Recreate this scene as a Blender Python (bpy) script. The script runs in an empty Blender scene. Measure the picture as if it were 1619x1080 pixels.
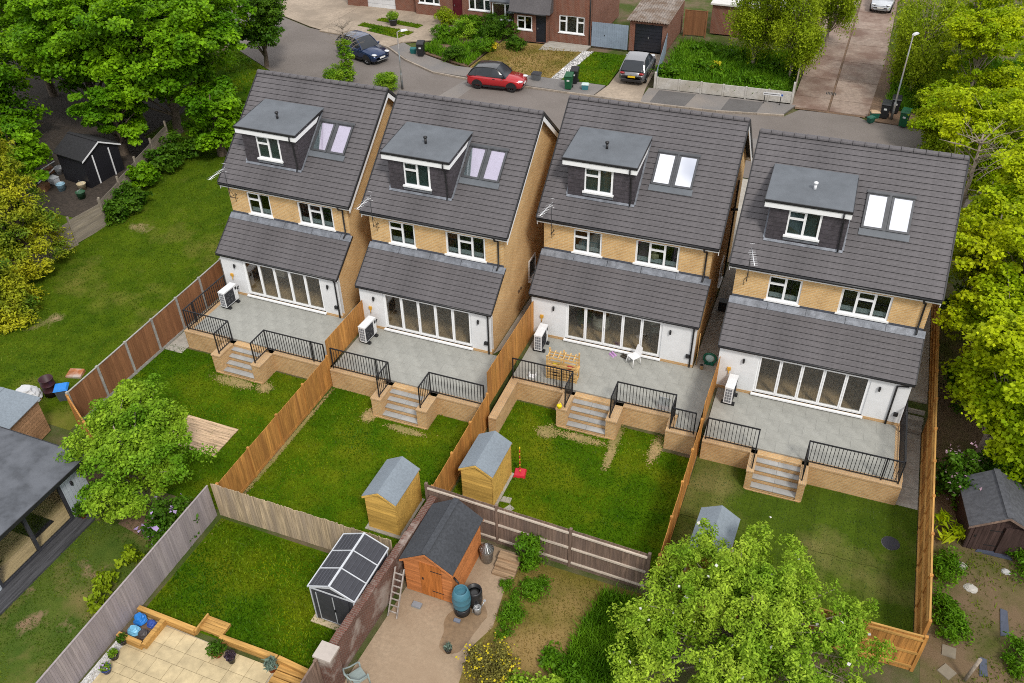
import bpy, math, random
import numpy as np
from mathutils import Vector, Matrix

random.seed(11)
RNG = np.random.default_rng(11)
SC = bpy.context.scene
COL = SC.collection
R = math.radians

# ------------------------------------------------------------------ camera
CAM_POS = Vector((26.206, -27.653, 24.088))
PITCH, YAW, ROLL = 0.65967, -0.38833, -0.01986
FPX = 1386.15 / 1619.0
fw = Vector((math.sin(YAW) * math.cos(PITCH), math.cos(YAW) * math.cos(PITCH), -math.sin(PITCH)))
rt = fw.cross(Vector((0, 0, 1))).normalized()
upv = rt.cross(fw)
rt, upv = rt * math.cos(ROLL) + upv * math.sin(ROLL), upv * math.cos(ROLL) - rt * math.sin(ROLL)
cd = bpy.data.cameras.new('camera')
cam = bpy.data.objects.new('camera', cd)
COL.objects.link(cam)
M = Matrix.Identity(4)
for k in range(3):
    M[k][0], M[k][1], M[k][2], M[k][3] = rt[k], upv[k], -fw[k], CAM_POS[k]
cam.matrix_world = M
cd.sensor_fit = 'HORIZONTAL'
cd.sensor_width = 36.0
cd.lens = 36.0 * FPX
cd.clip_end = 2000
SC.camera = cam

# ------------------------------------------------------------------ sky and sun (bright, mostly overcast)
SUN_EL, SUN_AZ = R(50), R(136)      # azimuth clockwise from +Y
w = bpy.data.worlds.new('World')
SC.world = w
w.use_nodes = True
nt = w.node_tree
bg = nt.nodes['Background']
sky = nt.nodes.new('ShaderNodeTexSky')
sky.sky_type = 'NISHITA'
sky.sun_disc = False
sky.sun_elevation = SUN_EL
sky.sun_rotation = SUN_AZ
sky.air_density = 1.0
sky.dust_density = 1.5
tc = nt.nodes.new('ShaderNodeTexCoord')
nz = nt.nodes.new('ShaderNodeTexNoise')
nz.inputs['Scale'].default_value = 2.6
nz.inputs['Detail'].default_value = 7
nz.inputs['Roughness'].default_value = 0.6
cr = nt.nodes.new('ShaderNodeValToRGB')
cr.color_ramp.elements[0].position = 0.31
cr.color_ramp.elements[1].position = 0.47
mx = nt.nodes.new('ShaderNodeMix')
mx.data_type = 'RGBA'
mx.inputs[7].default_value = (9.2, 9.3, 9.6, 1)
nt.links.new(tc.outputs['Generated'], nz.inputs['Vector'])
nt.links.new(nz.outputs['Fac'], cr.inputs['Fac'])
nt.links.new(cr.outputs['Color'], mx.inputs[0])
nt.links.new(sky.outputs['Color'], mx.inputs[6])
nt.links.new(mx.outputs[2], bg.inputs['Color'])
bg.inputs['Strength'].default_value = 0.076
sl = bpy.data.lights.new('sun', 'SUN')
sl.energy = 1.5
sl.angle = R(11)
sl.color = (1.0, 0.95, 0.87)
sun = bpy.data.objects.new('sun', sl)
COL.objects.link(sun)
sd = Vector((math.sin(SUN_AZ) * math.cos(SUN_EL), math.cos(SUN_AZ) * math.cos(SUN_EL), math.sin(SUN_EL)))
sun.rotation_euler = sd.to_track_quat('Z', 'Y').to_euler()
SC.view_settings.view_transform = 'Standard'
SC.view_settings.look = 'None'
SC.view_settings.exposure = 0.76
SC.view_settings.gamma = 1.0
SC.render.engine = 'CYCLES'
SC.cycles.max_bounces = 6
SC.cycles.filter_width = 1.0
SC.cycles.use_denoising = False
SC.cycles.sample_clamp_indirect = 4.0
SC.cycles.transparent_max_bounces = 8
SC.cycles.caustics_reflective = False
SC.cycles.caustics_refractive = False

# ------------------------------------------------------------------ helpers
def lin(r, g, b):
    f = lambda c: (c / 255 / 12.92) if c <= 10 else ((c / 255 + 0.055) / 1.055) ** 2.4
    return (f(r), f(g), f(b))

def at(x, y, z=0.0):
    """ground point seen at pixel (x, y) of the 1619 px wide photograph, on the level z"""
    d = fw * 1386.15 + rt * (x - 809.5) - upv * (y - 540)
    t = (z - CAM_POS.z) / d.z
    return CAM_POS + d * t

class MB:
    def __init__(s):
        s.v, s.f, s.sm = [], [], []
    def add(s, vs, fs, smooth=False):
        o = len(s.v)
        s.v += [tuple(p) for p in vs]
        s.f += [tuple(i + o for i in f) for f in fs]
        s.sm += [smooth] * len(fs)
        return s
    def box(s, x0, x1, y0, y1, z0, z1):
        return s.add([(x0, y0, z0), (x1, y0, z0), (x1, y1, z0), (x0, y1, z0), (x0, y0, z1), (x1, y0, z1), (x1, y1, z1), (x0, y1, z1)],
                     [(0, 3, 2, 1), (4, 5, 6, 7), (0, 1, 5, 4), (1, 2, 6, 5), (2, 3, 7, 6), (3, 0, 4, 7)])
    def cbox(s, c, d):
        return s.box(c[0] - d[0] / 2, c[0] + d[0] / 2, c[1] - d[1] / 2, c[1] + d[1] / 2, c[2] - d[2] / 2, c[2] + d[2] / 2)
    def hexa(s, b, t):
        """eight corners: bottom ring b, top ring t"""
        return s.add(list(b) + list(t), [(0, 3, 2, 1), (4, 5, 6, 7), (0, 1, 5, 4), (1, 2, 6, 5), (2, 3, 7, 6), (3, 0, 4, 7)])
    def poly(s, pts):
        return s.add(pts, [tuple(range(len(pts)))])
    def prism(s, pts, ext):
        n = len(pts)
        e = Vector(ext)
        q = [tuple(Vector(p) + e) for p in pts]
        return s.add(list(pts) + q, [tuple(range(n))[::-1], tuple(range(n, 2 * n))] + [(i, (i + 1) % n, n + (i + 1) % n, n + i) for i in range(n)])
    def bar(s, a, b, w, h=None, upd=(0, 0, 1)):
        h = h or w
        a, b = Vector(a), Vector(b)
        d = (b - a).normalized()
        u = Vector(upd)
        if abs(d.dot(u)) > 0.98:
            u = Vector((0, 1, 0))
        r = d.cross(u).normalized()
        u = r.cross(d)
        ring = lambda p: [p - r * w / 2 - u * h / 2, p + r * w / 2 - u * h / 2, p + r * w / 2 + u * h / 2, p - r * w / 2 + u * h / 2]
        return s.hexa(ring(a), ring(b))
    def tube(s, pts, rad, n=6, cap=True):
        pts = [Vector(p) for p in pts]
        m = len(pts)
        rs = rad if hasattr(rad, '__len__') else [rad] * m
        vs = []
        pr = None
        for i, p in enumerate(pts):
            d = (pts[min(i + 1, m - 1)] - pts[max(i - 1, 0)]).normalized()
            if pr is None:
                a = Vector((0, 0, 1)) if abs(d.z) < 0.9 else Vector((1, 0, 0))
                r = d.cross(a).normalized()
            else:
                r = (pr - d * pr.dot(d)).normalized()
            pr = r
            u = d.cross(r)
            for k in range(n):
                an = 2 * math.pi * k / n
                vs.append(p + (r * math.cos(an) + u * math.sin(an)) * rs[i])
        fs = [(i * n + k, i * n + (k + 1) % n, (i + 1) * n + (k + 1) % n, (i + 1) * n + k) for i in range(m - 1) for k in range(n)]
        o = len(s.v)
        s.add(vs, fs, True)
        if cap:
            s.f += [tuple(o + k for k in range(n))[::-1], tuple(o + (m - 1) * n + k for k in range(n))]
            s.sm += [False, False]
        return s
    def lathe(s, c, prof, n=16, smooth=True):
        vs, fs = [], []
        for (r, z) in prof:
            for k in range(n):
                a = 2 * math.pi * k / n
                vs.append((c[0] + r * math.cos(a), c[1] + r * math.sin(a), c[2] + z))
        m = len(prof)
        fs = [(i * n + k, i * n + (k + 1) % n, (i + 1) * n + (k + 1) % n, (i + 1) * n + k) for i in range(m - 1) for k in range(n)]
        s.add(vs, fs, smooth)
        o = len(s.v) - m * n
        s.f += [tuple(o + (m - 1) * n + k for k in range(n)), tuple(o + k for k in range(n))[::-1]]
        s.sm += [False, False]
        return s
    def ball(s, c, r, n=10, m=6):
        rr = r if hasattr(r, '__len__') else (r, r, r)
        vs = [(c[0] + rr[0] * math.sin(math.pi * i / m) * math.cos(2 * math.pi * k / n), c[1] + rr[1] * math.sin(math.pi * i / m) * math.sin(2 * math.pi * k / n), c[2] - rr[2] * math.cos(math.pi * i / m)) for i in range(m + 1) for k in range(n)]
        return s.add(vs, [(i * n + k, i * n + (k + 1) % n, (i + 1) * n + (k + 1) % n, (i + 1) * n + k) for i in range(m) for k in range(n)], True)
    def mesh(s, name):
        me = bpy.data.meshes.new(name)
        me.from_pydata(s.v, [], s.f)
        if any(s.sm):
            me.polygons.foreach_set('use_smooth', s.sm)
        me.update()
        return me
    def obj(s, name, mat, parent=None, loc=(0, 0, 0), rz=0.0, label=None):
        return link(name, s.mesh(name), mat, parent, loc, rz, label)

def link(name, me, mat, parent=None, loc=(0, 0, 0), rz=0.0, label=None):
    if mat is not None and not me.materials:
        me.materials.append(mat)
    o = bpy.data.objects.new(name, me)
    COL.objects.link(o)
    o.parent = parent
    o.location = loc
    o.rotation_euler = (0, 0, rz)
    if label:
        o['label'] = label
    return o

def thing(name, label, cat, loc=(0, 0, 0), rz=0.0, group=None):
    o = bpy.data.objects.new(name, None)
    COL.objects.link(o)
    o.empty_display_size = 0.2
    o.location = loc
    o.rotation_euler = (0, 0, rz)
    return tag(o, label, cat, group)

def tag(o, label, cat, group=None, kind=None):
    o['label'] = label
    o['category'] = cat
    if group:
        o['group'] = group
    if kind:
        o['kind'] = kind
    return o

def struct(o):
    o['kind'] = 'structure'
    return o

# ------------------------------------------------------------------ materials
MATS = {}
def base_mat(name):
    m = bpy.data.materials.new(name)
    m.use_nodes = True
    MATS[name] = m
    n = m.node_tree
    return m, n, n.nodes['Principled BSDF']

def nod(n, t, **kw):
    x = n.nodes.new(t)
    for k, v in kw.items():
        if k in x.inputs:
            x.inputs[k].default_value = v
        else:
            setattr(x, k, v)
    return x

def mixrgb(n, fac, a, b, blend='MIX'):
    x = n.nodes.new('ShaderNodeMix')
    x.data_type = 'RGBA'
    x.blend_type = blend
    for sock, val in ((x.inputs[0], fac), (x.inputs[6], a), (x.inputs[7], b)):
        if hasattr(val, 'is_linked'):
            n.links.new(val, sock)
        elif isinstance(val, (int, float)):
            sock.default_value = val
        else:
            sock.default_value = (*val[:3], 1)
    return x.outputs[2]

def noise(n, vec, scale, detail=4, rough=0.55, lo=0.35, hi=0.65):
    t = nod(n, 'ShaderNodeTexNoise', Scale=scale, Detail=detail, Roughness=rough)
    n.links.new(vec, t.inputs['Vector'])
    r = nod(n, 'ShaderNodeMapRange')
    r.inputs[1].default_value, r.inputs[2].default_value = lo, hi
    n.links.new(t.outputs['Fac'], r.inputs[0])
    return r.outputs[0]

def coord(n, stretch=None, kind='Object'):
    t = nod(n, 'ShaderNodeTexCoord')
    if not stretch:
        return t.outputs[kind]
    m = nod(n, 'ShaderNodeMapping')
    m.inputs['Scale'].default_value = stretch
    n.links.new(t.outputs[kind], m.inputs['Vector'])
    return m.outputs[0]

def bumpit(n, b, height, strength, dist=0.02):
    k = nod(n, 'ShaderNodeBump', Strength=strength, Distance=dist)
    n.links.new(height, k.inputs['Height'])
    n.links.new(k.outputs[0], b.inputs['Normal'])

def std(name, c, rough=0.75, var=0.22, scale=6.0, bump=0.25, island=0.0, metal=0.0, stretch=None, c2=None, big=0.6, spec=0.4, bigvar=0.18, world=False):
    m, n, b = base_mat(name)
    if world:
        g = nod(n, 'ShaderNodeNewGeometry')
        vec = g.outputs['Position']
        if stretch:
            mp = nod(n, 'ShaderNodeMapping')
            mp.inputs['Scale'].default_value = stretch
            n.links.new(vec, mp.inputs['Vector'])
            vec = mp.outputs[0]
    else:
        vec = coord(n, stretch)
    f = noise(n, vec, scale)
    col = mixrgb(n, f, [x * (1 - var) for x in c], [min(1, x * (1 + var)) for x in c])
    if c2:
        col = mixrgb(n, noise(n, vec, big, 5, 0.6, 0.42, 0.62), col, c2)
    elif bigvar:
        f2 = noise(n, vec, big, 3)
        col = mixrgb(n, f2, col, mixrgb(n, 1.0, col, (1 - bigvar,) * 3, 'MULTIPLY'))
    if island:
        g = nod(n, 'ShaderNodeNewGeometry')
        r = nod(n, 'ShaderNodeMapRange')
        r.inputs[3].default_value, r.inputs[4].default_value = 1 - island, 1 + island
        n.links.new(g.outputs['Random Per Island'], r.inputs[0])
        hs = nod(n, 'ShaderNodeHueSaturation')
        n.links.new(r.outputs[0], hs.inputs['Value'])
        n.links.new(col, hs.inputs['Color'])
        col = hs.outputs[0]
    n.links.new(col, b.inputs['Base Color'])
    b.inputs['Roughness'].default_value = rough
    b.inputs['Metallic'].default_value = metal
    b.inputs['Specular IOR Level'].default_value = spec
    if bump:
        bumpit(n, b, noise(n, vec, scale * 4, 5, 0.65, 0.2, 0.8), bump)
    return m

def per_object(m, amt):
    """small value change from object to object"""
    n = m.node_tree
    b = n.nodes['Principled BSDF']
    lk = b.inputs['Base Color'].links[0]
    src = lk.from_socket
    oi = nod(n, 'ShaderNodeObjectInfo')
    r = nod(n, 'ShaderNodeMapRange')
    r.inputs[3].default_value, r.inputs[4].default_value = 1 - amt, 1 + amt
    n.links.new(oi.outputs['Random'], r.inputs[0])
    hs = nod(n, 'ShaderNodeHueSaturation')
    n.links.new(r.outputs[0], hs.inputs['Value'])
    n.links.new(src, hs.inputs['Color'])
    n.links.new(hs.outputs[0], b.inputs['Base Color'])
    return m

def brick(name, c1, c2, mortar, bw=0.225, bh=0.075, ms=0.012, rough=0.85, dirt=None):
    m, n, b = base_mat(name)
    tcn = nod(n, 'ShaderNodeTexCoord')
    sp = nod(n, 'ShaderNodeSeparateXYZ')
    sn = nod(n, 'ShaderNodeSeparateXYZ')
    n.links.new(tcn.outputs['Object'], sp.inputs[0])
    n.links.new(tcn.outputs['Normal'], sn.inputs[0])
    def mth(op, a, bb=None):
        x = nod(n, 'ShaderNodeMath', operation=op)
        for i, q in enumerate((a, bb)):
            if q is None:
                continue
            if hasattr(q, 'is_linked'):
                n.links.new(q, x.inputs[i])
            else:
                x.inputs[i].default_value = q
        return x.outputs[0]
    ax = mth('GREATER_THAN', mth('ABSOLUTE', sn.outputs[0]), 0.7)
    az = mth('GREATER_THAN', mth('ABSOLUTE', sn.outputs[2]), 0.7)
    u = mth('ADD', mth('MULTIPLY', sp.outputs[1], ax), mth('MULTIPLY', sp.outputs[0], mth('SUBTRACT', 1.0, ax)))
    v = mth('ADD', mth('MULTIPLY', sp.outputs[1], az), mth('MULTIPLY', sp.outputs[2], mth('SUBTRACT', 1.0, az)))
    cb = nod(n, 'ShaderNodeCombineXYZ')
    n.links.new(u, cb.inputs[0])
    n.links.new(v, cb.inputs[1])
    t = nod(n, 'ShaderNodeTexBrick', Scale=1.0)
    t.inputs['Brick Width'].default_value = bw
    t.inputs['Row Height'].default_value = bh
    t.inputs['Mortar Size'].default_value = ms
    t.inputs['Color1'].default_value = (*c1, 1)
    t.inputs['Color2'].default_value = (*c2, 1)
    t.inputs['Mortar'].default_value = (*mortar, 1)
    n.links.new(cb.outputs[0], t.inputs['Vector'])
    col = t.outputs['Color']
    col = mixrgb(n, noise(n, tcn.outputs['Object'], 1.3, 4), col, mixrgb(n, 1.0, col, (0.86, 0.84, 0.82), 'MULTIPLY'))
    col = mixrgb(n, noise(n, tcn.outputs['Object'], 14, 3), col, mixrgb(n, 1.0, col, (0.9, 0.9, 0.9), 'MULTIPLY'))
    if dirt:
        col = mixrgb(n, noise(n, tcn.outputs['Object'], 0.9, 6, 0.65, 0.5, 0.62), col, dirt)
    n.links.new(col, b.inputs['Base Color'])
    b.inputs['Roughness'].default_value = rough
    b.inputs['Specular IOR Level'].default_value = 0.2
    inv = mth('SUBTRACT', 1.0, t.outputs['Fac'])
    bumpit(n, b, inv, 0.6, 0.01)
    return m

def wood(name, c, axis=2, var=0.3, rough=0.75, island=0.12, c2=None, scale=5.0):
    st = [9.0, 9.0, 9.0]
    st[axis] = 0.7
    return std(name, c, rough, var, scale / 3, 0.3, island, stretch=tuple(st), c2=c2, big=0.25, spec=0.2)

def leafmat(name, c, c2, trans=0.35, island=0.28, nscale=0.7, rough=0.5, world=False):
    m, n, b = base_mat(name)
    vec = coord(n)
    col = mixrgb(n, noise(n, vec, nscale, 3, 0.5, 0.38, 0.62), c, c2)
    g = nod(n, 'ShaderNodeNewGeometry')
    r = nod(n, 'ShaderNodeMapRange')
    r.inputs[3].default_value, r.inputs[4].default_value = 1 - island, 1 + island
    n.links.new(g.outputs['Random Per Island'], r.inputs[0])
    hs = nod(n, 'ShaderNodeHueSaturation')
    n.links.new(r.outputs[0], hs.inputs['Value'])
    n.links.new(col, hs.inputs['Color'])
    col = hs.outputs[0]
    n.links.new(col, b.inputs['Base Color'])
    b.inputs['Roughness'].default_value = rough
    b.inputs['Specular IOR Level'].default_value = 0.12
    tr = nod(n, 'ShaderNodeBsdfTranslucent')
    n.links.new(col, tr.inputs['Color'])
    ms = nod(n, 'ShaderNodeMixShader', Fac=trans)
    out = n.nodes['Material Output']
    n.links.new(b.outputs[0], ms.inputs[1])
    n.links.new(tr.outputs[0], ms.inputs[2])
    n.links.new(ms.outputs[0], out.inputs[0])
    return m

def glass(name, tint=(0.75, 0.8, 0.8), refl=0.09, through=0.9):
    m, n, b = base_mat(name)
    n.nodes.remove(b)
    tr = nod(n, 'ShaderNodeBsdfTransparent')
    tr.inputs[0].default_value = (*[x * through for x in tint], 1)
    gl = nod(n, 'ShaderNodeBsdfGlossy', Roughness=0.02)
    gl.inputs[0].default_value = (0.95, 0.97, 1, 1)
    fr = nod(n, 'ShaderNodeLayerWeight', Blend=0.5)
    pw = nod(n, 'ShaderNodeMath', operation='POWER')
    pw.inputs[1].default_value = 4.0
    n.links.new(fr.outputs['Facing'], pw.inputs[0])
    ad = nod(n, 'ShaderNodeMath', operation='MULTIPLY_ADD')
    ad.inputs[1].default_value = 0.6
    ad.inputs[2].default_value = refl
    n.links.new(pw.outputs[0], ad.inputs[0])
    ms = nod(n, 'ShaderNodeMixShader')
    n.links.new(ad.outputs[0], ms.inputs[0])
    n.links.new(tr.outputs[0], ms.inputs[1])
    n.links.new(gl.outputs[0], ms.inputs[2])
    n.links.new(ms.outputs[0], n.nodes['Material Output'].inputs[0])
    return m

def lawnmat(name, g1, g2, dry, dryamt=0.5, scale=0.35, soil=None, soilamt=0.7):
    m, n, b = base_mat(name)
    g = nod(n, 'ShaderNodeNewGeometry')
    vec = g.outputs['Position']
    col = mixrgb(n, noise(n, vec, 1.1, 5, 0.6), g1, g2)
    col = mixrgb(n, noise(n, vec, 26, 4, 0.7), mixrgb(n, 1.0, col, (0.62, 0.66, 0.6), 'MULTIPLY'), col)
    mpn = nod(n, 'ShaderNodeMapping')
    mpn.inputs['Location'].default_value = (31, 17, 5)
    n.links.new(vec, mpn.inputs['Vector'])
    col = mixrgb(n, noise(n, mpn.outputs[0], scale, 5, 0.62, dryamt, dryamt + 0.22), col, dry)
    if soil:
        mp2 = nod(n, 'ShaderNodeMapping')
        mp2.inputs['Location'].default_value = (3, 57, 15)
        n.links.new(vec, mp2.inputs['Vector'])
        col = mixrgb(n, noise(n, mp2.outputs[0], scale * 1.6, 5, 0.62, soilamt, soilamt + 0.1), col, soil)
    n.links.new(col, b.inputs['Base Color'])
    b.inputs['Roughness'].default_value = 0.95
    b.inputs['Specular IOR Level'].default_value = 0.05
    bumpit(n, b, noise(n, vec, 40, 4, 0.7, 0.2, 0.8), 0.6, 0.05)
    return m

def paint(name, c, metal=0.3, rough=0.25, coat=0.8):
    m = std(name, c, rough, 0.03, 30, 0.0, metal=metal, spec=0.5, bigvar=0.0)
    b = m.node_tree.nodes['Principled BSDF']
    b.inputs['Coat Weight'].default_value = coat
    b.inputs['Coat Roughness'].default_value = 0.05
    return m

M_TILE = std('roof_tile', (0.107, 0.099, 0.104), 0.65, 0.12, 9, 0.25, island=0.025, big=0.7, bigvar=0.28)
M_UNDER = std('roof_deck', (0.03, 0.028, 0.028), 0.9, 0.1)
M_BUFF = brick('buff_brick', (0.72, 0.46, 0.20), (0.60, 0.365, 0.15), (0.70, 0.53, 0.31))
M_BUFF2 = brick('buff_patio_brick', (0.66, 0.42, 0.20), (0.52, 0.31, 0.135), (0.58, 0.43, 0.26))
M_RENDER = std('white_render', (0.70, 0.71, 0.72), 0.85, 0.03, 3, 0.1, bigvar=0.06)
M_UPVC = std('white_upvc', (0.82, 0.83, 0.84), 0.35, 0.02, 3, 0.0, bigvar=0.03)
M_BLACK = std('black_plastic', (0.018, 0.018, 0.02), 0.4, 0.15, 8, 0.0, bigvar=0)
M_LEAD = std('lead_flashing', (0.20, 0.215, 0.245), 0.5, 0.22, 5, 0.3, metal=0.3, bigvar=0.3, big=1.5)
M_LEADD = std('dark_flashing', (0.075, 0.082, 0.105), 0.55, 0.2, 5, 0.2)
M_FELT = std('grey_roof_membrane', (0.125, 0.138, 0.155), 0.6, 0.05, 3, 0.05, bigvar=0.2, big=0.8)
M_HUNG = std('tile_hung_cheek', (0.055, 0.048, 0.056), 0.7, 0.25, 10, 0.2, island=0.15)
M_SKYFRAME = std('roof_window_frame', (0.085, 0.088, 0.095), 0.45, 0.1, 5, 0.0, metal=0.3)
M_GLASS = glass('window_glass', refl=0.05, through=0.85)
M_BIFOLD = glass('bifold_glass', (0.85, 0.84, 0.80), refl=0.06, through=0.97)
M_ROOMGL = glass('garden_room_glass', (0.95, 0.95, 0.93), refl=0.06, through=0.99)
m_, n_, b_ = base_mat('roof_window_mirror_glass')
b_.inputs['Base Color'].default_value = (0.98, 0.98, 1.0, 1)
b_.inputs['Metallic'].default_value = 1.0
b_.inputs['Roughness'].default_value = 0.03
M_SKYMIRROR = m_
M_SKYGLASS = glass('roof_window_glass', (0.95, 0.95, 0.97), refl=0.08, through=0.97)
M_BLIND = std('lavender_blind', (0.64, 0.58, 0.70), 0.8, 0.03, 3, 0.0, bigvar=0.08)
M_SLAB = per_object(std('terrace_porcelain_slab', (0.335, 0.335, 0.305), 0.7, 0.10, 2.2, 0.12, bigvar=0.14, big=0.9), 0.035)
M_TREAD = per_object(std('step_slab', (0.37, 0.37, 0.36), 0.7, 0.1, 3, 0.1), 0.05)
M_RAIL = std('black_railing_paint', (0.014, 0.014, 0.017), 0.45, 0.1, 8, 0.0)
M_FLOOR = wood('interior_oak_floor', (0.50, 0.39, 0.26), axis=1, var=0.25)
M_INWALL = std('interior_wall', (0.80, 0.80, 0.78), 0.9, 0.03)
M_DARKIN = std('interior_dark', (0.06, 0.058, 0.055), 0.9, 0.05)
M_CONC = std('concrete', (0.36, 0.34, 0.30), 0.85, 0.15, 5, 0.25, c2=(0.30, 0.27, 0.23))
M_CONCP = std('concrete_post', (0.34, 0.33, 0.31), 0.85, 0.15, 8, 0.25)
M_TAN = std('tan_concrete', (0.335, 0.27, 0.205), 0.9, 0.15, 5, 0.2, c2=(0.255, 0.205, 0.155), world=True, big=0.45)
M_FNEW = wood('new_fence_board', (0.46, 0.22, 0.058), c2=(0.34, 0.155, 0.045), island=.2)
M_FBROWN = wood('brown_fence_board', (0.255, 0.118, 0.055), var=0.2, c2=(0.20, 0.09, 0.043))
M_FGREY = wood('grey_weathered_board', (0.31, 0.27, 0.27), var=0.14, c2=(0.27, 0.235, 0.245))
M_FBAMB = wood('silvered_board', (0.44, 0.34, 0.22), var=0.35, c2=(0.33, 0.26, 0.19))
M_FOLD = wood('old_brown_board', (0.19, 0.13, 0.10), var=0.3, c2=(0.155, 0.11, 0.09))
M_FPALE = wood('pale_field_board', (0.27, 0.23, 0.18), axis=0, var=0.3, c2=(0.22, 0.19, 0.16))
M_RAILW = wood('pale_rail', (0.56, 0.48, 0.40), axis=0, var=0.2)
M_SHEDY = wood('golden_shed_board', (0.62, 0.385, 0.095), axis=0, var=0.22)
M_SHEDO = wood('orange_shed_board', (0.50, 0.185, 0.062), axis=0, var=0.2)
M_SHEDOD = wood('orange_shed_door', (0.44, 0.15, 0.035), axis=2, var=0.2)
M_SHEDB = wood('brown_shed_board', (0.055, 0.034, 0.03), axis=2, var=0.3)
M_SHEDP = wood('pine_shed_board', (0.36, 0.21, 0.115), axis=0, var=0.25)
M_FELTB = std('blue_grey_felt', (0.20, 0.235, 0.27), 0.85, 0.09, 12, 0.3, bigvar=0.12)
M_FELTD = std('dark_felt', (0.048, 0.052, 0.06), 0.85, 0.2, 12, 0.3, bigvar=0.3)
M_ANTH = std('anthracite_plastic', (0.042, 0.043, 0.052), 0.5, 0.1, 6, 0.05)
M_WTRIM = std('white_trim', (0.72, 0.73, 0.75), 0.4, 0.04)
M_SLEEP = wood('new_sleeper', (0.48, 0.27, 0.08), axis=0, var=0.25)
M_PATIO = per_object(std('cream_sandstone', (0.51, 0.41, 0.24), 0.8, 0.12, 4, 0.15, bigvar=0.15, big=1.2), 0.07)
M_PEBBLE = std('white_pebbles', (0.62, 0.61, 0.60), 0.8, 0.1, 5, 0.2, island=0.25)
M_ASPH = std('asphalt', (0.168, 0.146, 0.132), 0.9, 0.10, 30, 0.15, c2=(0.145, 0.125, 0.112), big=0.25, world=True)
M_PAVE = std('pavement_asphalt', (0.165, 0.155, 0.15), 0.9, 0.12, 22, 0.15, c2=(0.21, 0.185, 0.165), big=0.25, world=True)
M_PAVED = std('pavement_patch', (0.115, 0.108, 0.105), 0.9, 0.12, 22, 0.15, world=True)
M_KERB = per_object(std('kerb_stone', (0.32, 0.27, 0.22), 0.9, 0.15, 6, 0.2), 0.1)
M_LANE = per_object(std('lane_concrete', (0.27, 0.205, 0.165), 0.9, 0.16, 4, 0.2, c2=(0.16, 0.10, 0.075), big=0.4, world=True), 0.08)
M_SOIL = std('soil', (0.16, 0.10, 0.062), 0.95, 0.3, 7, 0.5, c2=(0.11, 0.07, 0.045), world=True)
M_SHADESOIL = std('painted_shade_soil', (0.045, 0.034, 0.026), 0.95, 0.3, 7, 0.5, world=True)  # soil colour darkened to stand in for tree shade
M_BARE = std('bare_yard', (0.335, 0.25, 0.17), 0.95, 0.10, 8, 0.3, c2=(0.285, 0.205, 0.135), big=0.4, world=True, bigvar=0.1)
M_WET = std('wet_stain', (0.25, 0.165, 0.095), 0.5, 0.15, 5, 0.2, world=True)
M_LAWN = lawnmat('lawn', (0.048, 0.118, 0.002), (0.085, 0.165, 0.003), (0.15, 0.17, 0.006), 0.50)
M_LAWN4 = per_object(lawnmat('turf_rolls', (0.062, 0.105, 0.008), (0.088, 0.135, 0.011), (0.17, 0.155, 0.05), 0.50), 0.10)
M_FIELD = lawnmat('field_grass', (0.052, 0.10, 0.004), (0.098, 0.152, 0.006), (0.20, 0.18, 0.04), 0.52, 0.22, (0.30, 0.225, 0.12), 0.64)
M_DRYG = lawnmat('dry_grass', (0.13, 0.125, 0.022), (0.19, 0.155, 0.03), (0.29, 0.195, 0.075), 0.38, 0.3)
M_ROUGH = lawnmat('rough_ground', (0.075, 0.11, 0.025), (0.10, 0.12, 0.035), (0.17, 0.125, 0.085), 0.43, 0.5)
M_PLOT = lawnmat('brown_plot', (0.085, 0.10, 0.022), (0.12, 0.12, 0.035), (0.17, 0.118, 0.07), 0.36, 0.5)
M_GRASSB = leafmat('grass_blade', (0.044, 0.118, 0.002), (0.165, 0.22, 0.004), 0.3, 0.5, 0.4)
M_GRASSF = leafmat('field_blade', (0.058, 0.118, 0.004), (0.14, 0.19, 0.010), 0.3, 0.3, 0.35)
M_GRASSD = leafmat('dry_blade', (0.15, 0.14, 0.02), (0.29, 0.20, 0.06), 0.3, 0.35, 0.5)
M_WEED = leafmat('weed_leaf', (0.075, 0.19, 0.006), (0.13, 0.27, 0.010), 0.35, 0.35, 0.9)
M_MAPLE = leafmat('maple_leaf', (0.075, 0.20, 0.004), (0.21, 0.40, 0.008), 0.35, 0.35, 0.35)
M_DEEP = leafmat('deep_green_leaf', (0.042, 0.115, 0.006), (0.09, 0.185, 0.010), 0.3, 0.3, 0.5)
M_SPRING = leafmat('spring_yellow_leaf', (0.25, 0.38, 0.004), (0.50, 0.58, 0.010), 0.4, 0.3, 0.35)
M_BIRCH = leafmat('birch_leaf', (0.20, 0.30, 0.008), (0.34, 0.43, 0.018), 0.4, 0.3, 0.5)
M_APPLE = leafmat('apple_leaf', (0.19, 0.35, 0.018), (0.42, 0.57, 0.05), 0.35, 0.32, 0.6)
M_ASH = leafmat('fresh_green_leaf', (0.13, 0.285, 0.012), (0.31, 0.47, 0.03), 0.35, 0.32, 0.6)
M_CONIF = leafmat('golden_conifer_spray', (0.10, 0.19, 0.014), (0.42, 0.42, 0.018), 0.25, 0.3, 0.5)
M_YFLOW = leafmat('yellow_flower', (0.62, 0.50, 0.02), (0.72, 0.60, 0.04), 0.3, 0.15)
M_OLEAF = leafmat('bronze_shrub_leaf', (0.17, 0.15, 0.04), (0.25, 0.24, 0.05), 0.3, 0.4)
M_LILAC = leafmat('lilac_flower', (0.50, 0.36, 0.66), (0.62, 0.50, 0.75), 0.3, 0.2)
M_WFLOW = leafmat('white_blossom', (0.7, 0.7, 0.68), (0.8, 0.75, 0.76), 0.3, 0.1)
M_SAGE = leafmat('grey_green_leaf', (0.13, 0.19, 0.15), (0.2, 0.27, 0.21), 0.2, 0.25)
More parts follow.
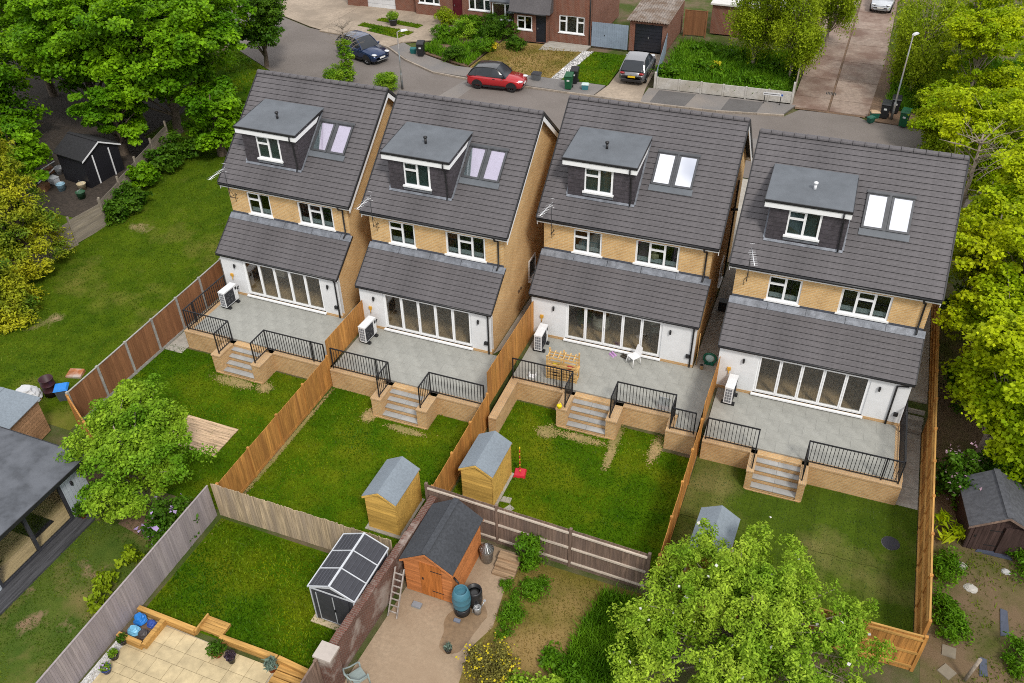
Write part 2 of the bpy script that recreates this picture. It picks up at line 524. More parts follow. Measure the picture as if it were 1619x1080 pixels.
M_PURP = leafmat('dark_purple_leaf', (0.05, 0.035, 0.05), (0.09, 0.06, 0.08), 0.2, 0.3)
M_BARK = std('bark', (0.13, 0.10, 0.075), 0.95, 0.3, 8, 0.6)
M_PBARK = std('pale_bark', (0.30, 0.25, 0.20), 0.95, 0.25, 8, 0.5)
M_RED_BRICK = brick('red_brick', (0.24, 0.085, 0.05), (0.19, 0.065, 0.042), (0.27, 0.19, 0.15))
M_OLD_BRICK = brick('old_yard_brick', (0.17, 0.075, 0.055), (0.125, 0.06, 0.048), (0.2, 0.15, 0.125), dirt=(0.30, 0.25, 0.22))
M_CORR = std('corrugated_sheet', (0.24, 0.205, 0.18), 0.9, 0.25, 4, 0.3, c2=(0.15, 0.105, 0.075), big=1.2)
M_PATCH = std('worn_soil', (0.33, 0.235, 0.105), 0.95, 0.2, 6, 0.2, c2=(0.22, 0.19, 0.06), world=True)
M_BLUEF = std('blue_grey_paint', (0.25, 0.31, 0.39), 0.6, 0.07, 4, 0.05)
M_GALV = std('galvanised', (0.45, 0.46, 0.47), 0.4, 0.12, 6, 0.1, metal=0.7)
M_TYRE = std('tyre_rubber', (0.016, 0.016, 0.017), 0.8, 0.1, 8, 0.0)
M_CARGLASS = std('car_glass', (0.022, 0.026, 0.032), 0.18, 0.05, 4, 0.0, spec=0.5, bigvar=0)
M_LAMPGL = std('lamp_lens', (0.7, 0.72, 0.75), 0.15, 0.05, 4, 0.0)
M_TAIL = std('tail_lens', (0.28, 0.01, 0.012), 0.2, 0.05, 4, 0.0)

def flat(name, c, rough=0.5, metal=0.0, var=0.06):
    return MATS.get(name) or std(name, c, rough, var, 6, 0.05, metal=metal, bigvar=0.08)

# ------------------------------------------------------------------ foliage helpers
def quads_mesh(name, V, nq):
    me = bpy.data.meshes.new(name)
    me.vertices.add(nq * 4)
    me.vertices.foreach_set('co', np.ascontiguousarray(V, dtype=np.float32).ravel())
    me.loops.add(nq * 4)
    me.loops.foreach_set('vertex_index', np.arange(nq * 4, dtype=np.int32))
    me.polygons.add(nq)
    me.polygons.foreach_set('loop_start', np.arange(nq, dtype=np.int32) * 4)
    me.polygons.foreach_set('loop_total', np.full(nq, 4, dtype=np.int32))
    me.update(calc_edges=True)
    return me

def nrm(a):
    return a / np.maximum(np.linalg.norm(a, axis=1, keepdims=True), 1e-9)

def leaf_quads(P, size, upb=0.5, width=0.55, out=None, droop=0.0, fold=0.18):
    n = len(P)
    N = RNG.normal(size=(n, 3)) * 0.6
    N[:, 2] += upb
    if out is not None:
        N += out
    N = nrm(N)
    T = RNG.normal(size=(n, 3))
    T[:, 2] -= droop
    T = nrm(T - N * (T * N).sum(1, keepdims=True))
    B = np.cross(N, T)
    L = (size * RNG.uniform(0.6, 1.35, n))[:, None]
    V = np.empty((n, 4, 3))
    V[:, 0] = P - T * L * 0.5
    V[:, 1] = P + B * L * width * 0.5 + N * L * fold - T * L * 0.05
    V[:, 2] = P + T * L * 0.5
    V[:, 3] = P - B * L * width * 0.5 + N * L * fold - T * L * 0.05
    return V

def in_ball(n, shell=0.35):
    d = nrm(RNG.normal(size=(n, 3)))
    r = RNG.uniform(0, 1, n) ** shell
    return d * r[:, None], d

def crown_mesh(name, blobs, nclump, nleaf, leaf, rc, flat_=0.5, upb=0.6, width=0.6, shell=0.35, droop=0.0, low=-0.75, hang=0.0):
    """leaf clumps spread through several ellipsoids; returns mesh and clump centres"""
    vol = np.array([(b[3] * b[4] * b[5]) ** 0.67 for b in blobs])
    cnt = np.maximum(1, (vol / vol.sum() * nclump).astype(int))
    C, OUT = [], []
    for b, c in zip(blobs, cnt):
        p, d = in_ball(c * 2, shell)
        k = p[:, 2] > low
        p, d = p[k][:c], d[k][:c]
        C.append(p * np.array(b[3:6]) + np.array(b[0:3]))
        OUT.append(d)
    C, OUT = np.vstack(C), np.vstack(OUT)
    m = max(1, nleaf // len(C))
    q, _ = in_ball(len(C) * m, 0.5)
    rcs = rc * RNG.uniform(0.55, 1.35, len(C))
    idx = np.repeat(np.arange(len(C)), m)
    q[:, 2] *= flat_
    P = C[idx] + q * rcs[idx][:, None]
    if hang:
        P[:, 2] -= RNG.uniform(0, 1, len(P)) ** 1.5 * hang * rcs[idx] * 2
    # clumps droop at their rim like real sprays
    P[:, 2] -= (np.hypot(q[:, 0], q[:, 1]) ** 2) * rcs[idx] * 0.25
    V = leaf_quads(P, leaf, upb, width, OUT[idx] * 0.45, droop)
    return quads_mesh(name, V.reshape(-1, 3), len(P)), C

def limbs(C, base, top, r0, n, wig=0.25, rmin=0.015, lean=0.35):
    mb = MB()
    base, top = Vector(base), Vector(top)
    pts = [base.lerp(top, t) + Vector((random.uniform(-1, 1) * wig * 0.4, random.uniform(-1, 1) * wig * 0.4, 0)) * (0 if t == 0 else 1) for t in (0, 0.2, 0.45, 0.7, 1.0)]
    mb.tube([pts[0] - Vector((0, 0, 0.3))] + pts, [r0 * 1.35, r0 * 1.15, r0 * 0.85, r0 * 0.62, r0 * 0.4, r0 * 0.15], 8)
    for c in list(C)[:n]:
        c = Vector(c)
        t = max(0.15, min(0.95, (c.z - base.z) / max(0.1, top.z - base.z) - lean))
        s = base.lerp(top, t)
        mid = s.lerp(c, 0.5) + Vector((random.uniform(-wig, wig), random.uniform(-wig, wig), random.uniform(0, wig)))
        rr = r0 * 0.32 * (1 - 0.5 * t)
        mb.tube([s, mid, c], [rr, rr * 0.55, rmin * 0.5], 5, False)
    return mb

def tree(name, label, base, height, r0, blobs, nclump, nleaf, leaf, rc, mat, bark=None, group=None, nl=40, cat='tree', top=None, extra=None, **kw):
    t = thing(name, label, cat, base, 0, group)
    me, C = crown_mesh('crown', blobs, nclump, nleaf, leaf, rc, **kw)
    sel = C[RNG.permutation(len(C))]
    limbs(sel, (0, 0, 0), top or (0, 0, height * 0.85), r0, nl).obj('trunk', bark or M_BARK, t)
    link('crown', me, mat, t)
    if extra:
        for (nm, em, cnt, sz) in extra:
            k = RNG.integers(0, len(C), cnt)
            P = C[k] + RNG.normal(size=(cnt, 3)) * rc * 0.5
            P[:, 2] += rc * 0.2
            V = leaf_quads(P, sz, 0.8, 0.9)
            link(nm, quads_mesh(nm, V.reshape(-1, 3), cnt), em, t)['kind'] = 'stuff'
    return t

def bush(name, label, base, rx, ry, rz, n, leaf, mat, group=None, cat='shrub', rc=0.25, nclump=None, flower=None, upb=0.5, lumps=5, width=0.55, stem=True, shell=0.4):
    t = thing(name, label, cat, base, 0, group)
    bl = [(0, 0, rz * 0.5, rx * 0.8, ry * 0.8, rz * 0.5)]
    for i in range(lumps):
        a = 2 * math.pi * (i + random.random() * 0.7) / lumps
        bl.append((math.cos(a) * rx * 0.5, math.sin(a) * ry * 0.5, rz * random.uniform(0.35, 0.6), rx * 0.5, ry * 0.5, rz * random.uniform(0.3, 0.45)))
    me, C = crown_mesh('foliage', bl, nclump or max(12, n // 45), n, leaf, rc, low=-0.95, upb=upb, width=width, shell=shell)
    link('foliage', me, mat, t)
    if stem:
        limbs(C, (0, 0, 0), (0, 0, rz * 0.6), 0.03, 8, 0.05, 0.008).obj('stem', M_BARK, t)
    if flower:
        fm, cnt, sz = flower
        k = RNG.integers(0, len(C), cnt)
        P = C[k] + nrm(C[k] - np.array([0, 0, rz * 0.4])) * rc * 0.7 + RNG.normal(size=(cnt, 3)) * rc * 0.35
        link('flowers', quads_mesh('flowers', leaf_quads(P, sz, 0.9, 0.9).reshape(-1, 3), cnt), fm, t)['kind'] = 'stuff'
    return t

def inpoly(px, py, poly):
    c = np.zeros(len(px), bool)
    j = len(poly) - 1
    for i in range(len(poly)):
        xi, yi = poly[i]
        xj, yj = poly[j]
        c ^= ((yi > py) != (yj > py)) & (px < (xj - xi) * (py - yi) / (yj - yi + 1e-12) + xi)
        j = i
    return c

def grass(label, poly, dens, h, mat, zf, name='grass', wd=0.03, clump=0.0, cat='grass', parent=None, holes=()):
    xs = [p[0] for p in poly]
    ys = [p[1] for p in poly]
    n = int((max(xs) - min(xs)) * (max(ys) - min(ys)) * dens)
    px, py = RNG.uniform(min(xs), max(xs), n), RNG.uniform(min(ys), max(ys), n)
    k = inpoly(px, py, poly)
    if clump:
        k &= (np.sin(px * 2.1 + 1.3 * np.sin(py * 1.7)) + np.sin(py * 2.7 + np.cos(px * 1.9)) + RNG.normal(size=n) * 0.5) > clump
    for (hx_, hy_, ra, rb) in holes:
        k &= (((px - hx_) / ra) ** 2 + ((py - hy_) / rb) ** 2 + RNG.normal(size=n) * 0.35) > 0.30
    px, py = px[k], py[k]
    n = len(px)
    pz = zf(px, py) if callable(zf) else np.full(n, zf)
    P = np.stack([px, py, pz], 1)
    a = RNG.uniform(0, 2 * np.pi, n)
    B = np.stack([np.cos(a), np.sin(a), np.zeros(n)], 1)
    hh = h * RNG.uniform(0.4, 1.3, n)
    T = np.stack([RNG.normal(size=n) * 0.55, RNG.normal(size=n) * 0.55, np.ones(n)], 1) * hh[:, None]
    V = np.empty((n, 4, 3))
    V[:, 0] = P - B * wd
    V[:, 1] = P + B * wd
    V[:, 2] = P + T + B * wd * 0.3
    V[:, 3] = P + T - B * wd * 0.3
    o = link(name, quads_mesh(name, V.reshape(-1, 3), n), mat, parent)
    o['kind'] = 'stuff'
    if parent is None:
        tag(o, label, cat)
    return o

# ------------------------------------------------------------------ ground
H = [(0.0, 0.0, 0.0, 6.40), (7.57, -0.10, 0.005, 6.39), (15.06, 1.98, 0.016, 7.30), (23.48, 1.22, 0.018, 7.27)]

def sstep(a, b, x):
    t = np.clip((x - a) / (b - a), 0, 1)
    return t * t * (3 - 2 * t)

def gz(x, y):
    x, y = np.asarray(x, float), np.asarray(y, float)
    side = -1 + 0.94 * sstep(-7, 12, y)
    yb = np.select([x < -0.05, x < 15.1, x < 23.45, x < 30.9], [1.0, -2.6, -0.6, -1.3], 2.6)
    mid = -1 + 0.94 * np.clip((y - yb) / 0.5, 0, 1)
    return np.where((x < -1.05) | (x > 31.95), side, mid)

xs = np.unique(np.concatenate([np.linspace(-400, -40, 10), np.arange(-40, 50, 1.0), np.linspace(50, 400, 10), [-1.09, -1.01, -0.06, 0, 15.08, 15.12, 23.44, 23.48, 30.88, 30.93, 31.91, 31.99]]))
ys = np.unique(np.concatenate([np.linspace(-300, -30, 8), np.arange(-30, 80, 1.0), np.linspace(80, 500, 10), np.arange(-3, 4, 0.25)]))
X, Y = np.meshgrid(xs, ys)
Z = gz(X, Y)
nx, ny = len(xs), len(ys)
idx = np.arange(nx * ny).reshape(ny, nx)
F = np.stack([idx[:-1, :-1], idx[:-1, 1:], idx[1:, 1:], idx[1:, :-1]], -1).reshape(-1, 4)
me = bpy.data.meshes.new('ground')
me.from_pydata(np.stack([X, Y, Z], -1).reshape(-1, 3).tolist(), [], F.tolist())
struct(link('ground', me, M_ROUGH))

def sheet(name, poly, z, mat, thick=0.02):
    """thin solid sheet with the outline poly; z a number or the ground function plus an offset"""
    mb = MB()
    mb.prism([(x, y, z - thick) for x, y in poly], (0, 0, thick))
    return struct(mb.obj(name, mat))

def drape(name, x0, x1, y0, y1, off, mat, step=0.5, inside=None):
    gx = np.linspace(x0, x1, max(2, int((x1 - x0) / step) + 1))
    gy = np.linspace(y0, y1, max(2, int((y1 - y0) / step) + 1))
    A, B = np.meshgrid(gx, gy)
    C = gz(A, B) + off
    ii = np.arange(A.size).reshape(A.shape)
    f = np.stack([ii[:-1, :-1], ii[:-1, 1:], ii[1:, 1:], ii[1:, :-1]], -1).reshape(-1, 4)
    if inside:
        cx, cy = (A[:-1, :-1] + A[1:, 1:]).ravel() / 2, (B[:-1, :-1] + B[1:, 1:]).ravel() / 2
        f = f[inpoly(cx, cy, inside)]
    me = bpy.data.meshes.new(name)
    me.from_pydata(np.stack([A, B, C], -1).reshape(-1, 3).tolist(), [], f.tolist())
    return struct(link(name, me, mat))

# field left of the houses and its grass
FIELD = [(-30, -11.5), (-2.2, -11.5), (-1.12, -9), (-1.12, 24), (-9, 24), (-16, 25), (-15.2, 17), (-13.6, 11.5), (-11.2, 2.5), (-11.6, -1), (-14, -8)]
drape('field', -16, -1.12, -9.8, 24, 0.006, M_FIELD, 0.5)
grass('short grass of the open field left of the houses', [(-13, -9), (-1.2, -9), (-1.2, 14), (-12, 14), (-11, 2)], 190, 0.055, M_GRASSF, gz, wd=0.022)
# garden lawns
LAWNS = [('lawn behind the leftmost house', [(-1.0, -3.5), (7.62, -3.5), (7.62, -11.2), (2.8, -11.2), (-1.0, -9.5)]),
         ('lawn behind the second house from the left', [(7.78, -3.5), (15.1, -3.5), (15.15, -11.0), (7.9, -11.3)]),
         ('lawn behind the third house from the left', [(15.28, -1.5), (22.2, -1.5), (22.2, -2.3), (23.4, -2.3), (23.4, -8.8), (15.28, -8.6)])]
WORN = [[(3.5, -4.75, 1.0, .3), (5.0, -4.6, .35, .3)], [(10.2, -4.55, .3, .4), (12.0, -4.85, .8, .18), (7.85, -7.0, .09, 3.6)],
        [(17.55, -2.85, .4, .35), (18.9, -2.75, 1.0, .22), (20.3, -2.3, .2, .8), (21.95, -2.3, .22, .75), (20.35, -3.3, .16, .7)]]
for i, (lb, pl) in enumerate(LAWNS):
    sheet('lawn', pl, -0.992, M_LAWN)
    for (hx_, hy_, ra, rb) in WORN[i]:
        n_ = int(4200 * math.sqrt(ra * rb))
        q_ = RNG.normal(size=(n_, 2)) * 0.42
        q_ = np.stack([hx_ + q_[:, 0] * ra, hy_ + q_[:, 1] * rb, np.full(n_, -0.982)], 1)
        struct(link('worn_patch', quads_mesh('worn_patch', leaf_quads(q_, .055, 9.0, .9, fold=.0).reshape(-1, 3), n_), M_PATCH))
    grass('green grass of the ' + lb, [(x * 0.995 + 0.02, y) for x, y in pl], 420, 0.05, M_GRASSB, -0.992, wd=0.018, holes=WORN[i])
lw = struct(MB().box(23.6, 30.95, -8.15, -1.3, -1.02, -0.994).box(30.95, 31.8, -8.15, -1.95, -1.02, -0.9945).obj('lawn', M_LAWN4))
k = 0
for yy0, yy1 in ((-8.1, -5.3), (-5.27, -1.9)):
    x = 23.62
    while x < 31.75:
        wdt = 0.41 if yy0 < -5.29 else 0.47
        x1 = min(x + wdt, 31.8)
        y1 = yy1 if x1 < 30.95 else -1.96
        MB().box(x + 0.0015, x1 - 0.0015, yy0 + random.uniform(0, .04), y1, -1.0, -0.972 + random.uniform(-.003, .004)).obj('turf_strip', M_LAWN4, lw)
        x = x1
grass('fine grass of the newly turfed lawn behind the rightmost house', [(23.62, -8.1), (31.78, -8.1), (31.78, -2), (23.62, -2.3)], 170, 0.035, leafmat('turf_blade', (0.07, 0.115, 0.026), (0.10, 0.15, 0.036), 0.3, 0.3), -0.972, wd=0.014)
sheet('lawn', [(7.75, -11.5), (14.9, -11.5), (14.9, -15.7), (7.75, -15.9)], -0.992, M_LAWN)
grass('thick bright grass of the lawn beside the grey fence', [(7.8, -11.55), (14.85, -11.6), (14.85, -15.65), (7.8, -15.85)], 560, 0.07, M_GRASSB, -0.992, wd=0.02)
sheet('lawn', [(2.9, -12.6), (7.35, -11.5), (7.4, -21), (2.9, -21)], -0.993, lawnmat('patchy_lawn', (0.07, 0.12, 0.018), (0.11, 0.15, 0.025), (0.20, 0.16, 0.06), 0.50, 0.5, (0.27, 0.18, 0.11), 0.60))
grass('worn patchy grass in front of the garden room', [(3.0, -12.7), (7.3, -11.7), (7.35, -20.5), (3.0, -20.5)], 250, 0.045, M_GRASSF, -0.992, wd=0.016, clump=-0.9)
sheet('soil_bed', [(4.2, -12.2), (7.35, -11.6), (7.35, -14.6), (6.3, -13.4), (4.3, -13.1)], -0.983, M_SOIL)
# bare yard with the orange shed, dry lawn next to it
sheet('yard', [(15.75, -9.05), (18.6, -9.1), (19.0, -12.2), (18.6, -13.2), (19.3, -18), (15.3, -18)], -0.988, M_BARE)
w_ = [at(*q, -0.98) for q in [(722, 962), (745, 958), (768, 955), (772, 972), (758, 990), (742, 1012), (728, 1032), (705, 1035), (695, 1022), (700, 1000), (705, 975)]]
wp = [w_[k].lerp(w_[(k + 1) % len(w_)], t_) + Vector((random.uniform(-.05, .05), random.uniform(-.05, .05), 0)) for k in range(len(w_)) for t_ in (0, .25, .5, .75)]
wp = [(wp[k - 1] + wp[k] * 2 + wp[(k + 1) % len(wp)]) / 4 for k in range(len(wp))]
sheet('wet_patch', [(p.x, p.y) for p in wp], -0.984, M_WET, 0.003)
sheet('dry_lawn', [(18.7, -9.2), (23.3, -9.2), (23.3, -18), (18.7, -18)], -0.99, M_DRYG)
grass('dry straw coloured grass below the white railed fence', [(18.9, -9.3), (23.2, -9.3), (23.2, -16), (18.9, -16)], 200, 0.05, M_GRASSD, -0.99, wd=0.016)
# right neighbour's rough plot
drape('rough_plot', 32.05, 44, -14, 10, 0.006, M_PLOT, 0.5)
grass('sparse weeds on the rough plot right of the long fence', [(32.3, -12), (40, -12), (40, -3), (32.3, -3)], 130, 0.09, M_GRASSF, gz, wd=0.022, clump=0.4)

# ------------------------------------------------------------------ the four new houses
YE, ZE, YR, ZR, YW = 1.39, 5.178, 5.838, 8.842, 1.621
SL = (ZR - ZE) / (YR - YE)
AN = math.atan(SL)
YL, ZL, ZT = -0.113, 2.222, 3.523
AN2 = math.atan((ZT - ZL) / (YW - YL))
OX = 0.27
ORD = ['leftmost', 'second from the left', 'third from the left', 'rightmost']
CM = {}

def course_mesh(x0, x1, an, e, ph):
    key = (round(x0, 3), round(x1, 3), round(an, 3), ph)
    if key in CM:
        return CM[key]
    mb = MB()
    u, n = Vector((0, math.cos(an), math.sin(an))), Vector((0, -math.sin(an), math.cos(an)))
    tw = 0.30
    x = x0 - (tw / 2 if ph else 0)
    rr = random.Random(5 + ph)
    while x < x1 - 0.01:
        a, b = max(x, x0) + 0.0003, min(x + tw, x1) - 0.0003
        j = rr.uniform(-0.0004, 0.0004)
        if b - a > 0.02:
            p = lambda xx, s, h: Vector((xx, 0, 0)) + u * s + n * h
            mb.hexa([p(a, 0.0, 0.022), p(b, 0.0, 0.022), p(b, e - 0.015, 0.0), p(a, e - 0.015, 0.0)],
                    [p(a, 0.0, 0.038 + j), p(b, 0.0, 0.038 + j), p(b, e - 0.015, 0.022 + j), p(a, e - 0.015, 0.022 + j)])
        x += tw
    CM[key] = mb.mesh('tile_course')
    return CM[key]

def wall_holes(mb, x0, x1, z0, z1, y, th, holes):
    """wall facing -Y with rectangular openings and their reveals"""
    gx = sorted({x0, x1, *[h[0] for h in holes], *[h[1] for h in holes]})
    gzz = sorted({z0, z1, *[h[2] for h in holes], *[h[3] for h in holes]})
    for a, b in zip(gx, gx[1:]):
        for c, d in zip(gzz, gzz[1:]):
            if any(h[0] <= a and b <= h[1] and h[2] <= c and d <= h[3] for h in holes):
                continue
            mb.poly([(a, y, c), (b, y, c), (b, y, d), (a, y, d)])
            mb.poly([(b, y + th, c), (a, y + th, c), (a, y + th, d), (b, y + th, d)])
    for a, b, c, d in holes:
        mb.poly([(a, y, c), (a, y, d), (a, y + th, d), (a, y + th, c)])
        mb.poly([(b, y, c), (b, y + th, c), (b, y + th, d), (b, y, d)])
        mb.poly([(a, y, c), (a, y + th, c), (b, y + th, c), (b, y, c)])
        mb.poly([(a, y, d), (b, y, d), (b, y + th, d), (a, y + th, d)])
    mb.poly([(x0, y, z1), (x1, y, z1), (x1, y + th, z1), (x0, y + th, z1)])
    return mb

def window(par, x0, x1, z0, z1, y, lights, sill=True, gl=None, fr=None, fw_=0.062, name='window', label=None):
    """frame set at y (front face), lights = [(share, has_fanlight), ...]"""
    mb = MB()
    d = 0.07
    mb.box(x0, x1, y, y + d, z0, z0 + fw_)
    mb.box(x0, x1, y, y + d, z1 - fw_, z1)
    mb.box(x0, x0 + fw_, y, y + d, z0 + fw_, z1 - fw_)
    mb.box(x1 - fw_, x1, y, y + d, z0 + fw_, z1 - fw_)
    panes = []
    tot = sum(l[0] for l in lights)
    x = x0 + fw_
    inner = x1 - x0 - 2 * fw_
    for i, (s, fan) in enumerate(lights):
        xa, xb = x, x + inner * s / tot
        x = xb
        if i < len(lights) - 1:
            mb.box(xb - fw_ * 0.55, xb + fw_ * 0.55, y - 0.006, y + d, z0 + fw_, z1 - fw_)
        la, lb = xa + (fw_ * 0.55 if i else 0), xb - (fw_ * 0.55 if i < len(lights) - 1 else 0)
        if fan:
            zt = z1 - fw_ - (z1 - z0) * 0.29
            mb.box(la, lb, y - 0.004, y + d, zt - fw_ * 0.5, zt + fw_ * 0.5)
            # opening fanlight sash
            for q in ((la, lb, zt + fw_ * 0.5, zt + fw_ * 0.5 + 0.02), (la, lb, z1 - fw_ - 0.02, z1 - fw_)):
                mb.box(q[0], q[1], y - 0.012, y + 0.05, q[2], q[3])
            panes += [(la, lb, z0 + fw_, zt - fw_ * 0.5), (la, lb, zt + fw_ * 0.5, z1 - fw_)]
        else:
            for q in ((la, la + 0.026, z0 + fw_, z1 - fw_), (lb - 0.026, lb, z0 + fw_, z1 - fw_)):
                mb.box(q[0], q[1], y - 0.012, y + 0.05, q[2], q[3])
            panes.append((la + 0.026, lb - 0.026, z0 + fw_, z1 - fw_))
    o = mb.obj(name, fr or M_UPVC, par, label=label)
    for a, b, c, e in panes:
        MB().box(a, b, y + 0.03, y + 0.045, c, e).obj('pane', gl or M_GLASS, o)
    if sill:
        MB().box(x0 - 0.06, x1 + 0.06, y - 0.11, y - 0.004, z0 - 0.055, z0 + 0.012).obj('sill', M_UPVC, o)
    return o

def downpipe(par, pts, r=0.037):
    return MB().tube(pts, r, 8).obj('downpipe', M_BLACK, par)

SKYMAT = ['blind', 'blind', 'mirror', 'mirror']
def house(i):
    hx, hy, ya, W = H[i]
    wide = i > 1
    t = thing('detached_house', ORD[i] + ' of the four new buff brick houses with dormers', 'house', (hx, hy, 0), ya, 'row of new houses')
    wd = (-0.158, -0.21, 0.197, 0.172)[i]
    sdx = (-0.134, -0.164, 0.131, 0.167)[i]
    ex, yb = W, 2 * YR - YW          # right wall, front wall
    zr = lambda y: ZE + (min(y, 2 * YR - y) - YE) * SL
    # --- walls
    mb = MB()
    w1 = (1.146 + wd, 2.424 + wd, 3.673, 4.80)
    w2 = (3.89 + wd, 5.762 + wd, 3.673, 4.80)
    wall_holes(mb, 0, ex, 2.6, 5.18, YW, 0.25, [w1, w2])
    for x in (0.0, ex - 0.25):
        mb.prism([(x, YW + 0.001, -0.3), (x, yb, -0.3), (x, yb, zr(yb) - 0.12), (x, YR, ZR - 0.12), (x, YW + 0.001, zr(YW) - 0.12)], (0.25, 0, 0))
        mb.prism([(x + 0.001, 0.201, -0.3), (x + 0.001, YW, -0.3), (x + 0.001, YW, ZT - 0.14), (x + 0.001, 0.201, ZL + 0.08)], (0.248, 0, 0))
    mb.box(0.25, ex - 0.25, yb - 0.25, yb, -0.3, 5.1)
    mb.obj('brick_wall', M_BUFF, t)
    bx0, bx1 = 1.386 + wd, 5.673 + wd
    wall_holes(MB(), 0, ex, 0.13, 2.32, 0, 0.2, [(bx0, bx1, 0.13, 2.06)]).obj('rendered_wall', M_RENDER, t)
    MB().box(-0.012, ex + 0.012, -0.018, 0.2, -0.3, 0.13).obj('brick_plinth', M_BUFF2, t)
    # --- inside: floor, back wall, ceilings
    MB().box(0.25, ex - 0.25, 0.2, 6.0, 0.10, 0.128).obj('room_floor', M_FLOOR, t)
    MB().box(0.25, ex - 0.25, 6.0, 6.1, 0.13, 2.5).obj('room_wall', M_INWALL, t)
    MB().box(0.25, ex - 0.25, YW + 0.26, 6.0, 2.5, 2.58).obj('room_ceiling', M_INWALL, t)
    MB().box(0.25, ex - 0.25, 4.6, 4.7, 2.6, 5.2).box(0.25, ex - 0.25, YW + .3, 4.6, 5.1, 5.18).obj('bedroom_wall', M_INWALL, t)
    # --- windows
    window(t, *w1, YW + 0.05, [(1, True), (1, False)])
    window(t, *w2, YW + 0.05, [(1, False), (1.05, True), (1, False)])
    for q in (w1, w2):
        MB().box(q[0] + .08, q[1] - .08, YW + 0.16, YW + 0.2, q[2] + .08, q[2] + 0.27).obj('window_board', M_UPVC, t)
    # --- bifold door
    mb = MB()
    y = 0.05
    mb.box(bx0, bx1, y, y + 0.09, 0.13, 0.19).box(bx0, bx1, y, y + 0.09, 2.0, 2.06).box(bx0, bx0 + 0.06, y, y + 0.09, 0.19, 2.0).box(bx1 - 0.06, bx1, y, y + 0.09, 0.19, 2.0)
    bf = mb.obj('bifold_door', M_UPVC, t)
    lw_ = (bx1 - bx0 - 0.12) / 5
    for k in range(5):
        a = bx0 + 0.06 + k * lw_
        b = a + lw_
        mb = MB()
        f = 0.062
        mb.box(a + .004, b - .004, y - 0.012, y + 0.06, 0.195, 0.195 + f).box(a + .004, b - .004, y - 0.012, y + 0.06, 1.995 - f, 1.995)
        mb.box(a + .004, a + f, y - 0.012, y + 0.06, 0.195 + f, 1.995 - f).box(b - f, b - .004, y - 0.012, y + 0.06, 0.195 + f, 1.995 - f)
        if k == 2:
            mb.box(a + 0.015, a + 0.045, y - 0.05, y - 0.012, 1.0, 1.14)
        mb.obj('door_leaf', M_UPVC, bf)
        MB().box(a + f, b - f, y + 0.02, y + 0.035, 0.195 + f, 1.995 - f).obj('pane', M_BIFOLD, bf)
    MB().box(bx0 - 0.05, bx1 + 0.05, -0.13, 0.048, 0.07, 0.128).obj('door_sill', M_UPVC, t)
    # --- main roof
    e = 0.25
    nco = 23
    x0, x1 = -OX, W + OX
    u = Vector((0, math.cos(AN), math.sin(AN)))
    mb = MB()
    mb.prism([(x0 + .02, YE + 0.02, ZE - 0.09), (x0 + .02, YR, ZR - 0.09), (x0 + .02, 2 * YR - YE - 0.02, ZE - 0.09), (x0 + .02, 2 * YR - YE - 0.02, ZE), (x0 + .02, YR, ZR - 0.005), (x0 + .02, YE + 0.02, ZE)], (x1 - x0 - .04, 0, 0))
    rf = mb.obj('roof', M_UNDER, t)
    for j in range(nco):
        p = Vector((0, YE, ZE)) + u * (j * e)
        link('tile_course', course_mesh(x0, x1, AN, e, j % 2), M_TILE, rf, p)
        link('tile_course', course_mesh(x0, x1, AN, e, j % 2), M_TILE, rf, (W, 2 * YR - p.y, p.z), math.pi)
    rm = CM.get('ridge')
    if rm is None:
        mb = MB()
        pr = [(math.cos(a) * 0.135, math.sin(a) * 0.11) for a in [math.pi * k / 6 for k in range(7)]]
        mb.prism([(0, q[0] * 1.06, q[1] * 1.1 - 0.02) for q in pr], (0.05, 0, 0))
        mb.prism([(0.051, q[0], q[1] - 0.02) for q in pr], (0.372, 0, 0))
        mb.prism([(0.424, q[0] * 0.8, q[1] * 0.75 - 0.025) for q in pr], (0.025, 0, 0))
        rm = CM['ridge'] = mb.mesh('ridge_tile')
    x = x0
    while x < x1 - 0.1:
        o = link('ridge_tile', rm, M_TILE, rf, (x, YR, ZR + 0.02 + random.uniform(-.004, .004)))
        o.scale.x = min(1, (x1 - x) / 0.449)
        x += 0.449
    # verges and bargeboards
    for x in (x0 - 0.035, x1 - 0.012):
        for sgn in (1, -1):
            yy = lambda v: v if sgn > 0 else 2 * YR - v
            a, b = Vector((x + 0.0235, yy(YE), ZE + 0.0)), Vector((x + 0.0235, yy(YR), ZR + 0.005))
            MB().bar(a, b, 0.047, 0.11).obj('verge', M_BLACK, t)
    for x in (x0 + 0.005, x1 - 0.03):
        for sgn in (1, -1):
            yy = lambda v: v if sgn > 0 else 2 * YR - v
            MB().prism([(x, yy(YE + 0.05), ZE - 0.10), (x, yy(YR), ZR - 0.10), (x, yy(YR), ZR - 0.34), (x, yy(YE + 0.05), ZE - 0.34)], (0.024, 0, 0)).obj('bargeboard', M_UPVC, t)
    # eaves
    MB().box(x0, x1, YE + 0.045, YE + 0.07, ZE - 0.22, ZE - 0.03).box(x0 + 0.03, x1 - 0.03, YE + 0.07, YW - 0.003, ZE - 0.2, ZE - 0.18).obj('fascia', M_UPVC, t)
    MB().tube([(x0, YE - 0.02, ZE - 0.06), (x1, YE - 0.02, ZE - 0.06)], 0.062, 8).obj('gutter', M_BLACK, t)
    y2 = 2 * YR - YE
    MB().box(x0, x1, y2 - 0.07, y2 - 0.045, ZE - 0.22, ZE - 0.03).obj('fascia', M_UPVC, t)
    MB().tube([(x0, y2 + 0.02, ZE - 0.06), (x1, y2 + 0.02, ZE - 0.06)], 0.062, 8).obj('gutter', M_BLACK, t)
    dx = W - 0.22
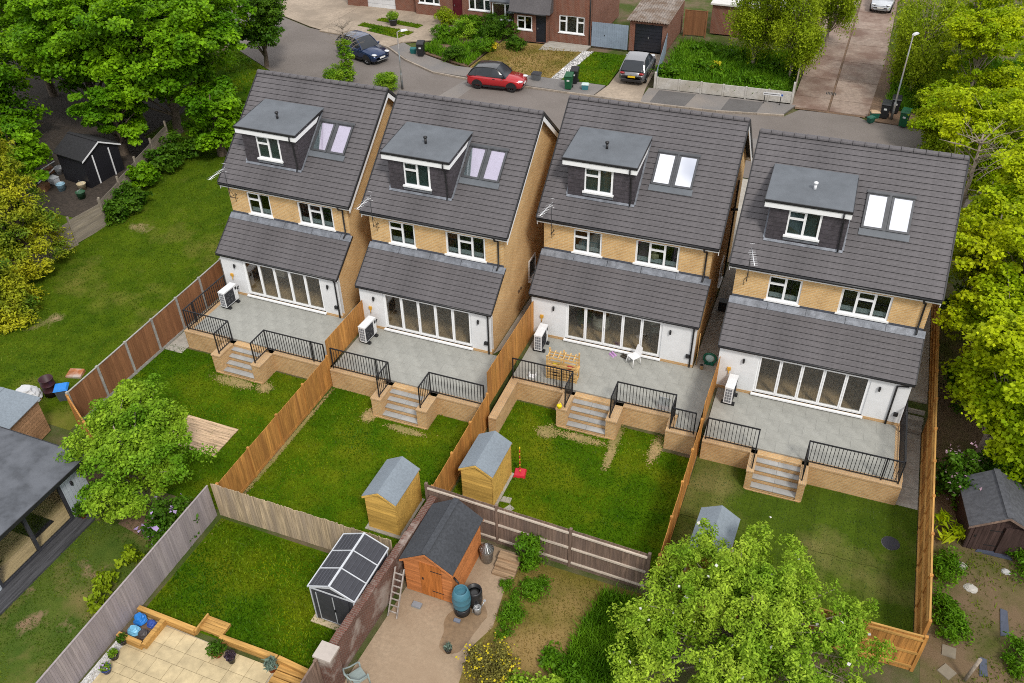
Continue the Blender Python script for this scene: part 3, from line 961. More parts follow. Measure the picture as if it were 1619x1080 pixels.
    downpipe(t, [(dx - 0.12, YE - 0.01, ZE - 0.1), (dx - 0.1, YE + 0.02, ZE - 0.26), (dx, YW - 0.06, ZE - 0.34), (dx, YW - 0.06, ZT + 0.1), (dx - 0.01, YW - 0.28, ZT - 0.02)])
    # --- lean-to roof
    xl0, xl1 = -0.075, W + 0.075
    mb = MB()
    mb.prism([(xl0 + .015, YL + 0.02, ZL - 0.08), (xl0 + .015, YW, ZT - 0.08), (xl0 + .015, YW, ZT - 0.005), (xl0 + .015, YL + 0.02, ZL - 0.004)], (xl1 - xl0 - .03, 0, 0))
    lr = mb.obj('lean_to_roof', M_UNDER, t)
    u2 = Vector((0, math.cos(AN2), math.sin(AN2)))
    n2 = Vector((0, -math.sin(AN2), math.cos(AN2)))
    e2 = 0.238
    for j in range(9):
        link('tile_course', course_mesh(xl0, xl1, AN2, e2, j % 2 + 2), M_TILE, lr, Vector((0, YL, ZL)) + u2 * (j * e2))
    s0, s1 = 1.86, 2.168
    P = lambda x, s, h: Vector((x, YL, ZL)) + u2 * s + n2 * h
    x = xl0
    while x < xl1 - 0.05:
        xe = min(x + 1.5, xl1)
        MB().hexa([P(x, s0, 0.03), P(xe + .03, s0, 0.03), P(xe + .03, s1, 0.03), P(x, s1, 0.03)], [P(x, s0, 0.056), P(xe + .03, s0, 0.056), P(xe + .03, s1, 0.05), P(x, s1, 0.05)]).obj('lead_flashing', M_LEAD, lr)
        x = xe
    MB().box(0.0, ex, YW - 0.018, YW - 0.002, ZT - 0.02, ZT + 0.13).obj('upstand_flashing', M_LEADD, lr)
    MB().box(xl0, xl1, YL + 0.05, YL + 0.07, ZL - 0.15, ZL - 0.03).obj('fascia', M_UPVC, t)
    MB().tube([(xl0, YL - 0.01, ZL - 0.04), (xl1, YL - 0.01, ZL - 0.04)], 0.055, 8).obj('gutter', M_BLACK, t)
    for x in (xl0 - 0.03, xl1 - 0.01):
        MB().bar(Vector((x + .02, YL, ZL)), Vector((x + .02, YW, ZT)), 0.04, 0.09).obj('verge', M_BLACK, t)
    px = W - (0.12 if i < 3 else 0.5)
    downpipe(t, [(W - 0.12, YL, ZL - 0.08), (W - 0.12, YL + 0.01, ZL - 0.14), (px, -0.05, ZL - 0.26), (px, -0.05, 0.02)])
    # --- dormer
    dd = (0.046, 0.004, -0.031, -0.019)[i]
    a0, a1 = 0.85 + dd, 3.73 + dd
    yf = 2.36
    zd = lambda y: 7.753 + (y - 2.225) * 0.1088
    dw = (1.56 + dd, 2.80 + dd, 6.30, 7.40)
    mb = MB()
    wall_holes(mb, a0, a1, zr(yf) - 0.1, zd(yf) - 0.13, yf, 0.15, [dw])
    for x in (a0, a1 - 0.1):
        mb.prism([(x, yf + .001, zr(yf) - 0.1), (x, yf + .001, zd(yf) - 0.13), (x, 4.62, zd(4.62) - 0.14), (x, 4.70, zr(4.70) - 0.1)], (0.1, 0, 0))
    dm = mb.obj('dormer', M_HUNG, t)
    # hung tile rows on front and cheeks
    for k in range(8):
        zz = zr(yf) + 0.06 + k * 0.19
        segs = [(a0 - .012, a1 + .012)] if not (zz + 0.19 > dw[2] - .08 and zz < dw[3] + .02) else [(a0 - .012, dw[0] - .01), (dw[1] + .01, a1 + .012)]
        for (sa, sb) in segs:
            if zz + 0.19 < zd(yf) - 0.13:
                MB().hexa([(sa, yf - .022, zz), (sb, yf - .022, zz), (sb, yf - .003, zz), (sa, yf - .003, zz)], [(sa, yf - .008, zz + .2), (sb, yf - .008, zz + .2), (sb, yf - .003, zz + .2), (sa, yf - .003, zz + .2)]).obj('hung_tile_row', M_HUNG, dm)
        ye_ = min(4.6, YE + (zz - ZE) / SL - 0.02)
        if ye_ > yf + 0.1:
            for x, sg in ((a1 + 0.002, 1), (a0 - 0.002, -1)):
                MB().hexa([(x, yf, zz), (x + sg * .02, yf, zz), (x + sg * .02, ye_, zz), (x, ye_, zz)], [(x, yf, zz + .19), (x + sg * .006, yf, zz + .19), (x + sg * .006, ye_ + .1, zz + .19), (x, ye_ + .1, zz + .19)]).obj('hung_tile_row', M_HUNG, dm)
    window(t, *dw, yf + 0.005, [(1, True), (1, False)], name='dormer_window')
    MB().box(dw[0] - .05, dw[1] + .05, yf - 0.06, yf - 0.026, dw[2] - 0.2, dw[2] - 0.06).obj('sill_flashing', M_LEAD, t)
    MB().box(dw[0], dw[1], yf + 0.085, yf + 0.1, dw[2] + .02, dw[3] - .02).obj('frosted_blind', flat('frosted_grey_green', (0.15, 0.21, 0.195)), t)  # grey-green sheet close behind the pane gives its frosted tone
    r0, r1 = 0.60 + dd, 3.80 + dd
    mb = MB()
    mb.prism([(r0, 2.225, 7.753 - 0.05), (r0, 4.79, 8.032 - 0.06), (r0, 4.79, 8.032), (r0, 2.225, 7.753)], (r1 - r0, 0, 0))
    dr = mb.obj('dormer_roof', M_FELT, t)
    mb = MB()
    mb.box(r0 - .006, r1 + .006, 2.17, 2.224, 7.753 - 0.085, 7.753 + 0.015)
    mb.prism([(r1, 2.225, 7.753 - 0.1), (r1, 4.6, zd(4.6) - 0.1), (r1, 4.6, zd(4.6) + .012), (r1, 2.225, 7.753 + .012)], (0.02, 0, 0))
    mb.prism([(r0 - .02, 2.225, 7.753 - 0.1), (r0 - .02, 4.6, zd(4.6) - 0.1), (r0 - .02, 4.6, zd(4.6) + .012), (r0 - .02, 2.225, 7.753 + .012)], (0.02, 0, 0))
    mb.obj('roof_trim', M_BLACK, dr)
    mb = MB()
    mb.box(r0 + .02, r1 - .002, 2.205, 2.235, 7.753 - 0.31, 7.753 - 0.087)
    mb.prism([(r1 - 0.03, 2.236, 7.753 - 0.31), (r1 - 0.03, 4.0, zd(4.0) - 0.31), (r1 - 0.03, 4.35, zd(4.35) - 0.06), (r1 - 0.03, 2.236, 7.753 - 0.06)], (0.034, 0, 0))
    mb.box(r0 + .05, r1 - .05, 2.28, yf, 7.753 - 0.26, 7.753 - 0.24)
    mb.obj('fascia', M_UPVC, dr)
    vx = (r0 + r1) / 2 + (-0.0 if i < 3 else 0.1)
    mb = MB()
    mb.lathe((vx, 3.35, zd(3.35)), [(0.055, -0.02), (0.055, 0.2), (0.03, 0.2), (0.03, 0.24), (0.09, 0.25), (0.085, 0.31), (0.03, 0.34)], 12)
    mb.obj('vent_pipe', M_BLACK if i < 3 else M_WTRIM, dr)
    downpipe(t, [(r1 - 0.28, 2.16, 7.66), (r1 - 0.28, 2.165, 7.42), (r1 - 0.24, 2.28, 7.25), (r1 - 0.2, yf - 0.065, zr(yf) + 0.25), (r1 - 0.2, yf - 0.16, zr(yf) + 0.02)], 0.033)
    up1 = lambda x, s, h: Vector((x, YE, ZE)) + u * s + Vector((0, -math.sin(AN), math.cos(AN))) * h
    sf = (yf - YE) / math.cos(AN)
    strip = lambda xa, xb, sa, sb, ha=0.05, hb=0.066: MB().hexa([up1(xa, sa, ha - .02), up1(xb, sa, ha - .02), up1(xb, sb, ha - .02), up1(xa, sb, ha - .02)], [up1(xa, sa, hb), up1(xb, sa, hb), up1(xb, sb, hb), up1(xa, sb, hb)])
    strip(a0 - .05, a1 + .05, sf - 0.1, sf + 0.01).obj('flashing', M_LEAD, t)
    strip(a1 + .015, a1 + .09, sf + 0.012, sf + 2.95).obj('flashing', M_LEAD, t)
    strip(a0 - .09, a0 - .015, sf + 0.012, sf + 2.95).obj('flashing', M_LEAD, t)
    # --- pair of roof windows
    sx0, sx1 = 4.06 + sdx, 5.79 + sdx
    s0, s1 = 2.30, 3.78
    strip(sx0 - .05, sx1 + .05, s0 - 0.28, s0 - 0.002, 0.05, 0.07).obj('apron_flashing', M_FELT, t)
    strip(sx0 - .03, sx1 + .03, s1 + 0.002, s1 + 0.12, 0.05, 0.075).obj('head_flashing', M_SKYFRAME, t)
    mid = (sx0 + sx1) / 2
    strip(mid - .048, mid + .048, s0, s1, 0.05, 0.085).obj('centre_flashing', M_SKYFRAME, t)
    for a, b in ((sx0, mid - 0.05), (mid + 0.05, sx1)):
        mb = MB()
        f = 0.085
        for q in ((a, b, s0, s0 + f), (a, b, s1 - f, s1), (a, a + f, s0 + f, s1 - f), (b - f, b, s0 + f, s1 - f)):
            xa, xb, sa, sb = q
            mb.hexa([up1(xa, sa, 0.02), up1(xb, sa, 0.02), up1(xb, sb, 0.02), up1(xa, sb, 0.02)], [up1(xa, sa, 0.115), up1(xb, sa, 0.115), up1(xb, sb, 0.115), up1(xa, sb, 0.115)])
        mb.bar(up1(a, s1 - .03, .125), up1(b, s1 - .03, .125), 0.06, 0.03)
        rw = mb.obj('roof_window', M_SKYFRAME, t)
        mb = MB()
        mb.hexa([up1(a + f, s0 + f, 0.084), up1(b - f, s0 + f, 0.084), up1(b - f, s1 - f, 0.084), up1(a + f, s1 - f, 0.084)], [up1(a + f, s0 + f, 0.092), up1(b - f, s0 + f, 0.092), up1(b - f, s1 - f, 0.092), up1(a + f, s1 - f, 0.092)])
        mb.obj('pane', M_SKYMIRROR if SKYMAT[i] == 'mirror' else M_SKYGLASS, rw)
        if SKYMAT[i] == 'blind':
            left = a < mid - 0.06 and True
            mb = MB()
            h = 0.068
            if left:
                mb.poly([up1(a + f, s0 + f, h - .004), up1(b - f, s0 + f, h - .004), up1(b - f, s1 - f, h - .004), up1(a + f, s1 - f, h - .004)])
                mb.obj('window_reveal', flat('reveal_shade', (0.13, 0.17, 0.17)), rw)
                mb = MB()
                mb.poly([up1(a + f + (b - a) * .38, s0 + f, h + .002), up1(b - f, s0 + f, h + .002), up1(b - f, s1 - f, h + .002), up1(a + f + .03, s1 - f, h + .002)])
            else:
                mb.poly([up1(a + f, s0 + f, h), up1(b - f, s0 + f, h), up1(b - f, s1 - f, h), up1(a + f, s1 - f, h)])
            mb.obj('blind', M_BLIND, rw)
    # --- wall lights, socket, tap box
    for x in (bx0 - 0.55 if wide else bx0 - 0.45, bx1 + 0.35):
        MB().lathe((x, -0.075, 1.56), [(0.04, 0), (0.045, 0.02), (0.045, 0.18), (0.04, 0.2)], 10).box(x - .03, x + .03, -.04, -.002, 1.62, 1.7).obj('wall_light', M_BLACK, t)
    MB().box(W - 0.32, W - 0.16, -0.09, -0.002, 0.5, 0.66).obj('socket_box', M_BLACK, t)
    MB().box(0.42, 0.56, -0.07, -0.002, 1.02, 1.16).tube([(0.49, -0.04, 1.02), (0.49, -0.05, 0.8)], 0.02, 6).obj('isolator_box', flat('yellow_box', (0.62, 0.33, 0.04)), t)
    # gable window, flue and vents on the right side wall
    if i in (1, 2):
        gy, z0_, z1_ = (4.6, 0.95, 2.05) if i == 1 else (5.6, 0.6, 1.8)
        f = MB()
        xw = W + 0.002
        for q in ((gy, gy + .9, z0_, z0_ + .07), (gy, gy + .9, z1_ - .07, z1_), (gy, gy + .07, z0_ + .07, z1_ - .07), (gy + .83, gy + .9, z0_ + .07, z1_ - .07)):
            f.box(xw, xw + .05, *q)
        gw = f.obj('gable_window', M_UPVC, t)
        MB().box(xw + .005, xw + .02, gy + .07, gy + .83, z0_ + .07, z1_ - .07).obj('pane', M_CARGLASS, gw)
        MB().box(xw, xw + .12, gy - .05, gy + .95, z0_ - .05, z0_ - .003).obj('sill', M_UPVC, gw)
        MB().box(W + .003, W + .06, 3.2, 3.32, 1.2, 1.32).box(W + .003, W + .05, 3.5, 3.6, 1.2, 1.3).obj('wall_vent', flat('vent_brown', (0.12, .08, .05)), t)
    MB().tube([(W + 0.06, 7.6, 5.2), (W + 0.06, 7.6, 0.0)], 0.045, 8).obj('soil_pipe', M_BLACK, t)
    MB().tube([(W + .002, 6.6, 4.2), (W + .3, 6.6, 4.25)], 0.06, 8).obj('flue', M_BLACK, t)
    return t
for i in range(4):
    house(i)

# ------------------------------------------------------------------ TV aerials on the rear walls
def aerial(i, ang, lab):
    hx, hy, ya, W = H[i]
    t = thing('tv_aerial', lab, 'aerial', (hx + 0.45, hy + YW - 0.06, 4.55), 0, 'TV aerials at the eaves')
    MB().tube([(0, 0.055, 0.0), (0, -0.1, 0.06), (0.02, -0.42, 0.12), (0.02, -0.44, 1.62)], 0.017, 6).tube([(0.0, 0.055, -.2), (0.01, -0.16, -.05), (0.02, -0.42, .1)], 0.015, 6).obj('mast', flat('dark_steel', (0.06, 0.06, 0.065), 0.5, .5), t)
    mb = MB()
    d = Vector((math.cos(ang), math.sin(ang), -0.06))
    s = Vector((-d.y, d.x, 0))
    o = Vector((0.02, -0.44, 1.58))
    mb.tube([o - d * 0.1, o + d * 1.05], 0.016, 6)
    for k in range(9):
        p = o + d * (0.1 + k * 0.115)
        mb.tube([p - s * 0.13, p + s * 0.13], 0.007, 5)
    p = o - d * 0.08
    mb.tube([p - s * .1 + Vector((0, 0, .2)), p + s * .1 + Vector((0, 0, .2))], .008, 5)
    mb.tube([p - s * .1 - Vector((0, 0, .2)), p + s * .1 - Vector((0, 0, .2))], .008, 5)
    mb.obj('boom', flat('bright_alloy', (0.75, 0.76, 0.78), 0.35, .4), t)
    MB().tube([(0.02, -0.42, .6), (0.1, -0.3, .2), (0.0, 0.0, 0.1), (-.12, 0.04, -.15), (-.1, 0.04, -.4)], 0.008, 5).obj('cable', M_BLACK, t)
aerial(0, R(268), 'TV aerial at the left end of the leftmost new house')
aerial(1, R(268), 'TV aerial pointing at the gap between first and second new house')
aerial(2, R(262), 'TV aerial at the left eaves of the third new house')
aerial(3, R(285), 'TV aerial at the left eaves of the rightmost new house')

# ------------------------------------------------------------------ terraces
TER = [dict(x0=0.0, x1=7.56, st=(2.264, 2.70, 4.357, 4.797)), dict(x0=0.2, x1=7.48, st=(2.752, 3.19, 4.845, 5.285)),
       dict(x0=0.22, x1=8.28, st=(2.633, 3.07, 4.726, 5.166)), dict(x0=0.16, x1=7.47, st=(2.03, 2.27, 3.93, 4.17))]
FR = -3.40
BW = 0.30
def railing_run(t, a, b, first=True, last=True, hp=1.12):
    a, b = Vector(a), Vector(b)
    d = b - a
    L = d.length
    d.normalize()
    if first:
        MB().bar(a, a + Vector((0, 0, hp)), 0.045).obj('post', M_RAIL, t)
    if last:
        MB().bar(b, b + Vector((0, 0, hp)), 0.045).obj('post', M_RAIL, t)
    MB().bar(a + Vector((0, 0, hp - 0.02)), b + Vector((0, 0, hp - 0.02)), 0.048, 0.04).obj('top_rail', M_RAIL, t)
    MB().bar(a + Vector((0, 0, 0.09)), b + Vector((0, 0, 0.09)), 0.035, 0.03).obj('bottom_rail', M_RAIL, t)
    n = max(2, int(round(L / 0.135)))
    bm = CM.get('baluster')
    if bm is None:
        bm = CM['baluster'] = MB().box(-.0105, .0105, -.0105, .0105, 0.105, hp - 0.04).mesh('baluster')
    for k in range(1, n):
        link('baluster', bm, M_RAIL, t, a + d * (L * k / n))
    if L > 2.6:
        c = a + d * (L * (int(n * .8) + .5) / n)
        MB().bar(c, c + Vector((0, 0, hp)), 0.045).obj('post', M_RAIL, t)

HPMESH = {}
def heat_pump(i, loc, rz):
    t = thing('heat_pump', 'white heat pump unit on the terrace of the ' + ORD[i] + ' new house', 'heat pump', loc, rz, 'heat pumps on the terraces')
    M1 = flat('heat_pump_white', (0.72, 0.73, 0.74))
    MB().box(-0.17, 0.17, -0.45, 0.45, 0.14, 0.92).box(-.18, .18, -.46, .46, .92, .955).obj('casing', M1, t)
    MB().box(0.171, 0.178, -0.43, 0.2, 0.18, 0.88).obj('fan_recess', M_ANTH, t)
    mb = MB()
    for r_ in (0.08, 0.16, 0.24, 0.3):
        mb.tube([(0.19, -0.115 + r_ * math.cos(a), 0.53 + r_ * math.sin(a)) for a in [2 * math.pi * k / 18 for k in range(19)]], 0.006, 4, False)
    for k in range(8):
        a = 2 * math.pi * k / 8
        mb.tube([(0.19, -0.115, 0.53), (0.19, -0.115 + .31 * math.cos(a), 0.53 + .31 * math.sin(a))], 0.006, 4, False)
    mb.obj('fan_grille', M_BLACK, t)
    mb = MB()
    for k in range(5):
        mb.prism([(0.183, -0.115, 0.53), (0.183, -0.115 + .27 * math.cos(k * 1.257), 0.53 + .27 * math.sin(k * 1.257)), (0.179, -0.115 + .27 * math.cos(k * 1.257 + .6), 0.53 + .27 * math.sin(k * 1.257 + .6))], (0.003, 0, 0))
    mb.obj('fan', flat('fan_grey', (0.09, 0.09, 0.1)), t)
    mb = MB()
    for r_ in range(5):
        for c in range(3):
            mb.box(-.13 + c * .09, -.06 + c * .09, -.458, -.451, .2 + r_ * .14, .31 + r_ * .14)
    mb.obj('side_louvre', flat('louvre_grey', (0.17, 0.18, 0.2)), t)
    MB().box(0.171, 0.18, 0.3, 0.42, 0.7, 0.84).obj('badge', M_BLACK, t)
    for y in (-0.3, 0.3):
        MB().box(-0.26, 0.28, y - 0.07, y + 0.07, 0.0, 0.1).box(-.2, .2, y - .04, y + .04, .1, .14).obj('foot', M_BLACK, t)
    MB().tube([(-.05, 0.45, .3), (-.05, 0.56, .32), (-.02, 0.62, .5), (0.05, 0.66, .55)], 0.035, 8).tube([(.05, 0.45, .6), (.08, 0.58, .62), (0.1, 0.66, .7)], 0.03, 8).obj('hose', M_BLACK, t)

def terrace(i):
    hx, hy, ya, W = H[i]
    d = TER[i]
    x0, x1 = d['x0'], d['x1']
    a, b, c, e = d['st']
    t = thing('terrace', 'grey paved raised terrace with brick edge behind the ' + ORD[i] + ' new house', 'terrace', (hx, hy, 0), ya, 'raised terraces')
    zb = -1.08
    rw = MB()
    fronts = [(x0, a, FR), (e, x1, FR)]
    if i == 2:
        fronts = [(x0, a, FR), (e, 7.1, FR), (7.1, x1, FR - 0.8)]
    segs = []
    for (p, q, f) in fronts:
        segs.append((p, q, f, f + BW))
    rw.prism([(a, FR + 0.0, zb), (b, FR, zb), (b, FR - 1.02, zb), (a, FR - 1.02, zb)][::-1], (0, 0, -zb - 0.07))
    rw.prism([(c, FR + 0.0, zb), (e, FR, zb), (e, FR - 1.02, zb), (c, FR - 1.02, zb)][::-1], (0, 0, -zb - 0.07))
    for p, q, f, g in segs:
        rw.box(p + .001, q - .001, f, g, zb, -0.07)
    rw.box(b, c, FR + 0.02, FR + BW, zb, -0.07)
    if i == 0:
        rw.box(x0, x0 + BW, FR + BW, -0.02, zb, -0.07)
    if i == 3:
        rw.box(x1 - BW, x1, FR + BW, 0.6, zb, -0.07)
    if i == 2:
        rw.box(7.1, 7.1 + BW, FR - 0.8 + BW, FR + BW, zb, -0.07)
        rw.box(x0, x0 + 0.33, FR - 2.45, FR - 0.001, zb, -0.07)
    rw.obj('retaining_wall', M_BUFF2, t)
    cm = brick('coping_brick_%d' % i, (0.60, 0.40, 0.21), (0.52, 0.33, 0.165), (0.46, 0.34, 0.22), 0.075, 0.30)
    g = 0.022
    cps = [(p, q, f - g, gg, 0.004) for p, q, f, gg in segs] + [(p - g, q + g, FR - 1.02 - g, FR - g - .002, 0.003) for p, q in ((a, b), (c, e))]
    if i == 0:
        cps.append((x0 - g, x0 + BW, FR + BW, -0.02, 0.004))
    if i == 3:
        cps.append((x1 - BW, x1 + g, FR + BW, 0.6, 0.004))
    if i == 2:
        cps += [(7.1 - g, 7.1 + BW, FR - 0.8 + BW, FR - g - .002, 0.003), (x0, x0 + 0.33 + g, FR - 2.45 - g, FR - g - .002, 0.003)]
    for (p, q, f, gg, z_) in cps:
        MB().box(p, q, f, gg, -0.07, z_).obj('coping', cm, t)
    # paving slabs 0.9 x 0.6 laid half bond
    xs0 = x0 + (BW if i == 0 else 0.01)
    xs1 = x1 - (BW if i == 3 else 0.01)
    base = MB().box(xs0, xs1, FR + BW, -0.02, -0.12, -0.012).obj('bedding', flat('grout', (0.27, 0.265, 0.24)), t)
    y = FR + BW
    r_ = 0
    sm = {}
    while y < -0.03:
        y1 = min(y + 0.6, -0.022)
        x = xs0 - (0.45 if r_ % 2 else 0)
        while x < xs1 - 0.01:
            p, q = max(x, xs0) + 0.0018, min(x + 0.9, xs1) - 0.0018
            if q - p > 0.03:
                key = (round(q - p, 3), round(y1 - y, 3))
                if key not in sm:
                    sm[key] = MB().box(0, key[0], 0, key[1] - 0.0036, -0.02, 0.0).mesh('paving_slab')
                link('paving_slab', sm[key], M_SLAB, t, (p, y + 0.0018, random.uniform(-0.0015, 0.0015)))
            x += 0.9
        y = y1
        r_ += 1
    if i == 2:
        MB().box(7.1 + BW, x1 - .01, FR - .8 + BW, FR + BW, -.02, -.001).obj('paving_slab', M_SLAB, t)
    # steps
    for k in range(4):
        zt = -0.2 * (k + 1)
        yb_ = FR + 0.02 - 0.25 * k
        yf_ = yb_ - (0.25 if k < 3 else 0.275)
        MB().box(b + .001, c - .001, yf_ + 0.03, yb_, zb, zt - 0.03).obj('riser', M_BUFF2, t)
        nn = 2
        for m_ in range(nn):
            xa, xb = b + (c - b) * m_ / nn, b + (c - b) * (m_ + 1) / nn
            MB().box(xa + .004, xb - .004, yf_, yb_ - 0.002, zt - 0.03, zt).obj('tread', M_TREAD, t)
    MB().box(a + .05, e - .05, FR - 1.06, FR - 1.022, zb, -0.93).obj('footing', M_BUFF2, t)
    # railings
    ins = 0.14
    zt = 0.004
    hname = ORD[i] + ' new house'
    tl = thing('railing', 'black metal railing left of the steps behind the ' + hname, 'railing', (hx, hy, 0), ya, 'terrace railings')
    bx_, cx_ = b - 0.12, c + 0.12
    if i == 3:
        bx_, cx_ = b - 0.08, c + 0.08
    xl = x0 + 0.1
    if i == 0:
        railing_run(tl, (xl + .05, -0.25, zt), (xl + .05, FR + ins, zt), True, True)
        railing_run(tl, (xl + .05, FR + ins, zt), (bx_, FR + ins, zt), False, True)
    else:
        railing_run(tl, (xl, FR + ins, zt), (bx_, FR + ins, zt), True, True)
    railing_run(tl, (bx_, FR + ins, zt), (bx_, FR - 0.86, zt), False, True)
    tr = thing('railing', 'black metal railing right of the steps behind the ' + hname, 'railing', (hx, hy, 0), ya, 'terrace railings')
    railing_run(tr, (cx_, FR - 0.86, zt), (cx_, FR + ins, zt), True, True)
    xr = x1 - 0.1
    if i == 2:
        railing_run(tr, (cx_, FR + ins, zt), (7.1 + ins, FR + ins, zt), False, True)
        railing_run(tr, (7.1 + ins, FR + ins, zt), (7.1 + ins, FR - .8 + ins, zt), False, True)
        railing_run(tr, (7.1 + ins, FR - .8 + ins, zt), (xr, FR - .8 + ins, zt), False, True)
    elif i == 3:
        railing_run(tr, (cx_, FR + ins, zt), (x1 - ins, FR + ins, zt), False, True)
        railing_run(tr, (x1 - ins, FR + ins, zt), (x1 - ins, 0.4, zt), False, True)
    else:
        railing_run(tr, (cx_, FR + ins, zt), (xr, FR + ins, zt), False, True)
    return t
for i in range(4):
    terrace(i)
heat_pump(0, (0.78, -0.90, 0.0), R(-3))
heat_pump(1, (8.32, -0.98, 0.0), R(-3))
heat_pump(2, (15.80, 1.18, 0.0), R(2))
heat_pump(3, (24.22, 0.62, 0.0), R(-2))

# ------------------------------------------------------------------ paths beside the houses
for nm, pl in (('path', [(6.45, 0.02), (7.52, 0.02), (7.6, 12), (6.45, 12)]), ('path', [(14.0, 0.02), (15.02, 2.0), (14.95, 13), (14.0, 13)]), ('path', [(22.4, 2.05), (23.42, 2.05), (23.35, 13), (22.3, 13)]), ('path', [(-1.0, 1.5), (-0.05, 1.5), (-0.05, 12), (-1.0, 12)])):
    sheet(nm, pl, -0.012, M_CONC)
sheet('path', [(-1.0, -3.9), (-0.06, -3.9), (-0.06, 1.2), (-1.0, 1.2)], -0.97, M_CONC)
yy = -2.0
pt = sheet('path', [(30.97, -2.05), (31.8, -2.05), (31.8, 3.0), (30.97, 3.0)], -0.985, M_CONC)
for k in range(4):
    MB().box(31.0, 31.78, yy + .006, yy + 1.05, -0.985, -0.955).obj('path_slab', M_CONC, pt)
    yy += 1.06
for k in range(4):
    MB().box(30.99, 31.78, 2.25 + .32 * k, 2.25 + .32 * (k + 1) if k < 3 else 4.0, -1.0, -0.77 + .25 * k).obj('step', M_CONC, pt)
sheet('path', [(30.85, 4.0), (31.8, 4.0), (31.8, 13), (30.8, 13)], -0.015, M_CONC)
sheet('forecourt', [(-1.0, 11.0), (32, 11.0), (32, 20.3), (-1.0, 20.3)], -0.02, M_CONC)

# ------------------------------------------------------------------ fences
def fence(name, label, p0, p1, ztop, zb, mat, panel=1.83, post='concrete', board=0.125, rails=0, jit=0.0, cap=True, railmat=None, nrail=3, kick=True, posth=0.06, group=None, horiz=False, gapj=0.004):
    """ztop: pair of top heights at the two ends or one number; boards facing both ways, rails on the side `rails` (+1 = left of p0->p1)"""
    p0, p1 = Vector((*p0, 0)), Vector((*p1, 0))
    zt = ztop if isinstance(ztop, (tuple, list)) else (ztop, ztop)
    zbf = zb if callable(zb) else (lambda x, y: zb)
    L = (p1 - p0).length
    n = max(1, round(L / panel))
    ang = math.atan2(p1.y - p0.y, p1.x - p0.x)
    t = thing(name, label, 'fence', (p0.x, p0.y, 0), ang, group)
    pl = L / n
    pmat = {'concrete': M_CONCP, 'wood': mat, 'none': None}[post]
    d = (p1 - p0).normalized()
    for k in range(n + 1):
        f = k / n
        w = p0 + d * (L * f)
        g = float(zbf(w.x, w.y))
        z1 = zt[0] + (zt[1] - zt[0]) * f
        if pmat:
            s = 0.05
            mb = MB().box(k * pl - s, k * pl + s, -s, s, g - 0.2, z1 + posth)
            mb.obj('post', pmat, t)
    for k in range(n):
        f0, f1 = k / n, (k + 1) / n
        ins_ = 0.055 if pmat else 0.001
        a, b = k * pl + ins_, (k + 1) * pl - ins_
        w = p0 + d * (L * (f0 + f1) / 2)
        g = float(zbf(w.x, w.y))
        zk = g + (0.15 if kick else 0.02)
        if kick:
            MB().box(a, b, -0.02, 0.02, g - 0.05, g + 0.145).obj('gravel_board', M_CONCP if post == 'concrete' else mat, t)
        mb = MB()
        top = lambda x: zt[0] + (zt[1] - zt[0]) * (x / L)
        if horiz:
            z = zk
            tt = (top(a) + top(b)) / 2
            while z < tt - 0.02:
                z1 = min(z + 0.15, tt)
                j = random.uniform(-.006, .006)
                mb.box(a, b, -0.014 + j, 0.006 + j, z + .003, z1)
                z += 0.15
        else:
            x = a
            while x < b - 0.01:
                x1 = min(x + board * random.uniform(0.93, 1.07), b)
                j = random.uniform(-.006, .006)
                tz = top((x + x1) / 2) + random.uniform(-jit, jit)
                mb.box(x + gapj / 2, x1 - gapj / 2, -0.012 + j, 0.006 + j, zk, tz)
                x = x1
        mb.obj('fence_panel', mat, t)
        if cap:
            MB().hexa([(a, -.03, top(a)), (b, -.03, top(b)), (b, .03, top(b)), (a, .03, top(a))], [(a, -.03, top(a) + .03), (b, -.03, top(b) + .03), (b, .03, top(b) + .03), (a, .03, top(a) + .03)]).obj('capping', railmat or mat, t)
        if rails:
            for q in range(nrail):
                fr = (q + 0.5) / nrail if nrail > 1 else .5
                zr0, zr1 = zk + (top(a) - zk) * (0.06 + .86 * q / max(1, nrail - 1)), zk + (top(b) - zk) * (0.06 + .86 * q / max(1, nrail - 1))
                y0 = 0.014 * rails
                mb = MB()
                ys_ = sorted((y0, y0 + 0.06 * rails))
                mb.hexa([(a, ys_[0], zr0 - .035), (b, ys_[0], zr1 - .035), (b, ys_[1], zr1 - .035), (a, ys_[1], zr0 - .035)], [(a, ys_[0], zr0 + .035), (b, ys_[0], zr1 + .035), (b, ys_[1], zr1 + .035), (a, ys_[1], zr0 + .035)])
                mb.obj('rail', railmat or mat, t)
    return t

fence('panel_fence', 'brown panel fence with grey concrete posts left of the leftmost new house', (-1.06, 1.1), (-1.03, -9.3), (0.95, 0.7), -1.0, M_FBROWN, 1.73, cap=True, railmat=M_CONCP)
fence('panel_fence', 'short orange fence between garden room and the leftmost garden', (-1.03, -9.35), (2.5, -11.3), (0.6, 0.45), -1.0, M_FNEW, 1.8, post='wood')
def dividing(lab, x, xx, yh0, yh1, zh, yl1, zl, zl1, low):
    fence('board_fence', 'tall orange fence ' + lab, (x, yh0), (xx, yh1), zh, -0.02, M_FNEW, 1.6, post='none', kick=False, board=.11, cap=False)
    fence('board_fence', low, (xx, yh1 - .06), (xx + .05, yl1), (zl, zl1), -1.0, M_FNEW, 1.75, post='wood', kick=True, board=.11, cap=False, rails=0)
dividing('beside the terrace of the second new house from the left', 7.66, 7.68, 0.3, -3.35, 1.42, -11.2, 0.62, 0.52, 'orange board fence dividing the two leftmost gardens below the terraces')
dividing('between the second and third terraces', 15.14, 15.14, 2.1, -3.3, 1.82, -8.6, 0.72, 0.62, 'orange board fence beside the second and third lawns from the left')
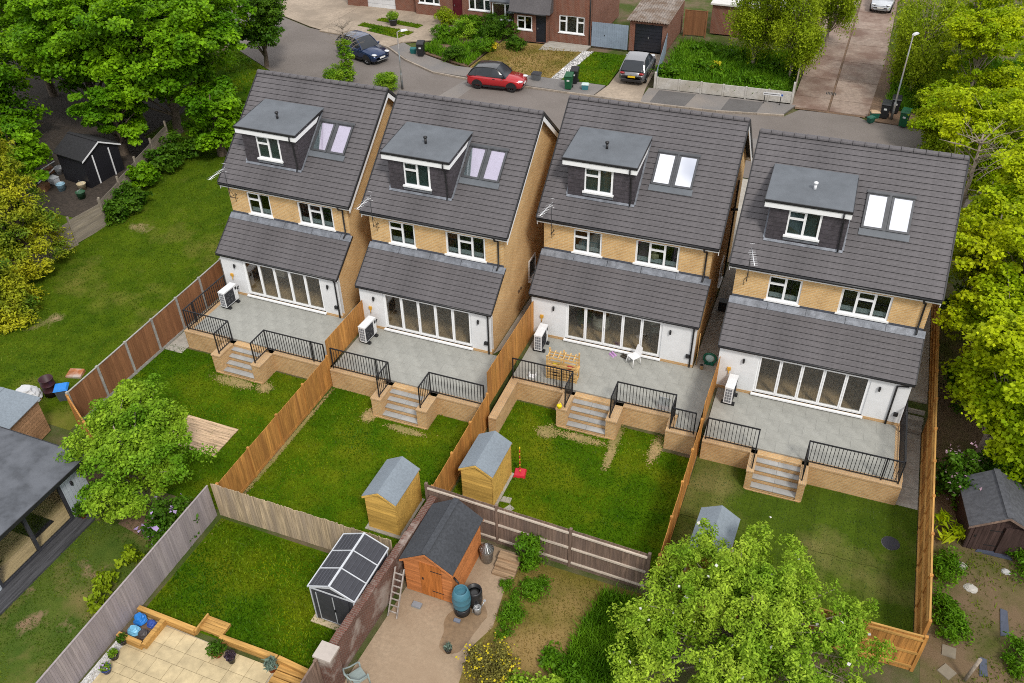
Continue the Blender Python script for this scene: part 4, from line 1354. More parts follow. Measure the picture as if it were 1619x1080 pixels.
dividing('between the third and rightmost terraces', 23.55, 23.55, 1.2, -1.9, 1.62, -8.8, 0.85, 0.75, 'orange board fence dividing the two rightmost gardens')
fence('long_fence', 'long orange fence with rails along the right side of the rightmost garden', (31.86, 11), (31.86, -8.4), (1.25, 0.85), lambda x, y: -1.0 if y < 2.5 else -0.05, M_FNEW, 1.83, post='wood', rails=-1, board=.12, cap=True, nrail=3, railmat=M_SLEEP)
fence('board_fence', 'orange fence with horizontal rails at the bottom of the rightmost garden', (31.8, -8.95), (24.2, -9.15), (0.75, 0.72), -1.0, M_FNEW, 1.83, post='wood', rails=1, nrail=3, railmat=M_SLEEP)
fence('silvered_fence', 'silvery weathered board fence behind the lawn with grey plastic shed', (7.62, -11.38), (14.95, -11.30), (0.72, 0.62), -1.0, M_FBAMB, 1.83, post='none', kick=False, board=0.07, jit=0.035, cap=False, gapj=.006)
fence('grey_fence', 'grey painted board fence running diagonally through the bottom left corner', (7.52, -11.45), (7.66, -21.0), (0.62, 0.55), -1.0, M_FGREY, 2.6, post='none', kick=False, board=0.09, cap=True, railmat=M_FGREY, jit=.0)
fence('railed_fence', 'old brown fence with pale rails behind the orange shed yard', (15.1, -8.85), (23.3, -9.0), (0.98, 0.9), -1.0, M_FOLD, 2.75, post='wood', rails=-1, railmat=M_RAILW, nrail=3, board=.1, cap=False)
fence('field_fence', 'pale weathered fence on the far left edge of the field', (-11.6, -2.6), (-10.9, 3.6), (0.75, 0.95), gz, M_FPALE, 2.1, post='wood', horiz=True, cap=False, kick=False, posth=.25)
fence('field_fence', 'pale weathered fence behind the ivy between field and dark shed yard', (-10.95, 3.7), (-13.6, 12.6), (0.98, 1.35), gz, M_FPALE, 2.2, post='wood', horiz=True, cap=False, kick=False, posth=.25)

# old brick wall left of the orange shed
t = thing('brick_wall', 'old stained brick wall beside the orange shed with stone capping', 'wall', (15.42, -9.0, -1.0))
MB().prism([(-.11, 0.1, 0), (.11, 0.1, 0), (-.2, -6.6, 0), (-.42, -6.6, 0)], (0, 0, 1.5)).obj('masonry', M_OLD_BRICK, t)
for k in range(11):
    f = k / 11
    x = -0.31 * f
    MB().box(x - .16, x + .11, 0.08 - 6.6 * f - .59, 0.08 - 6.6 * f, 1.502, 1.56).obj('coping_stone', M_OLD_BRICK, t)
MB().box(-.5, .02, -7.1, -6.62, 0, 1.75).obj('pier', M_OLD_BRICK, t)
MB().box(-.54, .06, -7.15, -6.58, 1.75, 1.83).box(-.502, -.15, -7.112, -7.101, 1.55, 1.75).obj('pier_cap', flat('pale_cap', (.42, .37, .33)), t)
fence('grey_fence', 'short dark fence behind the brick pier at the bottom edge', (15.0, -16.2), (15.0, -19), 0.7, -1.0, M_FOLD, 1.5, post='wood', kick=False, rails=0)

# ------------------------------------------------------------------ sheds
def shed(name, label, c, w, d, he, hr, wm, rm, rz=0.0, door=None, dm=None, base=None, over=0.1, group=None, trim=None, boards=0.14, sidepanel=False, zb=-1.0, vert=False, ridge=True, doorside='front'):
    """ridge runs along local Y; gable front faces local -Y; c = centre"""
    t = thing(name, label, 'shed', (c[0], c[1], zb), rz, group)
    hw, hd = w / 2, d / 2
    if base:
        MB().box(-hw - .12, hw + .12, -hd - .15, hd + .12, -0.03, 0.05).obj('base', base, t)
    z0 = 0.05
    mb = MB()
    mb.prism([(-hw, -hd, z0), (hw, -hd, z0), (hw, -hd, he), (0, -hd, hr), (-hw, -hd, he)][::-1], (0, d, 0))
    body = mb.obj('wall', wm, t)
    # lapped cladding boards on the four faces
    cl = MB()
    z = z0
    tl = 0.016
    while z < hr - 0.05:
        z1 = min(z + boards, hr)
        def xw(zz):
            return hw if zz <= he else hw * (hr - zz) / (hr - he)
        zz1 = min(z1, hr - 0.02)
        a, b = xw(z), xw(zz1)
        if not vert:
            for y, s in ((-hd, -1), (hd, 1)):
                ring = [(-a, y + s * .001, z), (a, y + s * .001, z), (a, y + s * tl, z), (-a, y + s * tl, z)]
                ring2 = [(-b, y + s * .001, zz1), (b, y + s * .001, zz1), (b, y + s * .004, zz1), (-b, y + s * .004, zz1)]
                cl.hexa(ring, ring2)
            if z1 <= he + .05:
                for x, s in ((-hw, -1), (hw, 1)):
                    cl.hexa([(x + s * .001, -hd, z), (x + s * .001, hd, z), (x + s * tl, hd, z), (x + s * tl, -hd, z)], [(x + s * .001, -hd, z1), (x + s * .001, hd, z1), (x + s * .004, hd, z1), (x + s * .004, -hd, z1)])
        z = z1
    if vert:
        x = -hw
        while x < hw:
            x1 = min(hw, x + boards)
            zt = lambda q: he + (hr - he) * (1 - abs(q) / hw)
            cl.hexa([(x + .004, -hd - tl, z0), (x1 - .004, -hd - tl, z0), (x1 - .004, -hd - .001, z0), (x + .004, -hd - .001, z0)], [(x + .004, -hd - tl, zt(x) - .02), (x1 - .004, -hd - tl, zt(x1) - .02), (x1 - .004, -hd - .001, zt(x1) - .02), (x + .004, -hd - .001, zt(x) - .02)])
            x = x1
        for s in (-1, 1):
            y = -hd
            while y < hd:
                y1 = min(hd, y + boards)
                xs_ = sorted((s * hw + s * .001, s * (hw + tl)))
                cl.box(xs_[0], xs_[1], y + .004, y1 - .004, z0, he)
                y = y1
    cl.obj('cladding', wm, t)
    sl_ = (hr - he) / hw
    for s in (-1, 1):
        xo = hw + over
        mb = MB()
        mb.prism([(0, -hd - over, hr + .02), (s * xo, -hd - over, hr + .02 - sl_ * xo), (s * xo, -hd - over, hr + .05 - sl_ * xo), (0, -hd - over, hr + .055)], (0, d + 2 * over, 0))
        mb.obj('roof_slope', rm, t)
        for y in (-hd - over - .02, hd + over):
            MB().prism([(0, y, hr + .02), (s * xo, y, hr + .02 - sl_ * xo), (s * xo, y, hr - .07 - sl_ * xo), (0, y, hr - .07)], (0, 0.02, 0)).obj('bargeboard', trim or wm, t)
    if ridge:
        MB().bar((0, -hd - over, hr + .055), (0, hd + over, hr + .055), .22, .012).obj('ridge_strip', rm, t)
    if door:
        x0, x1, z1 = door
        mb = MB()
        yv = -hd - .02
        n = max(2, round((x1 - x0) / .12))
        for k in range(n):
            a = x0 + (x1 - x0) * k / n
            mb.box(a + .003, a + (x1 - x0) / n - .003, yv - .018, yv, z0 + .04, z1)
        dr = mb.obj('door', dm or wm, t)
        mb = MB()
        for zz in (z0 + .35, z1 - .3):
            mb.box(x1 - .38, x1 + .04, yv - .026, yv - .019, zz, zz + .035)
        mb.box(x0 + .06, x0 + .12, yv - .034, yv - .019, (z0 + z1) / 2, (z0 + z1) / 2 + .1)
        mb.obj('hinge', M_BLACK, dr)
    if sidepanel:
        for (ya_, yb_) in ((-hd + .05, 0), (.05, hd - .05)):
            MB().box(hw + .017, hw + .035, ya_ if ya_ < 0 else .02, yb_ if yb_ > 0 else -.02, z0 + .05, he - .06).obj('side_door', wm, t)
        for q in (-hd, 0, hd):
            MB().box(hw + .018, hw + .042, q - .025, q + .025, z0, he - .02).obj('batten', wm, t)
    return t

shed('garden_shed', 'tall golden wood shed with blue-grey felt roof in the second garden from the left', (13.75, -9.0), 1.22, 1.78, 1.72, 2.08, M_SHEDY, M_FELTB, 0, base=M_CONC, over=.07, ridge=False, sidepanel=True, group='golden garden sheds')
shed('garden_shed', 'golden wood shed with blue-grey felt roof beside the red based pole game', (16.42, -6.55), 1.22, 1.78, 1.72, 2.08, M_SHEDY, M_FELTB, 0, base=M_CONC, over=.07, ridge=False, sidepanel=True, group='golden garden sheds')
p = at(1131, 835, 1.0)
shed('garden_shed', 'golden wood shed half hidden under the apple tree', (p.x, p.y), 1.22, 1.78, 1.72, 2.08, M_SHEDY, M_FELTB, R(-2), base=M_CONC, over=.07, ridge=False, group='golden garden sheds')
shed('orange_shed', 'orange wooden shed with dark felt roof in the sandy yard', (16.56, -10.66), 1.74, 2.36, 1.72, 2.3, M_SHEDO, M_FELTD, R(0), door=(-.28, .5, 1.75), dm=M_SHEDOD, over=.1, boards=.11)
t = shed('old_shed', 'weathered dark brown shed with sagging doors in the right corner plot', (34.1, -2.15), 1.95, 2.0, 1.4, 1.98, M_SHEDB, std('grey_old_felt', (.075, .078, .088), .85, .2, 8, .3), R(9), door=(-.85, -.0, 1.45), dm=M_SHEDB, over=.16, vert=True, trim=M_FOLD, zb=-1.0)
MB().hexa([(.05, -1.05, .08), (.9, -1.03, .1), (.9, -1.075, .1), (.05, -1.09, .08)], [(.05, -1.05, 1.42), (.9, -1.03, 1.45), (.9, -1.075, 1.45), (.05, -1.12, 1.42)]).obj('door', M_SHEDB, t)
t = shed('dark_shed', 'near black shed with white trimmed roof under the maple trees', (-15.5, 7.9), 2.5, 2.3, 1.95, 2.6, flat('black_stain', (.012, .012, .016)), std('black_felt', (.02, .02, .022), .9, .2, 8, .3), R(82), over=.15, trim=M_WTRIM, zb=-.35, vert=True)
for q_ in ((-.62, -.54, .05, 1.95), (.54, .62, .05, 1.95)):
    MB().box(q_[0], q_[1], -1.2, -1.17, q_[2], q_[3]).obj('door_frame', M_WTRIM, t)
t = shed('clad_shed', 'brown timber shed with smooth grey roof at the left edge', (-3.25, -11.65), 3.2, 2.7, 1.75, 1.95, M_SHEDP, M_FELTB, R(8), over=.12, boards=.16)

# plastic shed
SILV = flat('silver_white_trim', (.5, .52, .55), .4)
t = thing('plastic_shed', 'anthracite plastic shed with white edge trims on the lawn', 'shed', (14.22, -12.86, -1.0), R(0))
w2, d2, he, hr = .8, 1.1, 1.74, 2.1
MB().box(-w2 - .15, w2 + .1, -d2 - .2, d2 + .1, -.02, .05).obj('base', flat('timber_base', (.5, .4, .26)), t)
MB().prism([(-w2, -d2, .05), (w2, -d2, .05), (w2, -d2, he), (0, -d2, hr - .04), (-w2, -d2, he)][::-1], (0, 2 * d2, 0)).obj('wall', M_ANTH, t)
for s in (-1, 1):
    for k in range(3):
        y0, y1 = -d2 - .04 + k * (2 * d2 + .08) / 3, -d2 - .04 + (k + 1) * (2 * d2 + .08) / 3
        xo = w2 + .06
        zo = hr - (hr - he) / w2 * xo
        mb = MB()
        mb.prism([(s * .03, y0 + .03, hr), (s * xo, y0 + .03, zo), (s * xo, y0 + .03, zo + .03), (s * .03, y0 + .03, hr + .03)], (0, y1 - y0 - .06, 0))
        rp = mb.obj('roof_panel', M_ANTH, t)
        mb = MB()
        for q in range(6):
            f = (q + .5) / 6
            mb.bar((s * (.03 + (xo - .03) * f), y0 + .05, hr + .036 - (hr - zo) * f), (s * (.03 + (xo - .03) * f), y1 - .05, hr + .036 - (hr - zo) * f), .03, .016)
        mb.obj('rib', flat('rib_grey', (.06, .062, .075)), rp)
    for k in range(4):
        y = -d2 - .04 + k * (2 * d2 + .08) / 3
        MB().bar((0, y, hr + .04), (s * xo, y, zo + .04), .035, .03).obj('roof_trim', SILV, t)
    MB().bar((s * xo, -d2 - .05, zo + .02), (s * xo, d2 + .05, zo + .02), .04, .05).obj('eaves_trim', SILV, t)
    for y in (-d2 - .01, d2 + .01):
        MB().box(s * w2 - .018, s * w2 + .018, y - .018, y + .018, .05, he).obj('corner_trim', SILV, t)
MB().bar((0, -d2 - .06, hr + .055), (0, d2 + .06, hr + .055), .07, .03).obj('ridge_trim', SILV, t)
for a, b in ((-.6, -.01), (.01, .6)):
    dr = MB().box(a, b, -d2 - .04, -d2 - .002, .16, 1.58).obj('door', M_ANTH, t)
    MB().box(a, a + .035, -d2 - .052, -d2 - .041, .16, 1.58).box(a + .036, b, -d2 - .052, -d2 - .041, .16, .19).obj('door_trim', flat('silver_trim', (.42, .44, .46), .4), dr)
MB().box(.03, .06, -d2 - .08, -d2 - .041, .85, .97).obj('handle', M_BLACK, t)
MB().bar((-w2, -d2 - .03, he - .0), (0, -d2 - .03, hr - .06), .03, .05).bar((w2, -d2 - .03, he), (0, -d2 - .03, hr - .06), .03, .05).bar((-w2, -d2 - .035, he - .02), (w2, -d2 - .035, he - .02), .025, .05).obj('gable_trim', SILV, t)

# garden room at the left edge: flat dark roof, pale blue cladding, wide sliding glass
t = thing('garden_room', 'pale blue clad garden room with flat dark roof and sliding glass', 'garden room', (2.62, -12.45, -1.0), R(0))
MAT_CL = std('pale_blue_cladding', (.46, .51, .57), .6, .06, 5, .1, bigvar=.06)
# front faces +X, runs along -Y from 0 to -6.5, depth 4 m to -X
Ly = -6.6
gy0, gy1 = -1.05, -4.45
MB().box(-4, -.1, Ly, 0, .1, .16).obj('floor', wood('pale_oak_floor', (.66, .52, .30), axis=1, var=.15), t)
MB().box(-4, -.0, -.12, -.001, .1, 2.2).box(-4, -3.9, Ly, -.12, .1, 2.2).box(-3.9, 0, Ly, Ly + .1, .1, 2.2).box(-.1, 0, gy0, -.12, .1, 2.2).box(-.1, 0, Ly + .1, gy1, .1, 2.2).box(-.1, 0, gy1, gy0, 2.05, 2.2).obj('wall', M_INWALL, t)
y = 0.0
k = 0
while y > Ly:
    y1 = max(Ly, y - .14)
    zb_, solid = (.1, True)
    if y <= gy0 + .02 and y1 >= gy1 - .02:
        zb_ = 2.06
    MB().box(.002, .026, y1 + .006, y - .006, zb_, 2.2).obj('cladding_board', MAT_CL, t)
    y = y1
for x0_ in np.arange(-4, 0, .3):
    MB().box(x0_ + .006, min(x0_ + .294, -.0), .002, .024, .1, 2.2).obj('cladding_board', MAT_CL, t)
MB().box(-4.1, .34, Ly - .2, .22, 2.2, 2.3).obj('roof', std('epdm_roof', (.072, .078, .09), .75, .2, 3, .2, c2=(.11, .118, .135), big=.9), t)
MB().box(.34, .37, Ly - .2, .22, 2.16, 2.32).box(-4.1, .37, .22, .245, 2.16, 2.32).obj('roof_trim', M_BLACK, t)
fr = MB()
for q in ((gy0, gy0 - .1), (gy1 + .1, gy1), (-2.78, -2.66)):
    fr.box(-.06, .04, min(q), max(q), .1, 2.05)
fr.box(-.06, .04, gy1, gy0, 1.97, 2.05).box(-.06, .05, gy1, gy0, .1, .17)
ff = fr.obj('sliding_door', M_ANTH, t)
for a, b in ((gy0 - .1, -2.66), (-2.78, gy1 + .1)):
    MB().box(-.02, -.008, b, a, .17, 1.97).obj('pane', M_ROOMGL, ff)
MB().lathe((.06, -.62, 1.45), [(.04, 0), (.05, .03), (.05, .16), (.03, .2)], 8).box(.026, .06, -.65, -.59, 1.5, 1.56).obj('wall_light', M_BLACK, t)
for k in range(3):
    MB().box(.03 + k * .24, .03 + k * .24 + .232, Ly, .0, .0, .1).obj('deck_board', wood('charcoal_deck%d' % k, (.075, .075, .082), axis=1), t)
mt = MB().box(-1.9, -.5, -2.4, -1.5, .162, .19).obj('exercise_mat', M_BLACK)
mt.location = (2.62, -12.45, -1.0)
tag(mt, 'black exercise mat on the floor inside the garden room', 'mat')
t2 = thing('office_chair', 'black office chair inside the garden room at the left edge', 'chair', (1.7, -16.35, -0.84))
mb = MB()
for k in range(5):
    a = 2 * math.pi * k / 5
    mb.tube([(0, 0, .12), (.33 * math.cos(a), .33 * math.sin(a), .06)], .025, 6)
mb.obj('base', M_BLACK, t2)
MB().tube([(0, 0, .1), (0, 0, .45)], .03, 8).obj('column', M_BLACK, t2)
MB().box(-.24, .24, -.24, .24, .45, .53).obj('seat', M_BLACK, t2)
MB().hexa([(-.27, -.22, .58), (-.22, -.22, .58), (-.22, .22, .58), (-.27, .22, .58)], [(-.36, -.2, 1.1), (-.31, -.2, 1.1), (-.31, .2, 1.1), (-.36, .2, 1.1)]).obj('backrest', M_BLACK, t2)

# ------------------------------------------------------------------ pots, plants and small things
def pot(name, label, loc, r, h, pm, kind, leafm, n=260, leaf=.09, ph=.4, pr=None, flower=None, group=None):
    t = thing(name, label, 'plant pot', loc, 0, group)
    MB().lathe((0, 0, 0), [(r * .72, 0), (r * .95, h * .9), (r * 1.05, h * .9), (r * 1.05, h), (r * .9, h), (r * .85, h * .9)], 14).obj('pot', pm, t)
    MB().lathe((0, 0, h * .86), [(r * .88, 0), (r * .5, .015)], 12).obj('soil', M_SOIL, t)
    pr = pr or r * 1.4
    p_, _ = in_ball(n, .5)
    p_ = p_ * np.array([pr, pr, ph / 2]) + np.array([0, 0, h + ph * .42])
    link('foliage', quads_mesh('foliage', leaf_quads(p_, leaf, .3 if kind != 'spiky' else -.2, .5 if kind != 'spiky' else .18).reshape(-1, 3), n), leafm, t)
    mb = MB()
    for k in range(6):
        q = p_[k]
        mb.tube([(0, 0, h * .8), (q[0] * .4, q[1] * .4, h + ph * .3), tuple(q)], [.008, .006, .004], 4, False)
    mb.obj('stem', M_BARK, t)
    if flower:
        k = RNG.integers(0, n, 30)
        link('flowers', quads_mesh('flowers', leaf_quads(p_[k] + [0, 0, .04], .06, .9, .9).reshape(-1, 3), 30), flower, t)['kind'] = 'stuff'
    return t
TERRA = flat('terracotta', (.36, .12, .055), .85)
pot('potted_plant', 'orange pot with a leafy plant on the garden room deck', (2.95, -13.35, -.9), .11, .18, flat('orange_pot', (.55, .09, .02)), 'leafy', M_DEEP, 240, .13, .6, .28)
P = at(431, 1060, -.62); pot('potted_plant', 'terracotta pot of silvery spiky leaves on the timber edging', (P.x, P.y, -.62), .14, .24, TERRA, 'spiky', M_SAGE, 160, .26, .35, .2)
P = at(345, 1035, -.95); pot('potted_plant', 'wide terracotta bowl of green succulents on the cream patio', (P.x, P.y, -.95), .2, .2, TERRA, 'leafy', M_DEEP, 420, .1, .3, .34)
P = at(367, 1046, -.95); pot('potted_plant', 'dark pot with a purple leaved plant on the cream patio', (P.x, P.y, -.95), .14, .24, M_BLACK, 'leafy', M_PURP, 240, .08, .3, .2)
for (px_, py_), lb, pm in (((196, 1016), 'black pot of dark green leaves nearest the timber planter', M_BLACK), ((182, 1040), 'black pot with green and yellow leaves on white pebbles', M_BLACK), ((170, 1062), 'blue glazed pot of pansies on the white pebbles', flat('blue_glaze', (.03, .05, .2), .25))):
    P = at(px_, py_, -.96)
    pot('potted_plant', lb, (P.x, P.y, -.96), .16, .2, pm, 'leafy', M_DEEP if 'dark' in lb else M_ASH, 200, .08, .18, .18, M_LILAC if 'pans' in lb else None)
P = at(709, 1030, -.98); pot('potted_plant', 'small dark pot with a tiny conifer in the sandy yard', (P.x, P.y, -.985), .13, .2, M_BLACK, 'leafy', M_SAGE, 200, .07, .22, .14)

# cream patio, timber sleepers, pebbles
pt = sheet('patio', [(8.0, -15.98), (13.2, -16.1), (13.4, -19), (7.8, -19)], -.972, flat('patio_joint', (.36, .31, .23)))
rows = [(.9, .6), (.6, .6), (.9, .6), (.6, .9), (.9, .6), (.75, .6)]
y = -16.06
rk = 0
while y > -18.9:
    hh = (.6, .45, .6, .3)[rk % 4]
    x = 8.05 - (rk % 3) * .3
    while x < 13.2:
        ww = random.choice((.6, .9, .45, .75))
        a, b = max(x, 8.05), min(x + ww, 13.2)
        if b - a > .08 and not (a < 9.0 and y - hh > -17.0 and False):
            MB().box(a + .006, b - .006, y - hh + .006, y - .006, -.972, -.95 + random.uniform(-.003, .003)).obj('patio_slab', M_PATIO, pt)
        x += ww
    y -= hh
    rk += 1
edge = thing('timber_edging', 'new timber sleepers edging the cream patio with a planter and step', 'edging', (0, 0, 0))
for (a, b, wz) in (((7.7, -15.9), (10.0, -15.92), 0), ((10.95, -15.84), (13.1, -15.82), 0), ((13.15, -15.82), (14.9, -15.95), 0), ((7.75, -16.95), (8.75, -16.98), 0), ((8.8, -16.0), (8.8, -16.98), 0)):
    MB().bar((*a, -.85), (*b, -.85), .16, .3).obj('sleeper', M_SLEEP, edge)
for k in range(4):
    MB().box(10.06, 10.9, -15.76 + k * .13, -15.64 + k * .13, -.98, -.86).obj('step_board', M_SLEEP, edge)
MB().box(10.0, 10.06, -15.95, -15.25, -.98, -.74).obj('sleeper', M_SLEEP, edge)
for k in range(5):
    MB().box(13.25, 14.9, -16.1 - k * .22, -15.92 - k * .22, -.98, -.88).obj('deck_board', M_SLEEP, edge)
n = 2600
pp = np.stack([RNG.uniform(7.72, 8.06, n), RNG.uniform(-19, -17.03, n), np.full(n, -.975)], 1)
pb = sheet('pebble_strip', [(7.7, -17.0), (8.06, -17.0), (8.06, -19), (7.7, -19)], -.978, M_PEBBLE)
o = link('pebbles', quads_mesh('pebbles', leaf_quads(pp, .05, 1.5, .9).reshape(-1, 3), n), M_PEBBLE)
tag(o, 'white pebbles along the grey fence beside the cream patio', 'pebbles', kind='stuff')
sheet('soil_bed', [(7.78, -16.05), (8.7, -16.05), (8.7, -16.9), (7.78, -16.9)], -.93, M_SOIL)
def sack(label, loc, r, h, mat, seed=0, name='plastic_sack', cat='bag'):
    rr = random.Random(seed)
    mb = MB()
    prof = []
    n, m = 14, 8
    vs = []
    for i in range(m + 1):
        f = i / m
        for k in range(n):
            a = 2 * math.pi * k / n
            rad = r * (1 - .55 * f ** 2) * (1 + rr.uniform(-.16, .16)) * (0.9 if i else .8)
            vs.append((rad * math.cos(a), rad * math.sin(a) * .85, h * f + rr.uniform(-.03, .03) * h))
    fs = [(i * n + k, i * n + (k + 1) % n, (i + 1) * n + (k + 1) % n, (i + 1) * n + k) for i in range(m) for k in range(n)] + [tuple(range(m * n, m * n + n))]
    mb.add(vs, fs, False)
    o = mb.obj(name, mat, None, loc)
    return tag(o, label, cat)
BLUEP = flat('blue_plastic', (.02, .18, .55), .35)
sack('bright blue plastic bag at the fence end of the timber planter', (8.0, -16.2, -.93), .26, .34, BLUEP, 1)
sack('pale blue crumpled bag in the timber planter', (8.1, -16.62, -.93), .25, .28, flat('light_blue_plastic', (.16, .42, .62), .35), 2)
sack('dark sack lying in the timber planter beside blue bags', (8.45, -16.6, -.93), .22, .2, flat('dark_sack', (.06, .05, .05), .5), 3)
sack('small lime and blue bag in the far corner of the timber planter', (8.45, -16.2, -.93), .18, .22, flat('navy_plastic', (.03, .07, .3), .3), 4)

# timber deck patch in the leftmost garden
dk = thing('deck_patch', 'sandy timber deck base lying on the lawn of the leftmost garden', 'deck', (3.0, -8.95, -1.0))
for k in range(12):
    MB().box(-.1, 2.5 + random.uniform(-.02, .02), .14 * k + .005, .14 * (k + 1) - .006, .02, .05 + random.uniform(0, .006)).obj('deck_board', wood('sand_board', (.56, .40, .26), axis=0) if 'sand_board' not in MATS else MATS['sand_board'], dk)

# things by the left end of the brown fence
P = at(82, 622, -.95)
t = thing('oil_drum', 'dark maroon open drum beside the field fence corner', 'drum', (P.x, P.y, float(gz(P.x, P.y))))
MB().lathe((0, 0, 0), [(.29, 0), (.29, .28), (.305, .29), (.29, .3), (.29, .58), (.305, .59), (.29, .6), (.29, .88), (.305, .9), (.27, .9), (.27, .2)], 20).obj('shell', flat('maroon_steel', (.045, .014, .02), .5), t)
MB().lathe((0, 0, .3), [(.268, 0), (.1, .02)], 16).obj('ash', M_BLACK, t)
P = at(103, 628, -.95)
t = thing('blue_lidded_bin', 'grey bin with bright blue lid next to the maroon drum', 'bin', (P.x, P.y, float(gz(P.x, P.y))), R(35))
MB().hexa([(-.2, -.2, 0), (.2, -.2, 0), (.2, .2, 0), (-.2, .2, 0)], [(-.25, -.25, .6), (.25, -.25, .6), (.25, .25, .6), (-.25, .25, .6)]).obj('body', flat('bin_grey', (.08, .09, .11)), t)
MB().hexa([(-.3, -.28, .6), (.3, -.28, .6), (.3, .28, .6), (-.3, .28, .6)], [(-.24, -.22, .68), (.24, -.22, .68), (.24, .22, .68), (-.24, .22, .68)]).obj('lid', flat('blue_lid', (.02, .22, .68), .35), t)
P = at(45, 628, -.9)
sack('large white rubble sack slumped near the brown timber shed', (P.x, P.y, float(gz(P.x, P.y))), .72, .62, flat('white_woven', (.55, .56, .58), .7), 9, 'rubble_sack')
P = at(119, 590, -.9)
o = MB().hexa([(-.35, -.25, 0), (.35, -.25, 0), (.35, .25, 0), (-.35, .25, 0)], [(-.35, -.25, .1), (.35, -.25, .1), (.33, .25, .16), (-.33, .25, .16)]).obj('rusty_sheet', std('rust', (.36, .13, .05), .9, .3, 4, .3, c2=(.42, .36, .32), big=1.4), None, (P.x, P.y, float(gz(P.x, P.y))), .3)
tag(o, 'rusty orange metal sheet on the grass behind the drum', 'metal sheet')

# third terrace: chair, play kitchen frame, shoes, small things
t = thing('garden_chair', 'white moulded chair on the third terrace', 'chair', (19.95, 1.45, 0), R(-35))
MW = flat('white_plastic', (.8, .8, .8), .4)
MB().hexa([(-.21, -.2, .42), (.21, -.2, .42), (.19, .2, .41), (-.19, .2, .41)], [(-.22, -.22, .455), (.22, -.22, .455), (.2, .2, .445), (-.2, .2, .445)]).obj('seat', MW, t)
MB().hexa([(-.19, .19, .43), (.19, .19, .43), (.19, .22, .43), (-.19, .22, .43)], [(-.16, .3, .84), (.16, .3, .84), (.16, .325, .84), (-.16, .325, .84)]).obj('backrest', MW, t)
for x, y in ((-.19, -.19), (.19, -.19), (.17, .18), (-.17, .18)):
    MB().tube([(x, y, .43), (x * 1.25, y * 1.25, 0)], [.02, .014], 8).obj('leg', MW, t)
t = thing('play_kitchen', 'pine slatted play kitchen standing behind the railing of the third terrace', 'play kitchen', (16.75, -.72, 0), R(3))
PINE = wood('pine_slat', (.62, .40, .16), axis=0)
for x in (0, .62, 1.28):
    for y in (0, .42):
        MB().box(x - .03, x + .03, y - .02, y + .02, 0, 1.32 if y else 1.2).obj('post', PINE, t)
for k in range(7):
    for x0_, x1_ in ((.03, .59), (.65, 1.25)):
        z_ = .1 + k * .16
        MB().box(x0_, x1_, -.012, .006, z_, z_ + .07).obj('slat', PINE, t)
        if k > 3:
            MB().box(x0_, x1_, .405, .422, z_, z_ + .07).obj('slat', PINE, t)
MB().box(-.05, 1.33, -.05, .45, .56, .6).obj('worktop', PINE, t)
for k in range(6):
    MB().box(.02 + k * .22, .07 + k * .22, -.02, .44, 1.18, 1.21).obj('top_slat', PINE, t)
MB().box(-.02, 1.3, -.02, .42, .02, .06).obj('bottom_shelf', PINE, t)
for (x, y, z, c, nm, lb) in ((.3, .2, .6, (.7, .55, .02), 'toy_pan', 'yellow toy pan on the play kitchen worktop'), (.95, .2, .6, (.55, .05, .05), 'toy_pot', 'red toy pot on the play kitchen worktop'), (1.0, .2, .06, (.7, .5, .02), 'toy_bucket', 'yellow toy bucket on the bottom shelf of the play kitchen'), (.3, .2, .06, (.1, .1, .12), 'toy_crate', 'dark toy tub on the bottom shelf of the play kitchen')):
    o = MB().lathe((0, 0, 0), [(.08, 0), (.11, .12), (.12, .12), (.1, .13), (.07, .03)], 12).tube([(.1, 0, .1), (.24, 0, .11)], .015, 6).obj(nm, flat(nm + '_m', c), None, (16.75 + x, -.72 + y, z + .003))
    tag(o, lb, 'toy')
def shoes(label, x, y, c, rz):
    t = thing('pair_of_shoes', label, 'shoes', (x, y, 0), rz)
    for s in (-.07, .07):
        MB().hexa([(s - .045, -.14, .002), (s + .045, -.14, .002), (s + .035, .13, .002), (s - .035, .13, .002)], [(s - .03, -.1, .045), (s + .03, -.1, .045), (s + .03, .13, .1), (s - .03, .13, .1)]).obj('shoe', flat('shoe%d' % int(c[0] * 99), c), t)
shoes('lilac pair of shoes by the bifold door of the third terrace', 18.95, 1.72, (.5, .28, .55), R(60))
shoes('dark pair of shoes by the bifold door of the third terrace', 19.45, 1.78, (.05, .04, .03), R(75))
shoes('white pair of shoes by the bifold door next to the chair', 19.72, 1.8, (.75, .74, .72), R(30))
o = MB().ball((0, 0, .12), (.12, .1, .09), 10, 6).tube([(0, 0, .12), (.05, 0, .26)], [.05, .03], 8).lathe((0, 0, 0), [(.07, 0), (.06, .1)], 10).obj('toy_watering_can', flat('bright_yellow', (.75, .62, .01), .4), None, (17.88, -2.35, .0))
tag(o, 'bright yellow toy on the brick pier beside the third steps', 'toy')
o = MB().box(-.16, .16, -.11, .11, 0, .02).box(-.16, -.13, -.11, .11, .02, .16).box(.13, .16, -.11, .11, .02, .16).obj('white_box', MW, None, (16.15, -.85, .0))
tag(o, 'small white box behind the railing left of the play kitchen', 'box')
o = MB().hexa([(-.25, -.03, 0), (.25, -.03, 0), (.25, .03, 0), (-.25, .03, 0)], [(-.24, .07, .55), (.24, .07, .55), (.24, .1, .55), (-.24, .1, .55)]).obj('foil_board', flat('foil_panel', (.6, .62, .66), .25, .4), None, (21.85, -.93, .0))
tag(o, 'silvery panel leaning inside the right railing of the third terrace', 'panel')
t = thing('hose_reel', 'green hose reel with pale tub in the passage beside the third house', 'hose reel', (23.0, 2.5, 0))
